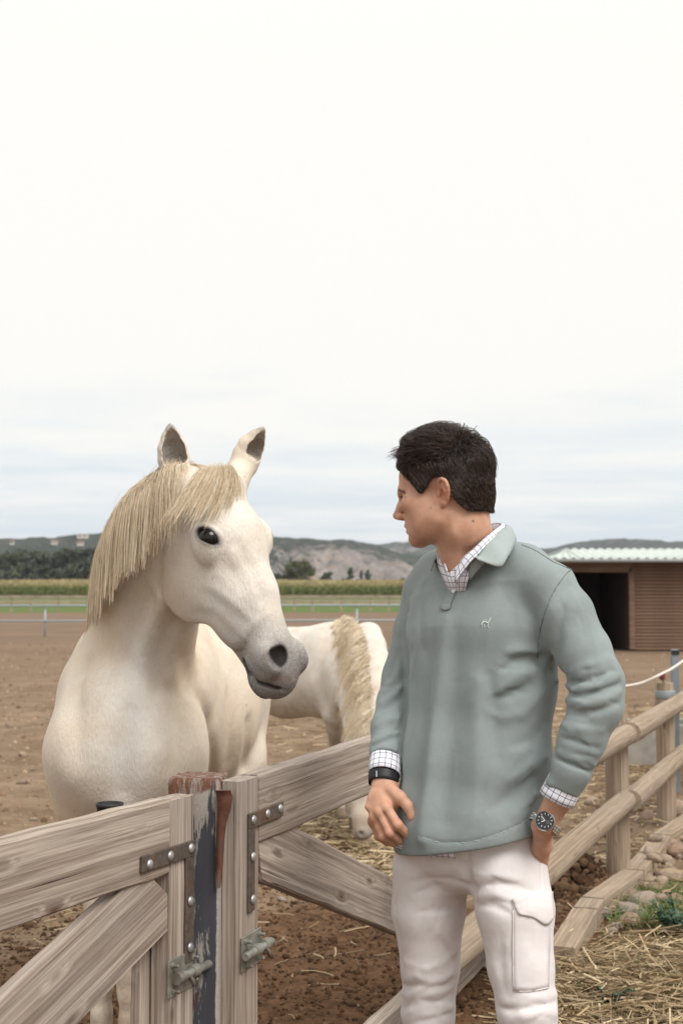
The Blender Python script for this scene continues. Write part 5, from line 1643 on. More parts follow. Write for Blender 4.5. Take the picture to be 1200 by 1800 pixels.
def build_body():
    F = Field(axis_steps(-0.02, (0.06, 0.01), (0.36, 0.0023), (0.66, 0.006)), axis_steps(2.86, (3.02, 0.005), (3.29, 0.0023), (3.52, 0.008)),
              axis_steps(-0.01, (0.80, 0.012), (1.05, 0.0023), (1.44, 0.008), (1.82, 0.0023)))
    # hidden under the clothes, kept slim so the cloth covers it
    hipc = P(828, 1500, 3.20)
    F.chain([(P(850, 1030, 3.22), (0.14, 0.07)), (P(846, 1200, 3.22), (0.12, 0.08)), (P(828, 1440, 3.22), (0.10, 0.06))], 0.03, TF)
    F.chain([(P(800, 1450, 3.22), 0.05), (P(757, 1560, 3.27), 0.05)], 0.02); F.chain([(P(850, 1450, 3.20), 0.05), (P(905, 1560, 3.14), 0.05)], 0.02)
    for tp, kn, an in ((P(757, 1560, 3.27), P(752, 1800, 3.27), V(0.19, 3.33, 0.07)), (P(905, 1560, 3.12), P(925, 1810, 3.08), V(0.42, 3.10, 0.07))):
        F.chain([(tp, 0.06), (kn, 0.045), (an, 0.035), (an + V(-0.05, -0.10, -0.025), 0.030)], 0.02)
    # neck
    nb = P(850, 1000, 3.235)
    F.chain([(Hd(-0.035, 0, -0.005), (0.052, 0.060)), (Hd(-0.030, 0, -0.075), (0.053, 0.058)), (P(822, 968, 3.20), (0.058, 0.064)), (nb, (0.085, 0.08))], 0.03, HF)
    F.chain([(P(800, 985, 3.15), 0.028), (P(806, 1020, 3.16), 0.03)], 0.03)
    # head
    F.ball(Hd(-0.012, 0, 0.045), (0.076, 0.072, 0.082), HRt, 0.03)
    F.ball(Hd(-0.044, 0, 0.020), (0.038, 0.058, 0.056), HRt, 0.04)
    F.ball(Hd(0.055, 0, 0.042), (0.050, 0.060, 0.058), HRt, 0.04)          # forehead
    F.ball(Hd(0.050, 0, -0.025), (0.048, 0.053, 0.065), HRt, 0.03)         # middle of the face
    F.ball(Hd(0.058, 0, -0.062), (0.034, 0.037, 0.032), HRt, 0.022)         # mouth region
    for g in (-1, 1):
        F.chain([(Hd(-0.002, g * 0.054, -0.018), 0.016), (Hd(0.008, g * 0.049, -0.050), 0.017), (Hd(0.036, g * 0.034, -0.074), 0.016), (Hd(0.066, g * 0.010, -0.086), 0.016)], 0.022)
        F.ball(Hd(0.060, g * 0.045, -0.014), (0.034, 0.018, 0.020), HRt, 0.02)     # cheekbone
        F.ball(Hd(0.030, g * 0.046, -0.052), (0.036, 0.018, 0.032), HRt, 0.025)    # cheek
    F.chain([(Hd(0.088, -0.036, 0.018), 0.011), (Hd(0.097, 0, 0.014), 0.011), (Hd(0.088, 0.036, 0.018), 0.011)], 0.016)   # brow
    F.ball(Hd(0.072, 0, -0.092), (0.019, 0.021, 0.016), HRt, 0.014)        # chin
    F.chain([(Hd(0.096, 0, 0.006), 0.0085), (Hd(0.106, 0, -0.014), 0.0085), (Hd(0.1175, 0, -0.034), 0.0098)], 0.010)       # nose
    for g in (-1, 1):
        F.ball(Hd(0.106, g * 0.0115, -0.0395), (0.011, 0.0075, 0.008), HRt, 0.006)
        F.ball(Hd(0.103, g * 0.008, -0.0485), (0.008, 0.0045, 0.004), HRt, 0.003, 'cut')
        F.ball(Hd(0.098, g * 0.031, -0.001), (0.016, 0.020, 0.012), HRt, 0.012, 'cut')     # eye hollow
        F.ball(Hd(0.080, g * 0.031, -0.001), 0.0135, None, 0.004)                            # lids over the eyeball
        F.fold([Hd(0.094, g * 0.020, -0.002), Hd(0.095, g * 0.031, 0.003), Hd(0.088, g * 0.042, -0.001)], 0.003, -0.0022)
    F.chain([(Hd(0.080, -0.022, -0.0625), 0.0055), (Hd(0.0945, 0, -0.0595), 0.0062), (Hd(0.080, 0.022, -0.0625), 0.0055)], 0.006)     # lips
    F.chain([(Hd(0.078, -0.020, -0.0700), 0.0055), (Hd(0.0905, 0, -0.0725), 0.0064), (Hd(0.078, 0.020, -0.0700), 0.0055)], 0.006)
    F.fold([Hd(0.082, -0.025, -0.066), Hd(0.097, 0, -0.0660), Hd(0.082, 0.025, -0.066)], 0.0022, -0.004)
    F.fold([Hd(0.088, -0.012, -0.083), Hd(0.090, 0, -0.0835), Hd(0.088, 0.012, -0.083)], 0.006, -0.003)
    # ears
    for g in (-1, 1):
        c = Hd(-0.008, g * 0.070, 0.002)
        ea = unit(-0.85 * HF + g * 0.52 * HL); eu = unit(HU + 0.12 * HF); en = np.cross(ea, eu)
        rim = [c + eu * q[1] + ea * q[0] + HL * g * q[2] for q in ((-0.004, 0.006, -0.002), (-0.002, 0.020, 0.002), (0.008, 0.030, 0.003), (0.020, 0.026, 0.002), (0.025, 0.012, 0.0), (0.020, -0.006, -0.003), (0.010, -0.020, -0.004), (0.001, -0.028, -0.003))]
        rim = catmull(rim, 2)
        F.chain([(q, 0.0042) for q in rim], 0.003)
        F.ball(c + ea * 0.006 + eu * 0.002 - HL * g * 0.004, (0.021, 0.030, 0.0055), [ea, eu, en], 0.004)
        F.ball(c + eu * -0.024 + ea * 0.001, (0.008, 0.0085, 0.005), [ea, eu, en], 0.004)
        F.chain([(c + ea * 0.012 + eu * 0.018 + HL * g * 0.003, 0.003), (c + ea * 0.014 + eu * 0.002 + HL * g * 0.003, 0.003), (c + ea * 0.006 - eu * 0.012 + HL * g * 0.002, 0.003)], 0.003)
        F.ball(c - eu * 0.003 + HL * g * 0.003 + ea * 0.002, (0.008, 0.010, 0.007), [ea, eu, en], 0.004, 'cut')
        F.ball(c - ea * 0.005 - eu * 0.003 + HL * g * 0.001, (0.004, 0.007, 0.005), [ea, eu, en], 0.004)      # tragus
    # muscle of the neck and edge of the jaw
    F.fold(F.hits([(795, 905), (800, 940), (806, 975), (808, 998)]), 0.012, 0.004)
    F.fold(F.hits([(772, 905), (768, 930), (752, 952), (735, 962)]), 0.008, -0.0015)
    # --- arms
    F.chain([(P(970, 1025, 3.09), 0.045), (P(1046, 1200, 3.02), 0.038), (P(1045, 1240, 3.00), 0.038), (P(983, 1402, 3.015), (0.030, 0.024)), (P(956, 1450, 3.04), (0.0285, 0.021)), (P(952, 1486, 3.09), (0.025, 0.018)), (P(942, 1540, 3.16), (0.030, 0.016))], 0.015, V(0.5, -0.8, 0.2))
    F.chain([(P(748, 1040, 3.36), 0.042), (P(712, 1190, 3.355), 0.038), (P(698, 1238, 3.325), 0.038), (P(678, 1340, 3.21), (0.030, 0.025)), (P(676, 1372, 3.185), (0.0275, 0.022)), (P(677, 1392, 3.175), (0.030, 0.020))], 0.012, V(0.2, -0.9, 0.2))
    # right hand: palm, four curled fingers, thumb along the side
    pal = V(0.15, -0.95, 0.2)
    F.chain([(P(677, 1388, 3.175), (0.029, 0.017)), (P(675, 1405, 3.165), (0.034, 0.016)), (P(668, 1426, 3.160), (0.037, 0.014))], 0.012, pal)
    fingers = [
        [(678, 1419, 3.140, 0.0122), (698, 1450, 3.122, 0.0112), (716, 1467, 3.140, 0.0096), (727, 1476, 3.160, 0.0080)],
        [(666, 1428, 3.142, 0.0120), (684, 1463, 3.128, 0.0110), (702, 1477, 3.150, 0.0096), (712, 1479, 3.172, 0.0080)],
        [(658, 1437, 3.150, 0.0115), (673, 1470, 3.141, 0.0104), (690, 1481, 3.164, 0.0090), (700, 1482, 3.186, 0.0076)],
        [(655, 1444, 3.162, 0.0105), (666, 1470, 3.160, 0.0094), (679, 1480, 3.180, 0.0082), (686, 1481, 3.196, 0.0070)]]
    for fg in fingers:
        F.chain([(P(670, 1400, 3.168), 0.012), (P(*fg[0][:3]), fg[0][3])], 0.010)
        F.chain([(P(*q[:3]), q[3]) for q in fg], 0.0035)
        F.ball(P(*fg[0][:3]) + V(0, -0.003, 0), fg[0][3] * 1.02, k=0.006)
        F.ball(P(*fg[1][:3]), fg[1][3] * 1.05, k=0.004)
    th = [(686, 1388, 3.160, 0.0145), (703, 1402, 3.145, 0.0135), (716, 1416, 3.138, 0.0118), (725, 1436, 3.135, 0.0105), (733, 1455, 3.140, 0.0088), (734, 1459, 3.141, 0.0075)]
    F.chain([(P(*q[:3]), q[3]) for q in th], 0.006)
    F.ball(P(694, 1408, 3.158), (0.018, 0.012, 0.016), k=0.012)                              # web of the thumb
    for fa, fb in zip(fingers[:-1], fingers[1:]):
        a = (P(*fa[0][:3]) + P(*fb[0][:3])) / 2 + V(0, -0.009, 0); b = (P(*fa[1][:3]) + P(*fb[1][:3])) / 2 + V(0, -0.009, 0)
        F.fold([a, b], 0.0035, -0.003)
    return F, fingers, th
body_field, FINGERS, THUMB = build_body()

def hair_edge(f, l, u):
    """> 0 where hair grows, in head coordinates"""
    front = 0.062 - 0.55 * np.clip(u - 0.05, -0.1, 0.0)      # forehead hairline in f, per height
    h = u - np.interp(f, [-0.13, -0.06, -0.048, -0.028, -0.015, -0.002, 0.010, 0.018, 0.030, 0.041, 0.056, 0.075, 0.093, 0.11],
                         [-0.043, -0.042, -0.033, -0.004, 0.030, 0.042, 0.038, 0.024, 0.010, 0.006, 0.024, 0.044, 0.058, 0.070])
    return h
def build_man():
    F = body_field
    me, vv = F.mesh('person', 1)
    rel = vv - HM; f, l, u = rel @ HF, rel @ HL, rel @ HU
    head = vv[:, 2] > 1.40
    red = np.zeros(len(vv)); dark = np.zeros(len(vv)); pale = np.zeros(len(vv))
    lips = seg_dist(vv, [Hd(0.082, -0.02, -0.066), Hd(0.098, 0, -0.066), Hd(0.082, 0.02, -0.066)])
    red = np.maximum(red, np.clip(1 - (lips - 0.004) / 0.006, 0, 1) * 0.75)
    red = np.maximum(red, np.exp(-(np.linalg.norm(vv - Hd(0.115, 0, -0.036), axis=1) / 0.016) ** 2) * 0.35)
    red = np.maximum(red, np.exp(-(np.linalg.norm(vv - Hd(0.055, 0.05, -0.035), axis=1) / 0.03) ** 2) * 0.15)
    red = np.maximum(red, np.exp(-(np.linalg.norm((vv - Hd(-0.018, 0.078, 0.0)) * 1.0, axis=1) / 0.026) ** 2) * 0.5)
    for g in (-1, 1):
        brow = seg_dist(vv, [Hd(0.101, g * 0.012, 0.0145), Hd(0.098, g * 0.030, 0.0195), Hd(0.082, g * 0.050, 0.0135)])
        dark = np.maximum(dark, np.clip(1 - (brow - 0.0025) / 0.003, 0, 1) * 0.95)
        lash = seg_dist(vv, [Hd(0.092, g * 0.020, 0.001), Hd(0.095, g * 0.031, 0.003), Hd(0.086, g * 0.043, -0.001)])
        dark = np.maximum(dark, np.clip(1 - (lash - 0.0012) / 0.0025, 0, 1) * 0.9)
    for line, rr in (([(696, 859), (703, 862), (712, 867)], 0.0028), ([(703, 874), (707, 872), (713, 874)], 0.0016)):
        dark = np.maximum(dark, np.clip(1.5 - seg_dist(vv, F.hits(line)) / rr, 0, 1) * 0.93)
    beard = head * np.clip(1 - np.maximum(seg_dist(vv, [Hd(0.0, 0.055, -0.07), Hd(0.045, 0.045, -0.085), Hd(0.085, 0.01, -0.09)]) - 0.010, 0) / 0.016, 0, 1) * 0.06
    dark = np.maximum(dark, beard)
    for px, py, r in ((831, 916, 0.0024), (757, 893, 0.0016), (758, 917, 0.001)):
        dark = np.maximum(dark, np.clip(1.6 - np.linalg.norm(vv - F.hit(px, py), axis=1) / r, 0, 1) * 0.9)
    hand = vv[:, 2] < 1.1
    for fg in FINGERS:
        for q in fg[:2]:
            red = np.maximum(red, np.exp(-(np.linalg.norm(vv - P(*q[:3]), axis=1) / 0.013) ** 2) * 0.45)
        red = np.maximum(red, np.exp(-(np.linalg.norm(vv - P(*fg[3][:3]), axis=1) / 0.014) ** 2) * 0.5)
    scalp = head & (hair_edge(f, l, u) > 0.004) & (np.abs(l) < 0.075)
    dark = np.maximum(dark, scalp * 0.97)
    vcol(me, 'red', red); vcol(me, 'dark', np.clip(dark, 0, 1)); vcol(me, 'pale', pale)
    o = link('person', me, M_SKIN, None, True)
    tag(o, 'young man in sage green polo and off-white cargo trousers, looking at the horse', 'person')
    # thumb nail and index nail
    for a, b, r in (((732, 1451, 3.124), (734, 1459, 3.130), 0.0055),):
        p = F.hit(a[0], a[1]); q = F.hit(b[0] - 1, b[1] - 2); n = F.normal(p, 0.006)
        g = np.empty((5, 5, 3)); ax = unit(q - p); sd = unit(np.cross(n, ax))
        for i in range(5):
            for j in range(5):
                s = (j - 2) / 2; t = (i - 2) / 2
                g[i, j] = p + ax * (t * 0.0062) + sd * s * 0.0050 * (1 - 0.25 * t * t) + n * (0.0006 - 0.0016 * s * s)
        sheet('nail', g, 0.0008, M_NAIL, o)
    # --- hair: a dark cap with thousands of strands over it
    C = Field(axis_steps(0.08, (0.40, 0.003)), axis_steps(3.0, (3.34, 0.003)), axis_steps(1.45, (1.90, 0.003)))
    C.ball(Hd(-0.012, 0, 0.050), (0.086, 0.081, 0.090), HRt, 0.03)
    C.ball(Hd(-0.048, 0, 0.025), (0.042, 0.064, 0.058), HRt, 0.04)
    C.ball(Hd(0.056, 0, 0.074), (0.047, 0.062, 0.044), HRt, 0.03)
    C.ball(Hd(0.010, 0, 0.105), (0.070, 0.055, 0.040), HRt, 0.03)
    C.ball(Hd(-0.062, 0, -0.030), (0.028, 0.048, 0.035), HRt, 0.03)
    X, Y, Z = np.meshgrid(*C.ax, indexing='ij')
    q = np.stack([X, Y, Z], -1).reshape(-1, 3)
    skin = F.sample(q).reshape(C.D.shape).astype(np.float32) - 0.010       # follows the scalp closely at the edges
    skin = np.where((np.abs((q - HM) @ HL) < 0.079).reshape(C.D.shape), skin, 0.5)
    C.D = smin(C.D, skin, 0.012)
    q = q - HM
    he = (hair_edge(q @ HF, q @ HL, q @ HU) - 0.008).reshape(C.D.shape).astype(np.float32)
    C.D = -smin(-(C.D + 0.007), he * 0.8, 0.006)
    me2, v2 = C.mesh('hair', 1)
    cap = link('hair', me2, M_SCALP, o, True)
    rng = np.random.default_rng(9)
    # strand roots over the cap, thrown outwards and combed
    N = 24000
    he_v = hair_edge(f, l, u)
    ids = np.nonzero(head & (he_v > 0.003) & (np.abs(l) < 0.074))[0]
    ids = rng.choice(ids, N)
    roots = vv[ids] + rng.normal(0, 0.0012, (N, 3)); pr = np.stack([f[ids], l[ids], u[ids]], 1)
    nrm = np.stack([F.sample(roots + e) - F.sample(roots - e) for e in np.eye(3) * 0.008], 1)
    nrm /= np.linalg.norm(nrm, axis=1, keepdims=True) + 1e-9
    top = sstep(0.055, 0.105, pr[:, 2]); frontw = sstep(0.0, 0.06, pr[:, 0]); back = sstep(-0.02, -0.08, pr[:, 0])
    comb = np.outer(top * (1 - back) * (0.9), HF * 0.75 + HU * 0.15 - HL * 0.35) + np.outer(top * back, -HF * 0.7 - HU * 0.35) + np.outer(1 - top, -HU * 0.9 - HF * 0.45)
    comb = comb + np.outer(frontw * top, HF * 0.1 + HU * 0.75)
    fr = sstep(0.055, 0.08, pr[:, 0]) * sstep(0.02, 0.05, pr[:, 2])
    comb = comb * (1 - fr)[:, None] + np.outer(fr, HU * 0.95 + HF * 0.10 - HL * 0.25)
    dirs = nrm * (0.10 + 0.15 * top)[:, None] + comb + rng.normal(0, 0.10, (N, 3))
    lens = 0.034 + 0.036 * top + 0.012 * frontw * top
    lens = lens * rng.uniform(0.7, 1.25, N)
    lens *= np.where(pr[:, 2] < 0.0, 0.75, 1)
    lens = np.minimum(lens, 0.009 + np.clip(hair_edge(pr[:, 0], pr[:, 1], pr[:, 2]), 0, 1) * 1.3 + 0.4 * top * 0.06)
    start = roots + nrm * 0.004
    S = drape(C, start, dirs, lens, 7, 0.06, 0.002 + 0.014 * rng.random(N) ** 1.4 * (0.35 + 1.2 * top), -HU * 0.6 - HF * 0.5, 0.018, 0.5)
    S = clump(S, 520, 0.6, rng)
    def keep(S, far=0.028):
        p = S.reshape(-1, 3); v = C.sample(p)
        for q in range(3): v = np.where((p[:, q] > C.ax[q][1]) & (p[:, q] < C.ax[q][-2]), v, 1.0)
        seg = np.linalg.norm(np.diff(S, axis=1), axis=2).max(1)
        return S[(v.reshape(S.shape[:2]) < far).all(1) & (seg < 0.03)]
    S = keep(S)
    strands('hair_strands', S, 0.00042, 0.00018, M_HAIR, cap)['kind'] = 'stuff'
    # loose ends: tuft on the brow and the ruffled crown
    N = 170
    a = rng.random(N)
    r1 = Hd(0.062, 0, 0.088) + np.outer(rng.uniform(-0.045, 0.045, N), HL) + np.outer(rng.normal(0, 0.008, N), HF)
    d1 = np.outer(np.ones(N), HF * 0.80 + HU * 0.55) + rng.normal(0, 0.14, (N, 3))
    S1 = drape(C, r1, d1, rng.uniform(0.025, 0.050, N), 7, 0.16, 0.003 + 0.006 * rng.random(N), unit(-HU * 0.9 + 0.3 * HF), 0.06, 0.0)
    rc = Hd(-0.035, 0, 0.118) + rng.normal(0, 0.022, (N, 3)); dc = rng.normal(0, 1, (N, 3)) + HU * 0.2 - HL * -0.3
    S3 = drape(C, rc, dc, rng.uniform(0.02, 0.045, N), 7, 0.05, 0.003 + 0.004 * rng.random(N), -HU, 0.04, 0.7)
    r2 = Hd(-0.035, 0, 0.124) + np.outer(rng.uniform(-0.04, 0.04, N), HL) + np.outer(rng.uniform(-0.045, 0.03, N), HF) - np.outer(rng.random(N) * 0.012, HU)
    d2 = np.outer(np.ones(N), HU * 0.85 - HF * 0.25) + rng.normal(0, 0.45, (N, 3))
    S2 = drape(C, r2, d2, rng.uniform(0.005, 0.019, N), 7, 0.14, 0.002, unit(-HU - 0.5 * HF), 0.10)
    strands('hair_strands', keep(np.vstack([clump(S1, 24, 0.7, rng), clump(S2, 30, 0.7, rng), clump(S3, 24, 0.6, rng)]), 0.042), 0.0006, 0.0002, M_HAIR, cap)['kind'] = 'stuff'
    return o
man = build_man()

# --- polo shirt
def build_polo():
    F = Field(axis_steps(0.02, (0.66, 0.003)), axis_steps(2.88, (3.48, 0.0034)), axis_steps(0.84, (1.60, 0.003)))
    F.chain([(P(850, 1012, 3.235), (0.140, 0.075)), (P(850, 1045, 3.225), (0.178, 0.105)), (P(848, 1110, 3.215), (0.182, 0.125)), (P(848, 1200, 3.21), (0.172, 0.125)),
             (P(836, 1330, 3.20), (0.172, 0.130)), (P(822, 1450, 3.19), (0.172, 0.138)), (P(818, 1520, 3.19), (0.17, 0.138))], 0.03, TF)
    F.chain([(P(838, 985, 3.225), (0.070, 0.062)), (P(846, 1020, 3.23), (0.11, 0.075))], 0.03, TF)
    # slope of the shoulders
    F.chain([(P(862, 985, 3.23), 0.042), (P(922, 1001, 3.14), 0.046), (P(966, 1030, 3.09), 0.050)], 0.035)
    F.chain([(P(820, 985, 3.26), 0.045), (P(772, 1010, 3.33), 0.048), (P(746, 1038, 3.36), 0.048)], 0.04)
    # his left sleeve: bent, hand to the pocket
    S = F.like()
    S.chain([(P(966, 1036, 3.09), 0.054), (P(993, 1080, 3.065), 0.060), (P(1025, 1150, 3.035), 0.058), (P(1047, 1200, 3.015), 0.055)], 0.012)
    S.chain([(P(1048, 1200, 3.015), 0.056), (P(1047, 1240, 3.005), 0.054), (P(1022, 1300, 3.005), 0.047), (P(1002, 1352, 3.01), 0.041), (P(980, 1405, 3.02), 0.036)], 0.02)
    # his right sleeve: hanging behind the chest
    R = F.like()
    R.chain([(P(748, 1040, 3.36), 0.052), (P(732, 1110, 3.37), 0.053), (P(712, 1190, 3.355), 0.052), (P(700, 1235, 3.325), 0.050)], 0.015)
    R.chain([(P(700, 1235, 3.325), 0.049), (P(686, 1280, 3.275), 0.044), (P(680, 1318, 3.235), 0.038), (P(676, 1345, 3.21), 0.036)], 0.01)
    R.plane(P(677, 1334, 3.22), unit(P(677, 1350, 3.20) - P(684, 1290, 3.265)), 0.003, V(0, 2.9, 0.9), V(0.3, 3.4, 1.2))
    S.plane(P(987, 1388, 3.015), unit(P(975, 1420, 3.02) - P(1010, 1350, 3.015)), 0.003, V(0.36, 2.88, 0.88), V(0.66, 3.2, 1.12))
    F.join(S, 0.022); F.join(R, 0.016)
    # hem: dips at the front, cut up at the sides
    hem = P(800, 1498, 3.07)
    F.plane(hem, unit(V(0.20, -0.02, -1.0)), 0.006, V(0.02, 2.88, 0.8), V(0.66, 3.5, 1.0))
    # neck opening
    F.cone(P(826, 950, 3.195), P(806, 1010, 3.12), 0.058, 0.012, k=0.010, mode='cut')
    F.cone(P(826, 950, 3.195), P(842, 985, 3.225), 0.062, 0.058, k=0.012, mode='cut')
    hb = F.hits
    W = lambda pix, w, a: F.fold(hb(pix), np.asarray(w) * 0.80, np.asarray(a) * 1.55, 1.25)
    # drape of the front
    W([(786, 1090), (778, 1160), (768, 1240), (757, 1340), (741, 1474)], [0.018, 0.020, 0.020, 0.018, 0.016], [0.004, 0.013, 0.018, 0.018, 0.012])
    W([(800, 1110), (796, 1200), (786, 1320), (775, 1440)], [0.030, 0.036, 0.038, 0.038], [-0.004, -0.011, -0.016, -0.014])
    W([(762, 1120), (750, 1210), (738, 1320), (722, 1430)], [0.020, 0.024, 0.024, 0.022], [-0.003, -0.008, -0.010, -0.008])
    W([(736, 1120), (724, 1200), (716, 1300), (708, 1400)], 0.018, [0.002, 0.006, 0.007, 0.005])
    W([(842, 1200), (838, 1260), (842, 1330), (834, 1430)], [0.024, 0.028, 0.032, 0.034], [0.005, 0.008, 0.007, 0.004])
    W([(860, 1190), (866, 1250), (872, 1330)], [0.02, 0.026, 0.028], [-0.006, -0.010, -0.006])
    W([(722, 1040), (718, 1080), (724, 1130)], 0.016, 0.003)
    W([(745, 1030), (738, 1080), (742, 1140)], 0.016, -0.003)
    # pull lines from the armpit
    W([(945, 1160), (925, 1158), (900, 1163), (888, 1176)], [0.010, 0.009, 0.008, 0.007], [-0.018, -0.018, -0.014, -0.005])
    W([(940, 1145), (915, 1143), (893, 1146)], 0.010, [0.008, 0.007, 0.003])
    W([(938, 1178), (905, 1190), (880, 1214), (862, 1222)], [0.014, 0.014, 0.014, 0.012], [0.004, 0.006, 0.005, 0.002])
    W([(930, 1205), (900, 1222), (872, 1226)], [0.014, 0.013, 0.012], [-0.008, -0.010, -0.005])
    W([(950, 1220), (915, 1255), (880, 1262), (856, 1250)], [0.016, 0.016, 0.016, 0.012], [0.004, 0.008, 0.007, 0.003])
    W([(960, 1270), (935, 1300), (905, 1310)], 0.018, [-0.004, -0.006, -0.003])
    W([(962, 1352), (935, 1372), (900, 1400), (868, 1420)], [0.014, 0.018, 0.020, 0.020], [-0.010, -0.013, -0.010, -0.004])
    W([(966, 1378), (940, 1400), (905, 1430)], [0.012, 0.014, 0.016], [0.006, 0.007, 0.004])
    W([(958, 1330), (930, 1345), (895, 1370)], [0.012, 0.014, 0.016], [0.005, 0.006, 0.003])
    W([(950, 1400), (938, 1425), (930, 1448)], 0.010, -0.008)
    W([(880, 1030), (900, 1070), (905, 1120)], 0.03, -0.004)
    # armhole, shoulder and sleeve seams
    W([(1003, 1000), (1024, 1050), (1040, 1105), (1052, 1165)], 0.008, [0.002, 0.0035, 0.0035, 0.003])
    W([(985, 1020), (968, 1070), (962, 1120), (966, 1160)], 0.016, [0.002, 0.005, 0.006, 0.004])
    W([(1000, 1030), (985, 1085), (978, 1140), (985, 1180)], 0.014, [-0.002, -0.005, -0.007, -0.006])
    # crumple at the elbow
    for pts, w, a in (([(968, 1180), (1000, 1200), (1040, 1196), (1076, 1178)], 0.009, (-0.006, -0.010, -0.009, -0.003)),
                      ([(978, 1196), (1006, 1212), (1048, 1206), (1084, 1188)], 0.008, (0.005, 0.008, 0.007, 0.004)),
                      ([(990, 1216), (1020, 1224), (1058, 1214), (1088, 1202)], 0.007, (-0.008, -0.010, -0.008, -0.004)),
                      ([(994, 1230), (1026, 1238), (1060, 1230), (1088, 1216)], 0.008, (0.005, 0.008, 0.007, 0.004)),
                      ([(1000, 1250), (1030, 1254), (1062, 1246), (1086, 1236)], 0.008, (-0.005, -0.008, -0.006, -0.003)),
                      ([(1004, 1180), (1036, 1170), (1068, 1160)], 0.010, (0.002, 0.006, 0.006)),
                      ([(992, 1275), (1020, 1282), (1056, 1284)], 0.010, (0.002, 0.006, 0.003)),
                      ([(986, 1296), (1016, 1304), (1050, 1316)], 0.010, (-0.003, -0.006, -0.003)),
                      ([(982, 1322), (1012, 1334), (1044, 1344)], 0.006, (0.004, 0.006, 0.005)),
                      ([(977, 1332), (1008, 1346), (1038, 1358)], 0.005, (-0.005, -0.007, -0.005)),
                      ([(1060, 1090), (1072, 1140), (1082, 1175)], 0.012, (0.000, 0.004, 0.005)),
                      # his right sleeve
                      ([(700, 1146), (690, 1172), (684, 1190)], 0.010, (-0.004, -0.007, -0.004)),
                      ([(708, 1190), (692, 1206), (674, 1222)], 0.008, (-0.006, -0.008, -0.005)),
                      ([(708, 1206), (694, 1220), (672, 1236)], 0.008, (0.005, 0.008, 0.005)),
                      ([(706, 1224), (692, 1236), (668, 1250)], 0.008, (-0.006, -0.008, -0.004)),
                      ([(704, 1262), (686, 1266), (662, 1276)], 0.009, (0.003, 0.006, 0.003)),
                      ([(702, 1296), (682, 1300), (656, 1312)], 0.006, (-0.004, -0.006, -0.004)),
                      ([(703, 1288), (682, 1292), (657, 1303)], 0.006, (0.003, 0.005, 0.003))):
        W(pts, w, list(a))
    # line along which the chest hides the far sleeve
    W([(702, 1120), (711, 1190), (708, 1260), (704, 1330)], 0.007, [-0.004, -0.012, -0.012, -0.008])
    # fine creases: elbow, armpit, waist
    rc = np.random.default_rng(8)
    def creases(n, x0, x1, y0, y1, ang, spread, length, w, amp):
        for _ in range(n):
            x, y = rc.uniform(x0, x1), rc.uniform(y0, y1); a = math.radians(ang + rc.normal(0, spread)); L = length * rc.uniform(0.5, 1.3); b = rc.normal(0, 0.18)
            pts = [(x + math.cos(a + b * t) * L * t, y - math.sin(a + b * t) * L * t) for t in (-0.5, -0.17, 0.17, 0.5)]
            s = amp * rc.uniform(0.5, 1.2) * (1 if rc.random() < 0.4 else -1)
            F.fold(F.hits(pts), w * rc.uniform(0.8, 1.4), [0.0, s, s, 0.0], 1.3)
    creases(16, 990, 1080, 1170, 1260, 15, 22, 50, 0.0048, 0.0034)
    creases(9, 985, 1045, 1265, 1350, -20, 16, 44, 0.0048, 0.0026)
    creases(10, 668, 706, 1170, 1300, 30, 20, 34, 0.0048, 0.0030)
    creases(10, 868, 940, 1140, 1240, 20, 22, 56, 0.0052, 0.0030)
    creases(9, 880, 955, 1270, 1430, 55, 18, 70, 0.0060, 0.0028)
    creases(9, 715, 860, 1120, 1420, 82, 8, 110, 0.0060, 0.0026)
    creases(7, 960, 1030, 1030, 1150, -65, 14, 60, 0.0052, 0.0022)
    # stitched hem
    W([(735, 1470), (775, 1481), (820, 1481), (870, 1468), (912, 1449), (930, 1438)], 0.0028, -0.0022)
    me, vv = F.mesh('polo_shirt', 1)
    o = link('polo_shirt', me, M_POLO, man, True)
    pl = sheet('placket', patch_px(F, [[(792, 1022), (786, 1044), (777, 1067)], [(798, 1026), (792, 1046), (784, 1069)], [(805, 1030), (799, 1048), (791, 1066)]], 7, 12, 0.0030), 0.0030, M_POLO, o)
    sheet('placket_edge', patch_px(F, [[(776, 1062), (784, 1065), (793, 1062)], [(775, 1071), (784, 1074), (792, 1071)]], 4, 7, 0.0040), 0.0016, M_POLO, o)
    for line in ([(1004, 1000), (990, 1014), (972, 1042), (955, 1085), (946, 1125), (944, 1158)], [(916, 958), (940, 968), (972, 988), (1002, 1001)], [(735, 1470), (775, 1481), (820, 1481), (870, 1468), (912, 1449), (930, 1438)], [(800, 1030), (794, 1046), (786, 1064)], [(776, 1068), (784, 1071), (792, 1068)]):
        sm = MB(); cc = catmull(np.array(line, float), 16)
        sm.tube([F.hit(*q) + F.normal(F.hit(*q)) * 0.0006 for q in cc], 0.0011, 5)
        sm.build('seam', M_RIB if line[0][1] == 1470 else M_SEAM, o, True)
    # embroidered emblem on the chest: small running animal with raised neck
    em = MB()
    for st, r in (([(846, 1099), (849, 1094), (854, 1094), (858, 1096)], 0.0016), ([(857, 1096), (860, 1091), (862, 1086)], 0.0011), ([(847, 1098), (847, 1104)], 0.0008), ([(850, 1097), (852, 1103)], 0.0008),
                  ([(858, 1096), (857, 1102), (860, 1104)], 0.0008), ([(848, 1095), (850, 1091), (855, 1090)], 0.0008)):
        em.tube([F.hit(*q) + F.normal(F.hit(*q)) * 0.0014 for q in catmull(np.array(st, float), 4)], r * 0.9, 6)
    em.build('emblem', M_THREAD, o, True)
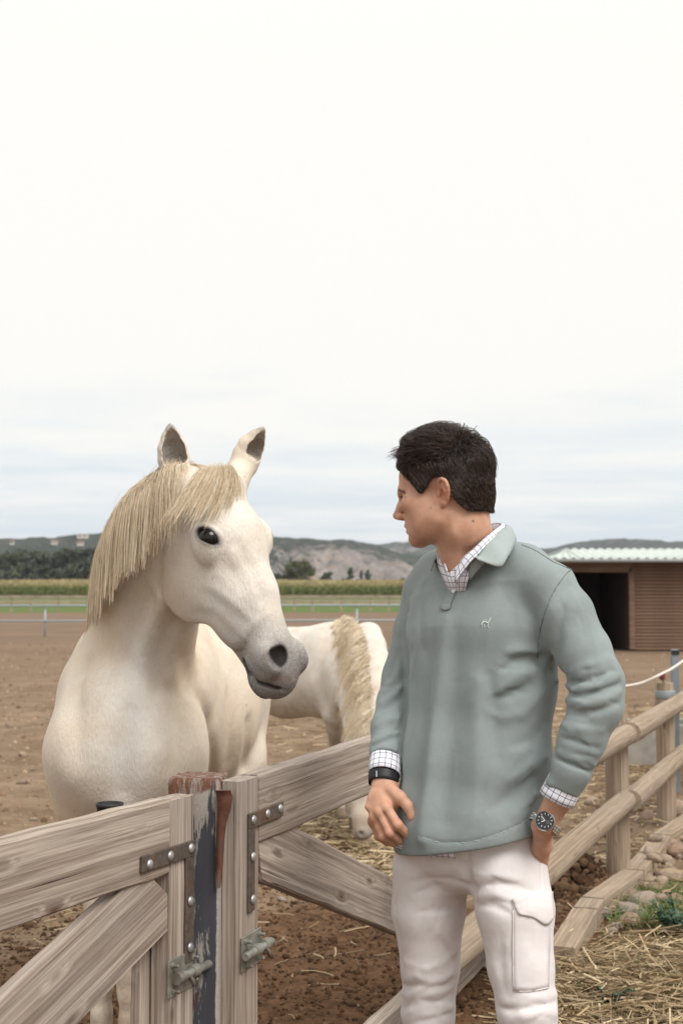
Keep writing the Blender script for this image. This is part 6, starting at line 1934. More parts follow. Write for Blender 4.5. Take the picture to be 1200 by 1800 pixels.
    for q in ((803, 1023), (799, 1040)):
        h = F.hit(*q); n = F.normal(h, 0.01)
        m = MB(); m.disc(h + n * 0.0055, n, [(0.0050, -0.001), (0.0053, 0.0006), (0.0046, 0.0014), (0.003, 0.0008)], 14)
        m.build('button', flat('shell_button', (0.62, 0.64, 0.63), 0.25, 0, 0.5), o, True)
    # check shirt tail under the hem
    rows = [[(690, 1478), (720, 1484), (760, 1490), (800, 1496)], [(692, 1488), (722, 1493), (760, 1499), (800, 1502)]]
    return F, o
polo_field, polo = build_polo()

def build_trousers():
    F = Field(axis_steps(0.06, (0.60, 0.0034)), axis_steps(2.90, (3.46, 0.0040)), axis_steps(0.02, (0.44, 0.012), (1.05, 0.0034)))
    hf = unit(V(-0.45, -0.9, 0)); 
    F.chain([(P(818, 1420, 3.20), (0.158, 0.112)), (P(822, 1470, 3.20), (0.170, 0.118)), (P(826, 1492, 3.20), (0.150, 0.09))], 0.03, hf)
    F.chain([(P(756, 1525, 3.255), (0.084, 0.095)), (P(753, 1600, 3.26), (0.080, 0.088)), (P(756, 1700, 3.265), (0.063, 0.074)), (P(753, 1780, 3.27), (0.056, 0.064)), (P(752, 1850, 3.29), (0.060, 0.065)), (V(0.19, 3.32, 0.25), (0.058, 0.06)), (V(0.19, 3.33, 0.06), (0.055, 0.06))], 0.014, hf)
    F.chain([(P(892, 1530, 3.14), (0.084, 0.100)), (P(905, 1600, 3.12), (0.081, 0.094)), (P(915, 1700, 3.10), (0.068, 0.078)), (P(925, 1770, 3.08), (0.061, 0.070)), (P(934, 1850, 3.08), (0.060, 0.064)), (V(0.42, 3.09, 0.25), (0.060, 0.06)), (V(0.42, 3.10, 0.06), (0.055, 0.06))], 0.014, hf)
    F.ball(P(830, 1515, 3.19), (0.06, 0.09, 0.05), k=0.03)
    F.ball(P(880, 1490, 3.30), (0.10, 0.08, 0.11), k=0.05)
    # mouth of the pocket his hand is in
    F.fold(F.hits([(936, 1452), (941, 1470), (946, 1492)]), 0.006, 0.006)
    F.fold(F.hits([(950, 1462), (954, 1478), (952, 1494)]), 0.010, -0.018)
    W = lambda pix, w, a: F.fold(F.hits(pix), np.asarray(w) * 0.85, np.asarray(a) * 1.35, 1.25)
    rk = np.random.default_rng(4)
    W([(816, 1520), (824, 1545), (832, 1562)], 0.010, -0.008)
    W([(835, 1560), (870, 1552), (905, 1556), (940, 1570)], [0.009, 0.010, 0.012, 0.012], [-0.007, -0.007, -0.005, -0.002])
    W([(838, 1545), (872, 1538), (906, 1545)], 0.010, [0.004, 0.005, 0.002])
    W([(842, 1575), (872, 1572), (898, 1582)], 0.009, [0.004, 0.005, 0.002])
    W([(836, 1590), (862, 1592), (884, 1604)], 0.010, [-0.004, -0.005, -0.002])
    W([(828, 1558), (800, 1548), (765, 1545), (728, 1552)], [0.009, 0.010, 0.012, 0.012], [-0.006, -0.006, -0.004, -0.002])
    W([(815, 1575), (790, 1570), (755, 1575)], 0.011, [0.004, 0.005, 0.002])
    W([(810, 1600), (785, 1596), (752, 1604)], 0.012, [-0.004, -0.005, -0.002])
    W([(738, 1590), (770, 1640), (800, 1668)], 0.014, [0.001, 0.004, 0.003])
    W([(760, 1620), (780, 1660), (796, 1690)], 0.012, [-0.001, -0.004, -0.003])
    W([(712, 1690), (745, 1700), (780, 1690), (802, 1672)], 0.010, [0.003, 0.005, 0.004, 0.002])
    for yy, a in ((1718, 0.005), (1733, -0.006), (1748, 0.006), (1764, -0.006), (1779, 0.006), (1794, -0.005)):
        g = rk.normal(0, 5, 4); e = abs(rk.normal(0.7, 0.4, 4)); W([(708, yy + 8 + g[0]), (732, yy - 2 + g[1]), (760, yy + g[2]), (792, yy - 10 + g[3])], 0.007 + 0.004 * e[0], list(a * e))
    for yy, a in ((1752, 0.004), (1768, -0.005), (1784, 0.005), (1800, -0.004)):
        g = rk.normal(0, 6, 4); e = abs(rk.normal(0.7, 0.4, 4)); W([(874, yy + 10 + g[0]), (905, yy + g[1]), (940, yy + 4 + g[2]), (976, yy - 8 + g[3])], 0.010, list(a * e))
    W([(880, 1640), (876, 1690), (886, 1740)], 0.016, [-0.001, -0.005, -0.003])
    W([(905, 1640), (925, 1680), (950, 1720)], 0.016, [0.000, 0.003, 0.001])
    rc = np.random.default_rng(18)
    def creases(n, x0, x1, y0, y1, ang, spread, length, w, amp):
        for _ in range(n):
            x, y = rc.uniform(x0, x1), rc.uniform(y0, y1); a = math.radians(ang + rc.normal(0, spread)); L = length * rc.uniform(0.5, 1.3); b = rc.normal(0, 0.18)
            pts = [(x + math.cos(a + b * t) * L * t, y - math.sin(a + b * t) * L * t) for t in (-0.5, -0.17, 0.17, 0.5)]
            s = amp * rc.uniform(0.5, 1.2) * (1 if rc.random() < 0.4 else -1)
            F.fold(F.hits(pts), w * rc.uniform(0.8, 1.4), [0.0, s, s, 0.0], 1.3)
    creases(9, 845, 900, 1535, 1610, -12, 14, 60, 0.0050, 0.0030)
    creases(9, 740, 815, 1540, 1620, 14, 14, 60, 0.0050, 0.0030)
    creases(12, 722, 785, 1690, 1795, 8, 20, 46, 0.0050, 0.0030)
    creases(9, 885, 965, 1745, 1800, 6, 18, 46, 0.0050, 0.0028)
    creases(8, 710, 790, 1560, 1690, 70, 12, 70, 0.0060, 0.0022)
    creases(5, 860, 895, 1620, 1740, 82, 10, 70, 0.0060, 0.0022)
    # fly, side seam
    W([(822, 1500), (826, 1530), (830, 1552)], 0.0035, -0.003)
    W([(948, 1495), (950, 1530), (952, 1565)], 0.0035, -0.0025)
    W([(695, 1590), (702, 1640), (706, 1700)], 0.0035, -0.003)
    me, vv = F.mesh('trousers', 1)
    o = link('trousers', me, M_PANT, man, True)
    pk = sheet('cargo_pocket', patch_px(F, [[(901, 1588), (934, 1585), (963, 1588)], [(901, 1660), (934, 1662), (964, 1660)], [(903, 1742), (934, 1742), (962, 1736)]], 18, 10, 0.0020), 0.0035, M_PANT, o)
    st = MB()
    hit = F.hit
    for poly in ([(901, 1600), (901, 1660), (903, 1742)], [(903, 1742), (934, 1742), (961, 1736)]):
        st.tube([hit(*q) + F.normal(hit(*q), 0.012) * 0.0032 for q in catmull(poly, 6)], 0.0013, 5)
    st.build('pocket_stitching', M_PANT, o, True)
    sheet('pocket_flap', patch_px(F, [[(899, 1580), (934, 1574), (966, 1568)], [(904, 1594), (936, 1592), (968, 1592)], [(911, 1607), (936, 1613), (956, 1626), (969, 1612)]], 12, 14, 0.0055), 0.003, M_PANT, o)
    # shoes, below the picture
    for ax, ay in ((0.19, 3.33), (0.42, 3.10)):
        m = MB()
        d = V(-0.45, -0.89, 0); s = V(0.89, -0.45, 0)
        prof = [(-0.09, 0.030, 0.075), (-0.05, 0.038, 0.095), (0.02, 0.042, 0.090), (0.08, 0.046, 0.065), (0.14, 0.046, 0.050), (0.185, 0.032, 0.040), (0.20, 0.012, 0.025)]
        vs, fs = [], []
        for t, w, h in prof:
            c = V(ax, ay, 0) + d * t
            for k in range(10):
                a = 2 * math.pi * k / 10
                vs.append(c + s * w * math.cos(a) + V(0, 0, max(0.004, h * 0.55 + h * 0.6 * math.sin(a))))
        for i in range(len(prof) - 1):
            for k in range(10):
                fs.append((i * 10 + k, i * 10 + (k + 1) % 10, i * 10 + 10 + (k + 1) % 10, i * 10 + 10 + k))
        fs += [tuple(range(10))[::-1], tuple(60 + k for k in range(10))]
        m.add(vs, fs); m.build('shoe', flat('shoe_leather', (0.10, 0.055, 0.03), 0.5), man, True)
    return F, o
trouser_field, trousers = build_trousers()

def build_accessories():
    B = body_field
    # polo collar: near leaf, round the back of the neck, far leaf
    fold = [(822, 992, 3.092), (838, 972, 3.085), (856, 952, 3.095), (874, 936, 3.130), (888, 926, 3.195), (880, 924, 3.275), (845, 930, 3.315), (808, 945, 3.290), (784, 962, 3.235), (772, 976, 3.185)]
    edge = [(840, 984, 3.062), (877, 996, 3.048), (891, 980, 3.064), (901, 962, 3.108), (906, 947, 3.200), (896, 944, 3.310), (845, 952, 3.355), (795, 968, 3.320), (766, 985, 3.250), (757, 1004, 3.190)]
    A = catmull([P(*q) for q in fold], 5); E = catmull([P(*q) for q in edge], 5)
    nu = 9
    Gd = np.empty((len(A), nu, 3))
    for j, t in enumerate(np.linspace(0, 1, nu)):
        up = 0.010 * math.sin(math.pi * t) * 1.0
        Gd[:, j] = A * (1 - t) + E * t + V(0, 0, 1) * up
    sheet('polo_collar', Gd, 0.0032, M_RIB, polo)
    # stand of the collar up to the fold, and front opening edges
    inner = catmull([P(*q) + V(0.004, 0.006, -0.035) for q in fold], 5)
    Gd = np.stack([inner, inner * 0.5 + A * 0.5, A - V(0, 0, 0.001)], 1)
    sheet('collar_stand', Gd, 0.003, M_RIB, polo)
    # checked shirt collar inside it
    fold2 = [(801, 1005, 3.105), (812, 982, 3.100), (830, 966, 3.098), (848, 949, 3.105), (866, 934, 3.135), (880, 923, 3.200), (870, 920, 3.265), (842, 926, 3.295), (808, 940, 3.270), (786, 955, 3.225), (777, 962, 3.185), (776, 980, 3.150)]
    edge2 = [(798, 1024, 3.088), (824, 990, 3.075), (840, 974, 3.075), (856, 956, 3.086), (874, 940, 3.120), (888, 929, 3.200), (876, 930, 3.285), (842, 938, 3.315), (804, 952, 3.290), (780, 966, 3.240), (768, 976, 3.190), (788, 1012, 3.120)]
    A = catmull([P(*q) for q in fold2], 5); E = catmull([P(*q) for q in edge2], 5)
    Gd = np.empty((len(A), 7, 3))
    for j, t in enumerate(np.linspace(0, 1, 7)):
        Gd[:, j] = A * (1 - t) + E * t + V(0, -0.002, 0.004 * math.sin(math.pi * t))
    sheet('shirt_collar', Gd, 0.0026, M_CHECK, man)
    inner = catmull([P(*q) + V(0.002, 0.006, -0.03) for q in fold2], 5)
    sheet('shirt_collar_stand', np.stack([inner, A - V(0, 0, 0.001)], 1), 0.002, M_CHECK, man)
    # front of the checked shirt in the opening
    rows = [[P(766, 972, 3.200), P(770, 995, 3.165), P(780, 1022, 3.125), P(790, 1044, 3.100)], [P(784, 985, 3.160), P(790, 1005, 3.135), P(795, 1022, 3.108), P(799, 1042, 3.088)],
            [P(812, 990, 3.110), P(808, 1004, 3.105), P(804, 1020, 3.095), P(801, 1040, 3.085)], [P(836, 985, 3.095), P(828, 1002, 3.095), P(820, 1022, 3.092), P(812, 1040, 3.090)]]
    for q, px in zip(rows, (788, 796, 803, 812)):
        h = polo_field.hit(px, 1044); q[3] = h - polo_field.normal(h, 0.01) * 0.010
        q[2] = q[2] * 0.55 + (q[1] + q[3]) * 0.225
    sheet('shirt_front', np.array([catmull(q, 5) for q in rows]), 0.002, M_CHECK, man)
    # checked cuffs
    def cuff(c0, c1, r0, r1, up, name='shirt_cuff', mat=M_CHECK, bulge=0.0, n=36):
        ax = unit(c1 - c0); v = unit(np.asarray(up) - ax * (np.asarray(up) @ ax)); u = np.cross(ax, v)
        g = np.empty((n + 1, 5, 3))
        for j, t in enumerate(np.linspace(0, 1, 5)):
            w, h = r0[0] + (r1[0] - r0[0]) * t, r0[1] + (r1[1] - r0[1]) * t
            for i in range(n + 1):
                a = 2 * math.pi * i / n
                g[i, j] = c0 + (c1 - c0) * t + (w + bulge * math.sin(math.pi * t)) * math.cos(a) * u + (h + bulge * math.sin(math.pi * t)) * math.sin(a) * v
        return sheet(name, g, 0.0022, mat, man)
    cuff(P(996, 1370, 3.013), P(977, 1406, 3.02), (0.0375, 0.034), (0.0385, 0.034), V(0.3, -0.9, 0.2))
    cuff(P(678.5, 1326, 3.228), P(675, 1361, 3.195), (0.0345, 0.032), (0.0355, 0.032), V(0.2, -0.9, 0.2))
    bd = cuff(P(674.5, 1357, 3.199), P(673.5, 1378, 3.183), (0.0325, 0.0285), (0.0325, 0.0280), V(0.2, -0.9, 0.2), 'fitness_band', M_BLACK, 0.001)
    m = MB(); c = B.hit(664, 1361); n = unit(V(-0.45, -0.85, 0.25))
    m.box(c + n * 0.006, (0.0022, 0.003, 0.013), (1, 0, 0), n, np.cross((1, 0, 0), n)); m.build('clasp', M_STEEL, bd)
    # wristwatch: case, bezel, dial, hands, bracelet
    wc = P(957, 1443, 3.004)
    n = unit(V(-0.12, -0.93, 0.36)); fa = unit(P(983, 1402, 3.015) - P(948, 1470, 3.06)); fa = unit(fa - n * (fa @ n)); ac = np.cross(n, fa)
    w = empty('wristwatch', tuple(wc)); w.parent = man; w.matrix_parent_inverse = Matrix.Identity(4)
    m = MB(); m.disc(wc, n, [(0.0195, -0.006), (0.0212, -0.004), (0.0212, 0.002), (0.0200, 0.004)], 40); m.build('case', M_STEEL, w, sharp=40)
    m = MB(); m.disc(wc, n, [(0.0198, 0.0038), (0.0196, 0.0054), (0.0168, 0.0060), (0.0166, 0.0046)], 40); m.build('bezel', M_DIAL, w, sharp=40)
    m = MB(); m.disc(wc, n, [(0.0170, 0.0040), (0.0168, 0.0050)], 40); m.build('dial', M_DIAL, w, sharp=40)
    for k in range(12):
        a = 2 * math.pi * k / 12; d = math.cos(a) * fa + math.sin(a) * ac
        m = MB(); m.box(wc + d * 0.0140 + n * 0.0054, (0.0032, 0.0010, 0.0006), d, np.cross(n, d), n); m.build('hour_mark', M_MARK, w)
    for a, L, wd in ((2.55, 0.0085, 0.0013), (1.25, 0.0125, 0.0010)):
        d = math.cos(a) * fa + math.sin(a) * ac
        m = MB(); m.box(wc + d * L * 0.45 + n * 0.0060, (L, wd, 0.0005), d, np.cross(n, d), n); m.build('hand', M_MARK, w)
    for q, z in ((0.0065, 0), (-0.0065, 0.0)):
        m = MB(); m.disc(wc + ac * q + n * 0.0051, n, [(0.0040, 0), (0.0040, 0.0003), (0.0034, 0.0003)], 16); m.build('subdial', flat('subdial_grey', (0.06, 0.06, 0.065), 0.35), w)
    m = MB(); m.disc(wc + ac * 0.0225 - n * 0.001, ac, [(0.0025, -0.002), (0.0028, 0.002), (0.0020, 0.003)], 12); m.build('crown_knob', M_STEEL, w)
    # bracelet follows the wrist section
    wr0 = P(957, 1449, 3.038)
    for k in range(26):
        a = 2 * math.pi * (k + 0.5) / 26
        if math.cos(a) > 0.72: continue
        d = math.cos(a) * n + math.sin(a) * ac
        p = wr0 + n * math.cos(a) * 0.0265 + ac * math.sin(a) * 0.0335
        tg = unit(-n * math.sin(a) * 0.0265 + ac * math.cos(a) * 0.0335)
        for off, wd in ((-0.0058, 0.0048), (0, 0.0058), (0.0058, 0.0048)):
            m = MB(); m.box(p + fa * off, (wd, 0.0066, 0.003), fa, tg, np.cross(fa, tg), bev=0.0007); m.build('bracelet_link', M_STEEL, w)
    # strip of checked shirt below the polo hem
    rows = [[(688, 1472), (722, 1479), (760, 1488), (800, 1492)], [(690, 1484), (722, 1492), (760, 1500), (802, 1503)]]
    sheet('shirt_tail', patch_px(trouser_field, rows, 4, 14, 0.012), 0.002, M_CHECK, man)
build_accessories()
rebase(man, (0.32, 3.20, 0.0))
for _c in man.children:
    _c.matrix_parent_inverse = Matrix.Translation((-0.32, -3.20, 0.0))

# ------------------------------------------------------------------ round-rail fence
def build_rail_fence():
    p = [V(0.64, 5.14, 0), V(1.355, 7.06, 0), V(1.966, 8.70, 0), V(2.577, 10.34, 0), V(3.19, 11.98, 0)]
    o = empty('rail_fence', tuple(p[1]))
    d = unit(p[2] - p[1]); nrm = V(d[1], -d[0], 0)
    def pole(name, a, b, ra, rb, seed):
        rng = np.random.default_rng(seed)
        a, b = np.asarray(a, float), np.asarray(b, float); L = np.linalg.norm(b - a); ax = unit(b - a)
        up = V(0, 0, 1) if abs(ax[2]) < 0.9 else V(1, 0, 0)
        ay = unit(np.cross(up, ax)); az = np.cross(ax, ay)
        m = MB(); n = 14
        xs = np.linspace(0, L, n); wob = np.cumsum(rng.normal(0, 0.0010, (n, 2)), 0)
        r = np.linspace(ra, rb, n) * (1 + rng.normal(0, 0.015, n)); r[0] *= 0.93; r[-1] *= 0.93
        m.tube(np.stack([xs, wob[:, 0], wob[:, 1]], 1), r, 18, up=(0, 0.1, 1))
        q = m.build(name, M_POLE, o, sharp=50)
        q.matrix_parent_inverse = Matrix.Translation(o.location).inverted()
        q.matrix_basis = Matrix(((ax[0], ay[0], az[0], a[0]), (ax[1], ay[1], az[1], a[1]), (ax[2], ay[2], az[2], a[2]), (0, 0, 0, 1)))
        return q
    for i, q in enumerate(p):
        pole('post', q + V(0, 0, -0.3), q + V(0, 0, 0.87), 0.060, 0.056, 30 + i)
    for i in range(len(p) - 1):
        for z, sd in ((0.735, 50), (0.41, 60)):
            e = nrm * (0.060 + 0.02 * (i % 2)) + V(0, 0, 0.008 * (i % 2))
            pole('rail', p[i] + e - d * (0.10 if i else 1.2) + V(0, 0, z), p[i + 1] + e + d * 0.10 + V(0, 0, z + 0.006), 0.056, 0.050, sd + i)
    m = MB(); c = p[2] + V(0, 0, 0.80); m.disc(c, (0, 0, 1), [(0.0605, -0.022), (0.0610, -0.02), (0.0610, 0.02), (0.0605, 0.022)], 24); m.build('metal_band', M_PIPE, o, True)
    tag(o, 'round pole fence with two rails running from the man to the photo edge', 'fence')
build_rail_fence()
def build_steel_post():
    b = G(1188, 1402)
    o = empty('steel_post', tuple(b))
    m = MB(); m.box(b + V(0, 0, 0.42), (0.048, 0.030, 1.20), bev=0.002); m.build('profile', flat('galvanised_grey', (0.22, 0.255, 0.29), 0.5, 0.5, 0.5, var=0.15, vscale=15), o)
    m = MB(); m.box(b + V(0, -0.02, 1.00), (0.054, 0.012, 0.03), bev=0.002); m.build('clip', M_DARKRUB, o)
    tag(o, 'grey galvanised steel post standing behind the pole fence', 'post')
    # electric fence cord and its insulator
    pts = [P(1020, 1214, 8.5), P(1090, 1207, 8.55), P(1128, 1200, 8.58), P(1163, 1184, 8.6), P(1185, 1172, 8.9), P(1230, 1140, 9.1)]
    m = MB(); m.tube(catmull(pts, 8), 0.008, 7)
    tag(m.build('fence_cord', flat('white_cord', (0.62, 0.58, 0.54), 0.7), None, True), 'pale electric fence cord sagging above the pole fence', 'cord')
    ic = P(1163, 1186, 8.62)
    o2 = empty('insulator', tuple(ic))
    m = MB(); m.disc(ic - V(0, 0, 0.03), (0, 0, 1), [(0.012, 0), (0.022, 0.01), (0.014, 0.02), (0.022, 0.03), (0.014, 0.04)], 14); m.build('body', flat('red_insulator', (0.16, 0.035, 0.03), 0.4), o2, True)
    m = MB(); m.tube([ic - V(0, 0, 0.03), V(1.966, 8.70, 0.865)], 0.006, 6); m.build('screw', M_PIPE, o2)
    tag(o2, 'small dark red insulator carrying the cord on the fence post', 'insulator')
build_steel_post()
def build_trough():
    b = G(1118, 1346)
    o = empty('water_trough', tuple(b))
    M = flat('trough_concrete', (0.30, 0.275, 0.245), 0.9, var=0.18, vscale=9, bump=0.4)
    w, dp, h, t = 1.3, 0.55, 0.33, 0.06
    c = b + V(0.38, 0.3, 0)
    for nm, cc, sz in (('front_wall', c + V(0, -dp / 2, h / 2), (w, t, h)), ('back_wall', c + V(0, dp / 2, h / 2), (w, t, h)), ('end_wall', c + V(-w / 2 + t / 2 + 0.001, 0, h / 2), (t, dp - t - 0.002, h - 0.004)), ('end_wall', c + V(w / 2 - t / 2 - 0.001, 0, h / 2), (t, dp - t - 0.002, h - 0.004)), ('bottom', c + V(0, 0, 0.04), (w - 2 * t - 0.004, dp - t - 0.004, 0.06))):
        m = MB(); m.box(cc, sz, bev=0.008 if 'bottom' not in nm else 0); m.build(nm, M, o)
    m = MB(); m.box(c + V(0, 0, 0.24), (w - 2 * t - 0.006, dp - t - 0.006, 0.01)); m.build('water', flat('trough_water', (0.06, 0.06, 0.05), 0.05, 0, 0.5), o)
    tag(o, 'low grey concrete water trough behind the pole fence', 'trough')
build_trough()

# ------------------------------------------------------------------ plank edging along the fence foot
M_EDGE = old_wood('edging_plank', (0.27, 0.20, 0.14), (0.40, 0.315, 0.235), (0.14, 0.10, 0.066), (0.34, 0.28, 0.225), 0.5)
path = [G(984, 1668, 0.09), G(1027, 1598, 0.085), G(1040, 1580, 0.08), G(1112, 1530, 0.075), G(1138, 1500, 0.07), G(1160, 1468, 0.07), G(1215, 1432, 0.07)]
edge_lab = ['pale edging plank nearest the man, by his knee', 'second edging plank from the man', 'long edging plank at the foot of the nearer fence post', 'short edging plank just past the nearer fence post', 'edging plank under the small stones', 'edging plank at the foot of the farther fence post']
for i in range(len(path) - 1):
    a, b = path[i], path[i + 1]; hw = 0.105
    dd = unit(b - a); fn = V(0, 0, 1)
    q = board('edging_plank', a + dd * 0.012 + V(0, 0, -0.045), b - dd * 0.012 + V(0, 0, -0.045), 0.10, hw, None, M_EDGE, fn, seed=70 + i)
    tag(q, edge_lab[i], 'plank', 'edging planks along the fence')

# ------------------------------------------------------------------ stones
def stone_meshes():
    out = []
    for k in range(7):
        rng = np.random.default_rng(100 + k)
        bm = bmesh.new(); bmesh.ops.create_icosphere(bm, subdivisions=2, radius=1.0)
        sc = V(1, rng.uniform(0.6, 0.9), rng.uniform(0.38, 0.6))
        pl = [(unit(rng.normal(0, 1, 3)), rng.uniform(0.62, 0.85)) for _ in range(7)]
        for v in bm.verts:
            p = np.array(v.co)
            for n, d in pl:
                e = p @ n - d
                if e > 0: p = p - n * e * 0.85
            p = p * (1 + 0.05 * rng.normal()) * sc
            v.co = p
        me = bpy.data.meshes.new('stone'); bm.to_mesh(me); bm.free()
        me.polygons.foreach_set('use_smooth', np.ones(len(me.polygons), bool))
        out.append(me)
    return out
def stone_material():
    t = NT('field_stone')
    info = t.n('ShaderNodeObjectInfo').outputs['Random']
    base = t.ramp(info, [(0.0, (0.20, 0.165, 0.14)), (0.35, (0.33, 0.225, 0.16)), (0.7, (0.40, 0.32, 0.25)), (1.0, (0.25, 0.235, 0.225))])
    n = t.noise(t.co(), 3.5, 5, 0.65)
    col = t.mix(t.rng(n, 0.35, 0.65, 0, 0.6), base, (0.20, 0.14, 0.10))
    return t.bsdf(col, 0.85, t.bump(n, 0.35, 0.12), 0, 0.2)
SM = stone_meshes(); M_STONE = stone_material()
for me in SM: me.materials.append(M_STONE)
def stone(p, r, rz, k, label, group='stones along the plank edging'):
    o = bpy.data.objects.new('stone', SM[k % len(SM)]); COL.objects.link(o)
    o.location = (p[0], p[1], p[2] + r * 0.22); o.scale = (r, r, r); o.rotation_euler = (random.uniform(-0.3, 0.3), random.uniform(-0.3, 0.3), rz)
    tag(o, label, 'stone', group)
srng = np.random.default_rng(21)
big = [(1193, 1436, 0.095, 'big rounded tan stone at the foot of the farther fence post'), (1178, 1548, 0.088, 'large flat grey and tan stone beside the plank bend'), (1118, 1556, 0.075, 'flat reddish stone right of the long edging plank'), (1086, 1582, 0.055, 'upright oval tan stone beside the long edging plank'),
       (1108, 1578, 0.060, 'grey angular stone between the oval stone and the grass'), (1128, 1592, 0.085, 'broad pale stone on the grass patch'), (1152, 1478, 0.058, 'small flat pale stone lying on the edging plank'), (1186, 1500, 0.075, 'grey slab stone leaning on the stone pile'),
       (1150, 1512, 0.048, 'dark flat stone on the edging plank'), (1060, 1612, 0.07, 'long brown stone beside the second edging plank'), (1140, 1500, 0.055, 'square tan stone on the edging plank'), (1172, 1488, 0.07, 'rounded brown stone at the top of the stone pile')]
for i, (px, py, r, lab) in enumerate(big):
    z = 0.075 if 'on the edging plank' in lab else 0.0
    p = G(px, py, z); p[2] = max(z, float(ground_h(p[0:1], p[1:2])[0])) if z == 0 else z
    stone(p, r, srng.uniform(0, 6.28), i, lab)
for i in range(86):
    u = srng.random() ** 0.7
    px = srng.uniform(1070, 1225) if i < 62 else srng.uniform(1010, 1200); py = np.interp(px, [1070, 1225], [1600, 1452]) + srng.normal(8, 34)
    if i >= 62: py = srng.uniform(1400, 1660)
    p = G(px, py); p[2] = float(ground_h(p[0:1], p[1:2])[0])
    stone(p, float(np.clip(srng.lognormal(-3.15, 0.42), 0.016, 0.08)), srng.uniform(0, 6.28), i, 'small field stone among the straw and stones beside the plank edging', 'small stones beside the plank edging')
for i in range(46):
    px = srng.uniform(-10, 180) if i % 2 else srng.uniform(480, 1190); py = srng.uniform(1165, 1450)
    p = G(px, py); p[2] = float(ground_h(p[0:1], p[1:2])[0])
    stone(p, float(np.clip(srng.lognormal(-3.7, 0.4), 0.012, 0.05)), srng.uniform(0, 6.28), i + 3, 'small pale stone lying loose on the paddock soil', 'loose stones on the paddock soil')
p = G(495, 1583); stone(V(p[0], p[1], float(ground_h(p[0:1], p[1:2])[0])), 0.028, 0.4, 3, 'pale stone on the dark soil under the gate brace', 'loose stones under the gate')

# ------------------------------------------------------------------ clods of trampled soil
def scatter_px(rng, n, poly):
    """random ground points whose photo positions fall inside a polygon"""
    poly = np.array(poly, float); lo, hi = poly.min(0), poly.max(0)
    out = []
    g0, g1 = 1.0 / (hi[1] - 1035), 1.0 / (max(lo[1], 1045) - 1035)
    while len(out) < n:
        py = 1035 + 1.0 / rng.uniform(g0, g1); px = rng.uniform(lo[0], hi[0])
        ins = False; j = len(poly) - 1
        for i in range(len(poly)):
            if (poly[i, 1] > py) != (poly[j, 1] > py) and px < (poly[j, 0] - poly[i, 0]) * (py - poly[i, 1]) / (poly[j, 1] - poly[i, 1]) + poly[i, 0]: ins = not ins
            j = i
        if ins: out.append(G(px, py))
    p = np.array(out); p[:, 2] = ground_h(p[:, 0], p[:, 1])
    return p
def clod_mesh(name, pts, rad, seed):
    rng = np.random.default_rng(seed)
    bm = bmesh.new(); bmesh.ops.create_icosphere(bm, subdivisions=1, radius=1.0)
    bv = np.array([v.co for v in bm.verts]); bf = np.array([[v.index for v in f.verts] for f in bm.faces]); bm.free()
    n = len(pts)
    V3 = bv[None] * (1 + rng.normal(0, 0.16, (n, len(bv), 1))) * rng.uniform(0.6, 1.1, (n, 1, 3)) * np.asarray(rad)[:, None, None]
    V3 = V3 + pts[:, None, :]
    f = bf[None] + np.arange(n)[:, None, None] * len(bv)
    me = fast_mesh(name, V3.reshape(-1, 3), f.reshape(-1, 3))
    vcol(me, 'tint', np.repeat(rng.random(n), len(bv)))
    return me
def clod_material():
    t = NT('soil_clods')
    col = t.ramp(t.attr('tint'), [(0, (0.055, 0.030, 0.017)), (0.6, (0.125, 0.070, 0.040)), (1, (0.22, 0.135, 0.082))])
    n = t.noise(t.co(), 60, 4, 0.65)
    return t.bsdf(t.mix(t.rng(n, 0.3, 0.7, 0.4, 0), col, (0.03, 0.018, 0.01)), 0.95, t.bump(n, 0.6, 0.01), 0, 0.1)
M_CLOD = clod_material()
crng = np.random.default_rng(31)
pc = np.vstack([scatter_px(crng, 8000, [(-20, 1560), (430, 1540), (720, 1545), (870, 1650), (880, 1960), (-20, 1960)]), scatter_px(crng, 500, [(940, 1500), (1060, 1520), (1040, 1600), (960, 1640)])])
me = clod_mesh('soil_clods', pc, np.clip(crng.lognormal(-4.95, 0.45, len(pc)), 0.003, 0.03), 5)
tag(link('soil_clods', me, M_CLOD), 'loose clods of dark trampled soil around the gate', 'soil', kind='stuff')
hp = G(1012, 1572); pts = []
for k in range(2600):
    u = crng.normal(0, 1, 2) * V(0.17, 0.22); h = 0.20 * math.exp(-(u[0] / 0.16) ** 2 - (u[1] / 0.2) ** 2)
    pts.append((hp[0] + u[0], hp[1] + 0.25 + u[1], h * crng.uniform(0.4, 1.0)))
pts = np.array(pts)
tag(link('soil_heap', clod_mesh('soil_heap', pts, np.clip(crng.lognormal(-4.35, 0.45, len(pts)), 0.006, 0.05), 6), M_CLOD), 'small heap of dark soil and dung beside the nearer fence post', 'soil heap', kind='stuff')
# lighter crumbs over the open paddock
pc = np.vstack([scatter_px(crng, 2600, [(-20, 1130), (220, 1130), (220, 1640), (-20, 1640)]), scatter_px(crng, 3600, [(470, 1150), (1220, 1150), (1220, 1640), (470, 1560)])])
me = clod_mesh('soil_crumbs', pc, np.clip(crng.lognormal(-4.5, 0.5, len(pc)), 0.004, 0.04), 7)
t_ = NT('dry_soil'); M_DRY = t_.bsdf(t_.ramp(t_.attr('tint'), [(0, (0.12, 0.075, 0.045)), (0.6, (0.25, 0.165, 0.105)), (1, (0.38, 0.28, 0.20))]), 0.95, None, 0, 0.1)
tag(link('soil_crumbs', me, M_DRY), 'dry crumbs of soil strewn over the paddock', 'soil', kind='stuff')

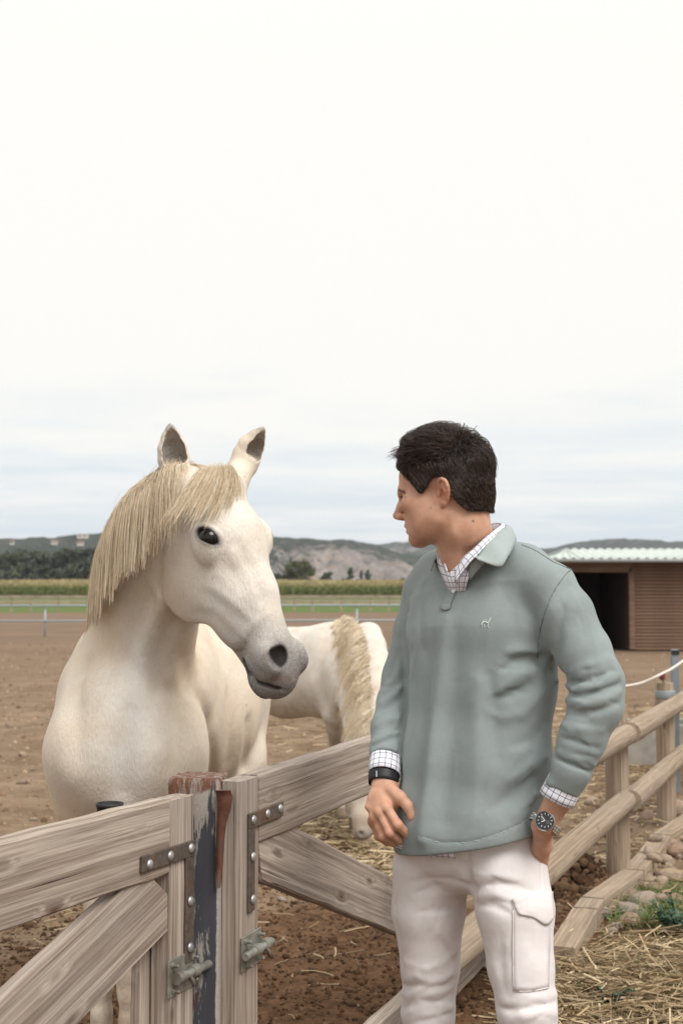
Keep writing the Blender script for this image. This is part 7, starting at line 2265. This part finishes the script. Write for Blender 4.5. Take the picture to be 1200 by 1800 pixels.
# ------------------------------------------------------------------ straw
def straw_mesh(name, p, L, seed, tilt=0.25, wid=0.0028, lift=0.03):
    rng = np.random.default_rng(seed); n = len(p)
    a = rng.uniform(0, 2 * math.pi, n); el = rng.normal(0, tilt, n)
    d = np.stack([np.cos(a) * np.cos(el), np.sin(a) * np.cos(el), np.sin(el)], 1)
    s = np.stack([-np.sin(a), np.cos(a), 0 * a], 1)
    bend = rng.normal(0, 0.22, n); m = 4
    z = rng.random(n) ** 2 * lift
    V3 = np.empty((n, m, 2, 3))
    w = wid * rng.uniform(0.6, 1.7, n)
    roll = rng.normal(0, 0.8, n)
    for i, t in enumerate(np.linspace(-0.5, 0.5, m)):
        c = p + d * (L * t)[:, None] + s * (bend * L * (0.25 - t * t))[:, None]
        gz = ground_h(c[:, 0], c[:, 1])
        c[:, 2] = np.maximum(c[:, 2] + z, gz + 0.004 + z * 0.6)
        sd = s * np.cos(roll)[:, None] + V(0, 0, 1) * np.sin(roll)[:, None]
        V3[:, i, 0] = c - sd * w[:, None]; V3[:, i, 1] = c + sd * w[:, None]
    base = (np.arange(n) * m * 2)[:, None, None] + (np.arange(m - 1) * 2)[None, :, None]
    f = (base + np.array([0, 1, 3, 2])[None, None, :]).reshape(-1, 4)
    me = fast_mesh(name, V3.reshape(-1, 3), f)
    vcol(me, 'tint', np.repeat(rng.random(n), m * 2))
    return me
t_ = NT('straw'); M_STRAW = t_.bsdf(t_.ramp(t_.attr('tint'), [(0, (0.13, 0.085, 0.046)), (0.5, (0.30, 0.215, 0.120)), (0.85, (0.47, 0.36, 0.215)), (1, (0.60, 0.50, 0.33))]), 0.6, None, 0, 0.3)
wr = np.random.default_rng(41)
p = np.vstack([scatter_px(wr, 5600, [(900, 1720), (985, 1690), (1080, 1668), (1240, 1655), (1240, 1960), (880, 1960)]), scatter_px(wr, 260, [(1000, 1600), (1240, 1500), (1240, 1640), (1000, 1660)])])
tag(link('straw_litter', straw_mesh('straw_litter', p, wr.lognormal(-2.1, 0.5, len(p)), 1, 0.16, 0.0020, 0.07), M_STRAW), 'thick straw litter spread at the corner below the pole fence', 'straw', kind='stuff')
p = np.vstack([scatter_px(wr, 2600, [(940, 1240), (1190, 1240), (1180, 1480), (1080, 1540), (940, 1560)])])
tag(link('straw_litter', straw_mesh('straw_litter', p, wr.lognormal(-2.2, 0.5, len(p)), 2, 0.10, 0.0027, 0.04), M_STRAW), 'thin straw scattered behind the pole fence', 'straw', kind='stuff')
p = np.vstack([scatter_px(wr, 3400, [(440, 1470), (500, 1400), (600, 1380), (760, 1390), (760, 1560), (560, 1540)]), scatter_px(wr, 300, [(440, 1230), (700, 1230), (700, 1330), (440, 1330)])])
tag(link('straw_litter', straw_mesh('straw_litter', p, wr.lognormal(-1.9, 0.45, len(p)), 3, 0.12, 0.0030, 0.06), M_STRAW), 'pale straw bed under the grazing horse', 'straw', kind='stuff')
p = scatter_px(wr, 130, [(-20, 1540), (240, 1540), (240, 1700), (-20, 1700)])
p = np.vstack([p, scatter_px(wr, 120, [(430, 1540), (900, 1560), (900, 1900), (430, 1900)])])
tag(link('straw_litter', straw_mesh('straw_litter', p, wr.lognormal(-2.3, 0.5, len(p)), 4, 0.10, 0.0016, 0.02), M_STRAW), 'stray straw stalks on the dark soil at the gate', 'straw', kind='stuff')

# ------------------------------------------------------------------ green growth by the planks
def weed(px, py, n, size, label, mat, seed, name='weed', yellow=0.0):
    rng = np.random.default_rng(seed)
    b = G(px, py); b[2] = float(ground_h(b[0:1], b[1:2])[0])
    o = empty(name, tuple(b))
    st = MB(); lv, lf, ti = [], [], []
    for k in range(n):
        a = rng.uniform(0, 6.28); L = size * rng.uniform(0.5, 1.0)
        tip = b + V(math.cos(a) * L * 0.8, math.sin(a) * L * 0.8, L * rng.uniform(0.35, 1.0))
        st.tube([b + V(math.cos(a), math.sin(a), 0) * 0.01, (b + tip) / 2 + V(0, 0, L * 0.12), tip], [0.003, 0.0025, 0.0015], 5)
        for j in range(5):
            t = 0.35 + 0.65 * (j + rng.random()) / 5
            c = b * (1 - t) + tip * t + V(0, 0, L * 0.2 * t * (1 - t) * 2)
            ang = rng.uniform(0, 6.28); s = size * rng.uniform(0.13, 0.24)
            d = unit(V(math.cos(ang), math.sin(ang), rng.uniform(-0.3, 0.5))); w = unit(np.cross(d, V(0, 0, 1)) + rng.normal(0, 0.3, 3)); u = np.cross(w, d)
            i0 = len(lv)
            lob = [(0, 0), (0.25, 0.30), (0.45, 0.24), (0.60, 0.36), (0.78, 0.22), (1.0, 0)]
            for x, y in lob: lv.append(c + d * s * x + w * s * y + u * s * 0.12 * math.sin(3 * x))
            for x, y in lob[-2:0:-1]: lv.append(c + d * s * x - w * s * y + u * s * 0.12 * math.sin(3 * x))
            lf.append(tuple(range(i0, len(lv)))); ti += [rng.random()] * (len(lv) - i0)
    st.build('stems', mat, o, True)
    me = bpy.data.meshes.new('leaves'); me.from_pydata([tuple(q) for q in lv], [], lf); me.update(); vcol(me, 'tint', ti)
    link('leaves', me, mat, o)
    tag(o, label, 'plant')
M_WEED = leaf_material('weed_leaf', (0.030, 0.062, 0.038), (0.085, 0.130, 0.085))
weed(1192, 1648, 42, 0.17, 'dark blue green leafy weed at the photo edge above the straw', M_WEED, 61)
weed(1076, 1792, 12, 0.10, 'small green seedling in the straw near his knee', M_WEED, 62)
def grass(poly, n, label, seed):
    rng = np.random.default_rng(seed)
    p = scatter_px(rng, n, poly)
    a = rng.uniform(0, 6.28, n); L = rng.uniform(0.03, 0.10, n); w = 0.0022
    d = np.stack([np.cos(a) * 0.5, np.sin(a) * 0.5, np.ones(n)], 1); s = np.stack([-np.sin(a), np.cos(a), 0 * a], 1) * w
    V3 = np.empty((n, 3, 2, 3))
    for i, t in enumerate((0, 0.55, 1.0)):
        c = p + d * (L * t)[:, None] * V(1 + t, 1 + t, 1 - 0.3 * t)
        V3[:, i, 0] = c - s * (1 - 0.9 * t); V3[:, i, 1] = c + s * (1 - 0.9 * t)
    base = (np.arange(n) * 6)[:, None, None] + (np.arange(2) * 2)[None, :, None]
    me = fast_mesh('grass', V3.reshape(-1, 3), (base + np.array([0, 1, 3, 2])[None, None, :]).reshape(-1, 4))
    vcol(me, 'tint', np.repeat(rng.random(n), 6))
    tag(link('grass', me, M_GRASS), label, 'grass', kind='stuff')
M_GRASS = leaf_material('grass_blade', (0.055, 0.10, 0.025), (0.16, 0.20, 0.065))
grass([(1060, 1590), (1110, 1570), (1220, 1560), (1220, 1640), (1080, 1640)], 1500, 'short green grass between the stones and the straw', 3)
grass([(1040, 1660), (1230, 1640), (1230, 1840), (1000, 1840)], 350, 'thin grass blades coming up through the straw', 4)
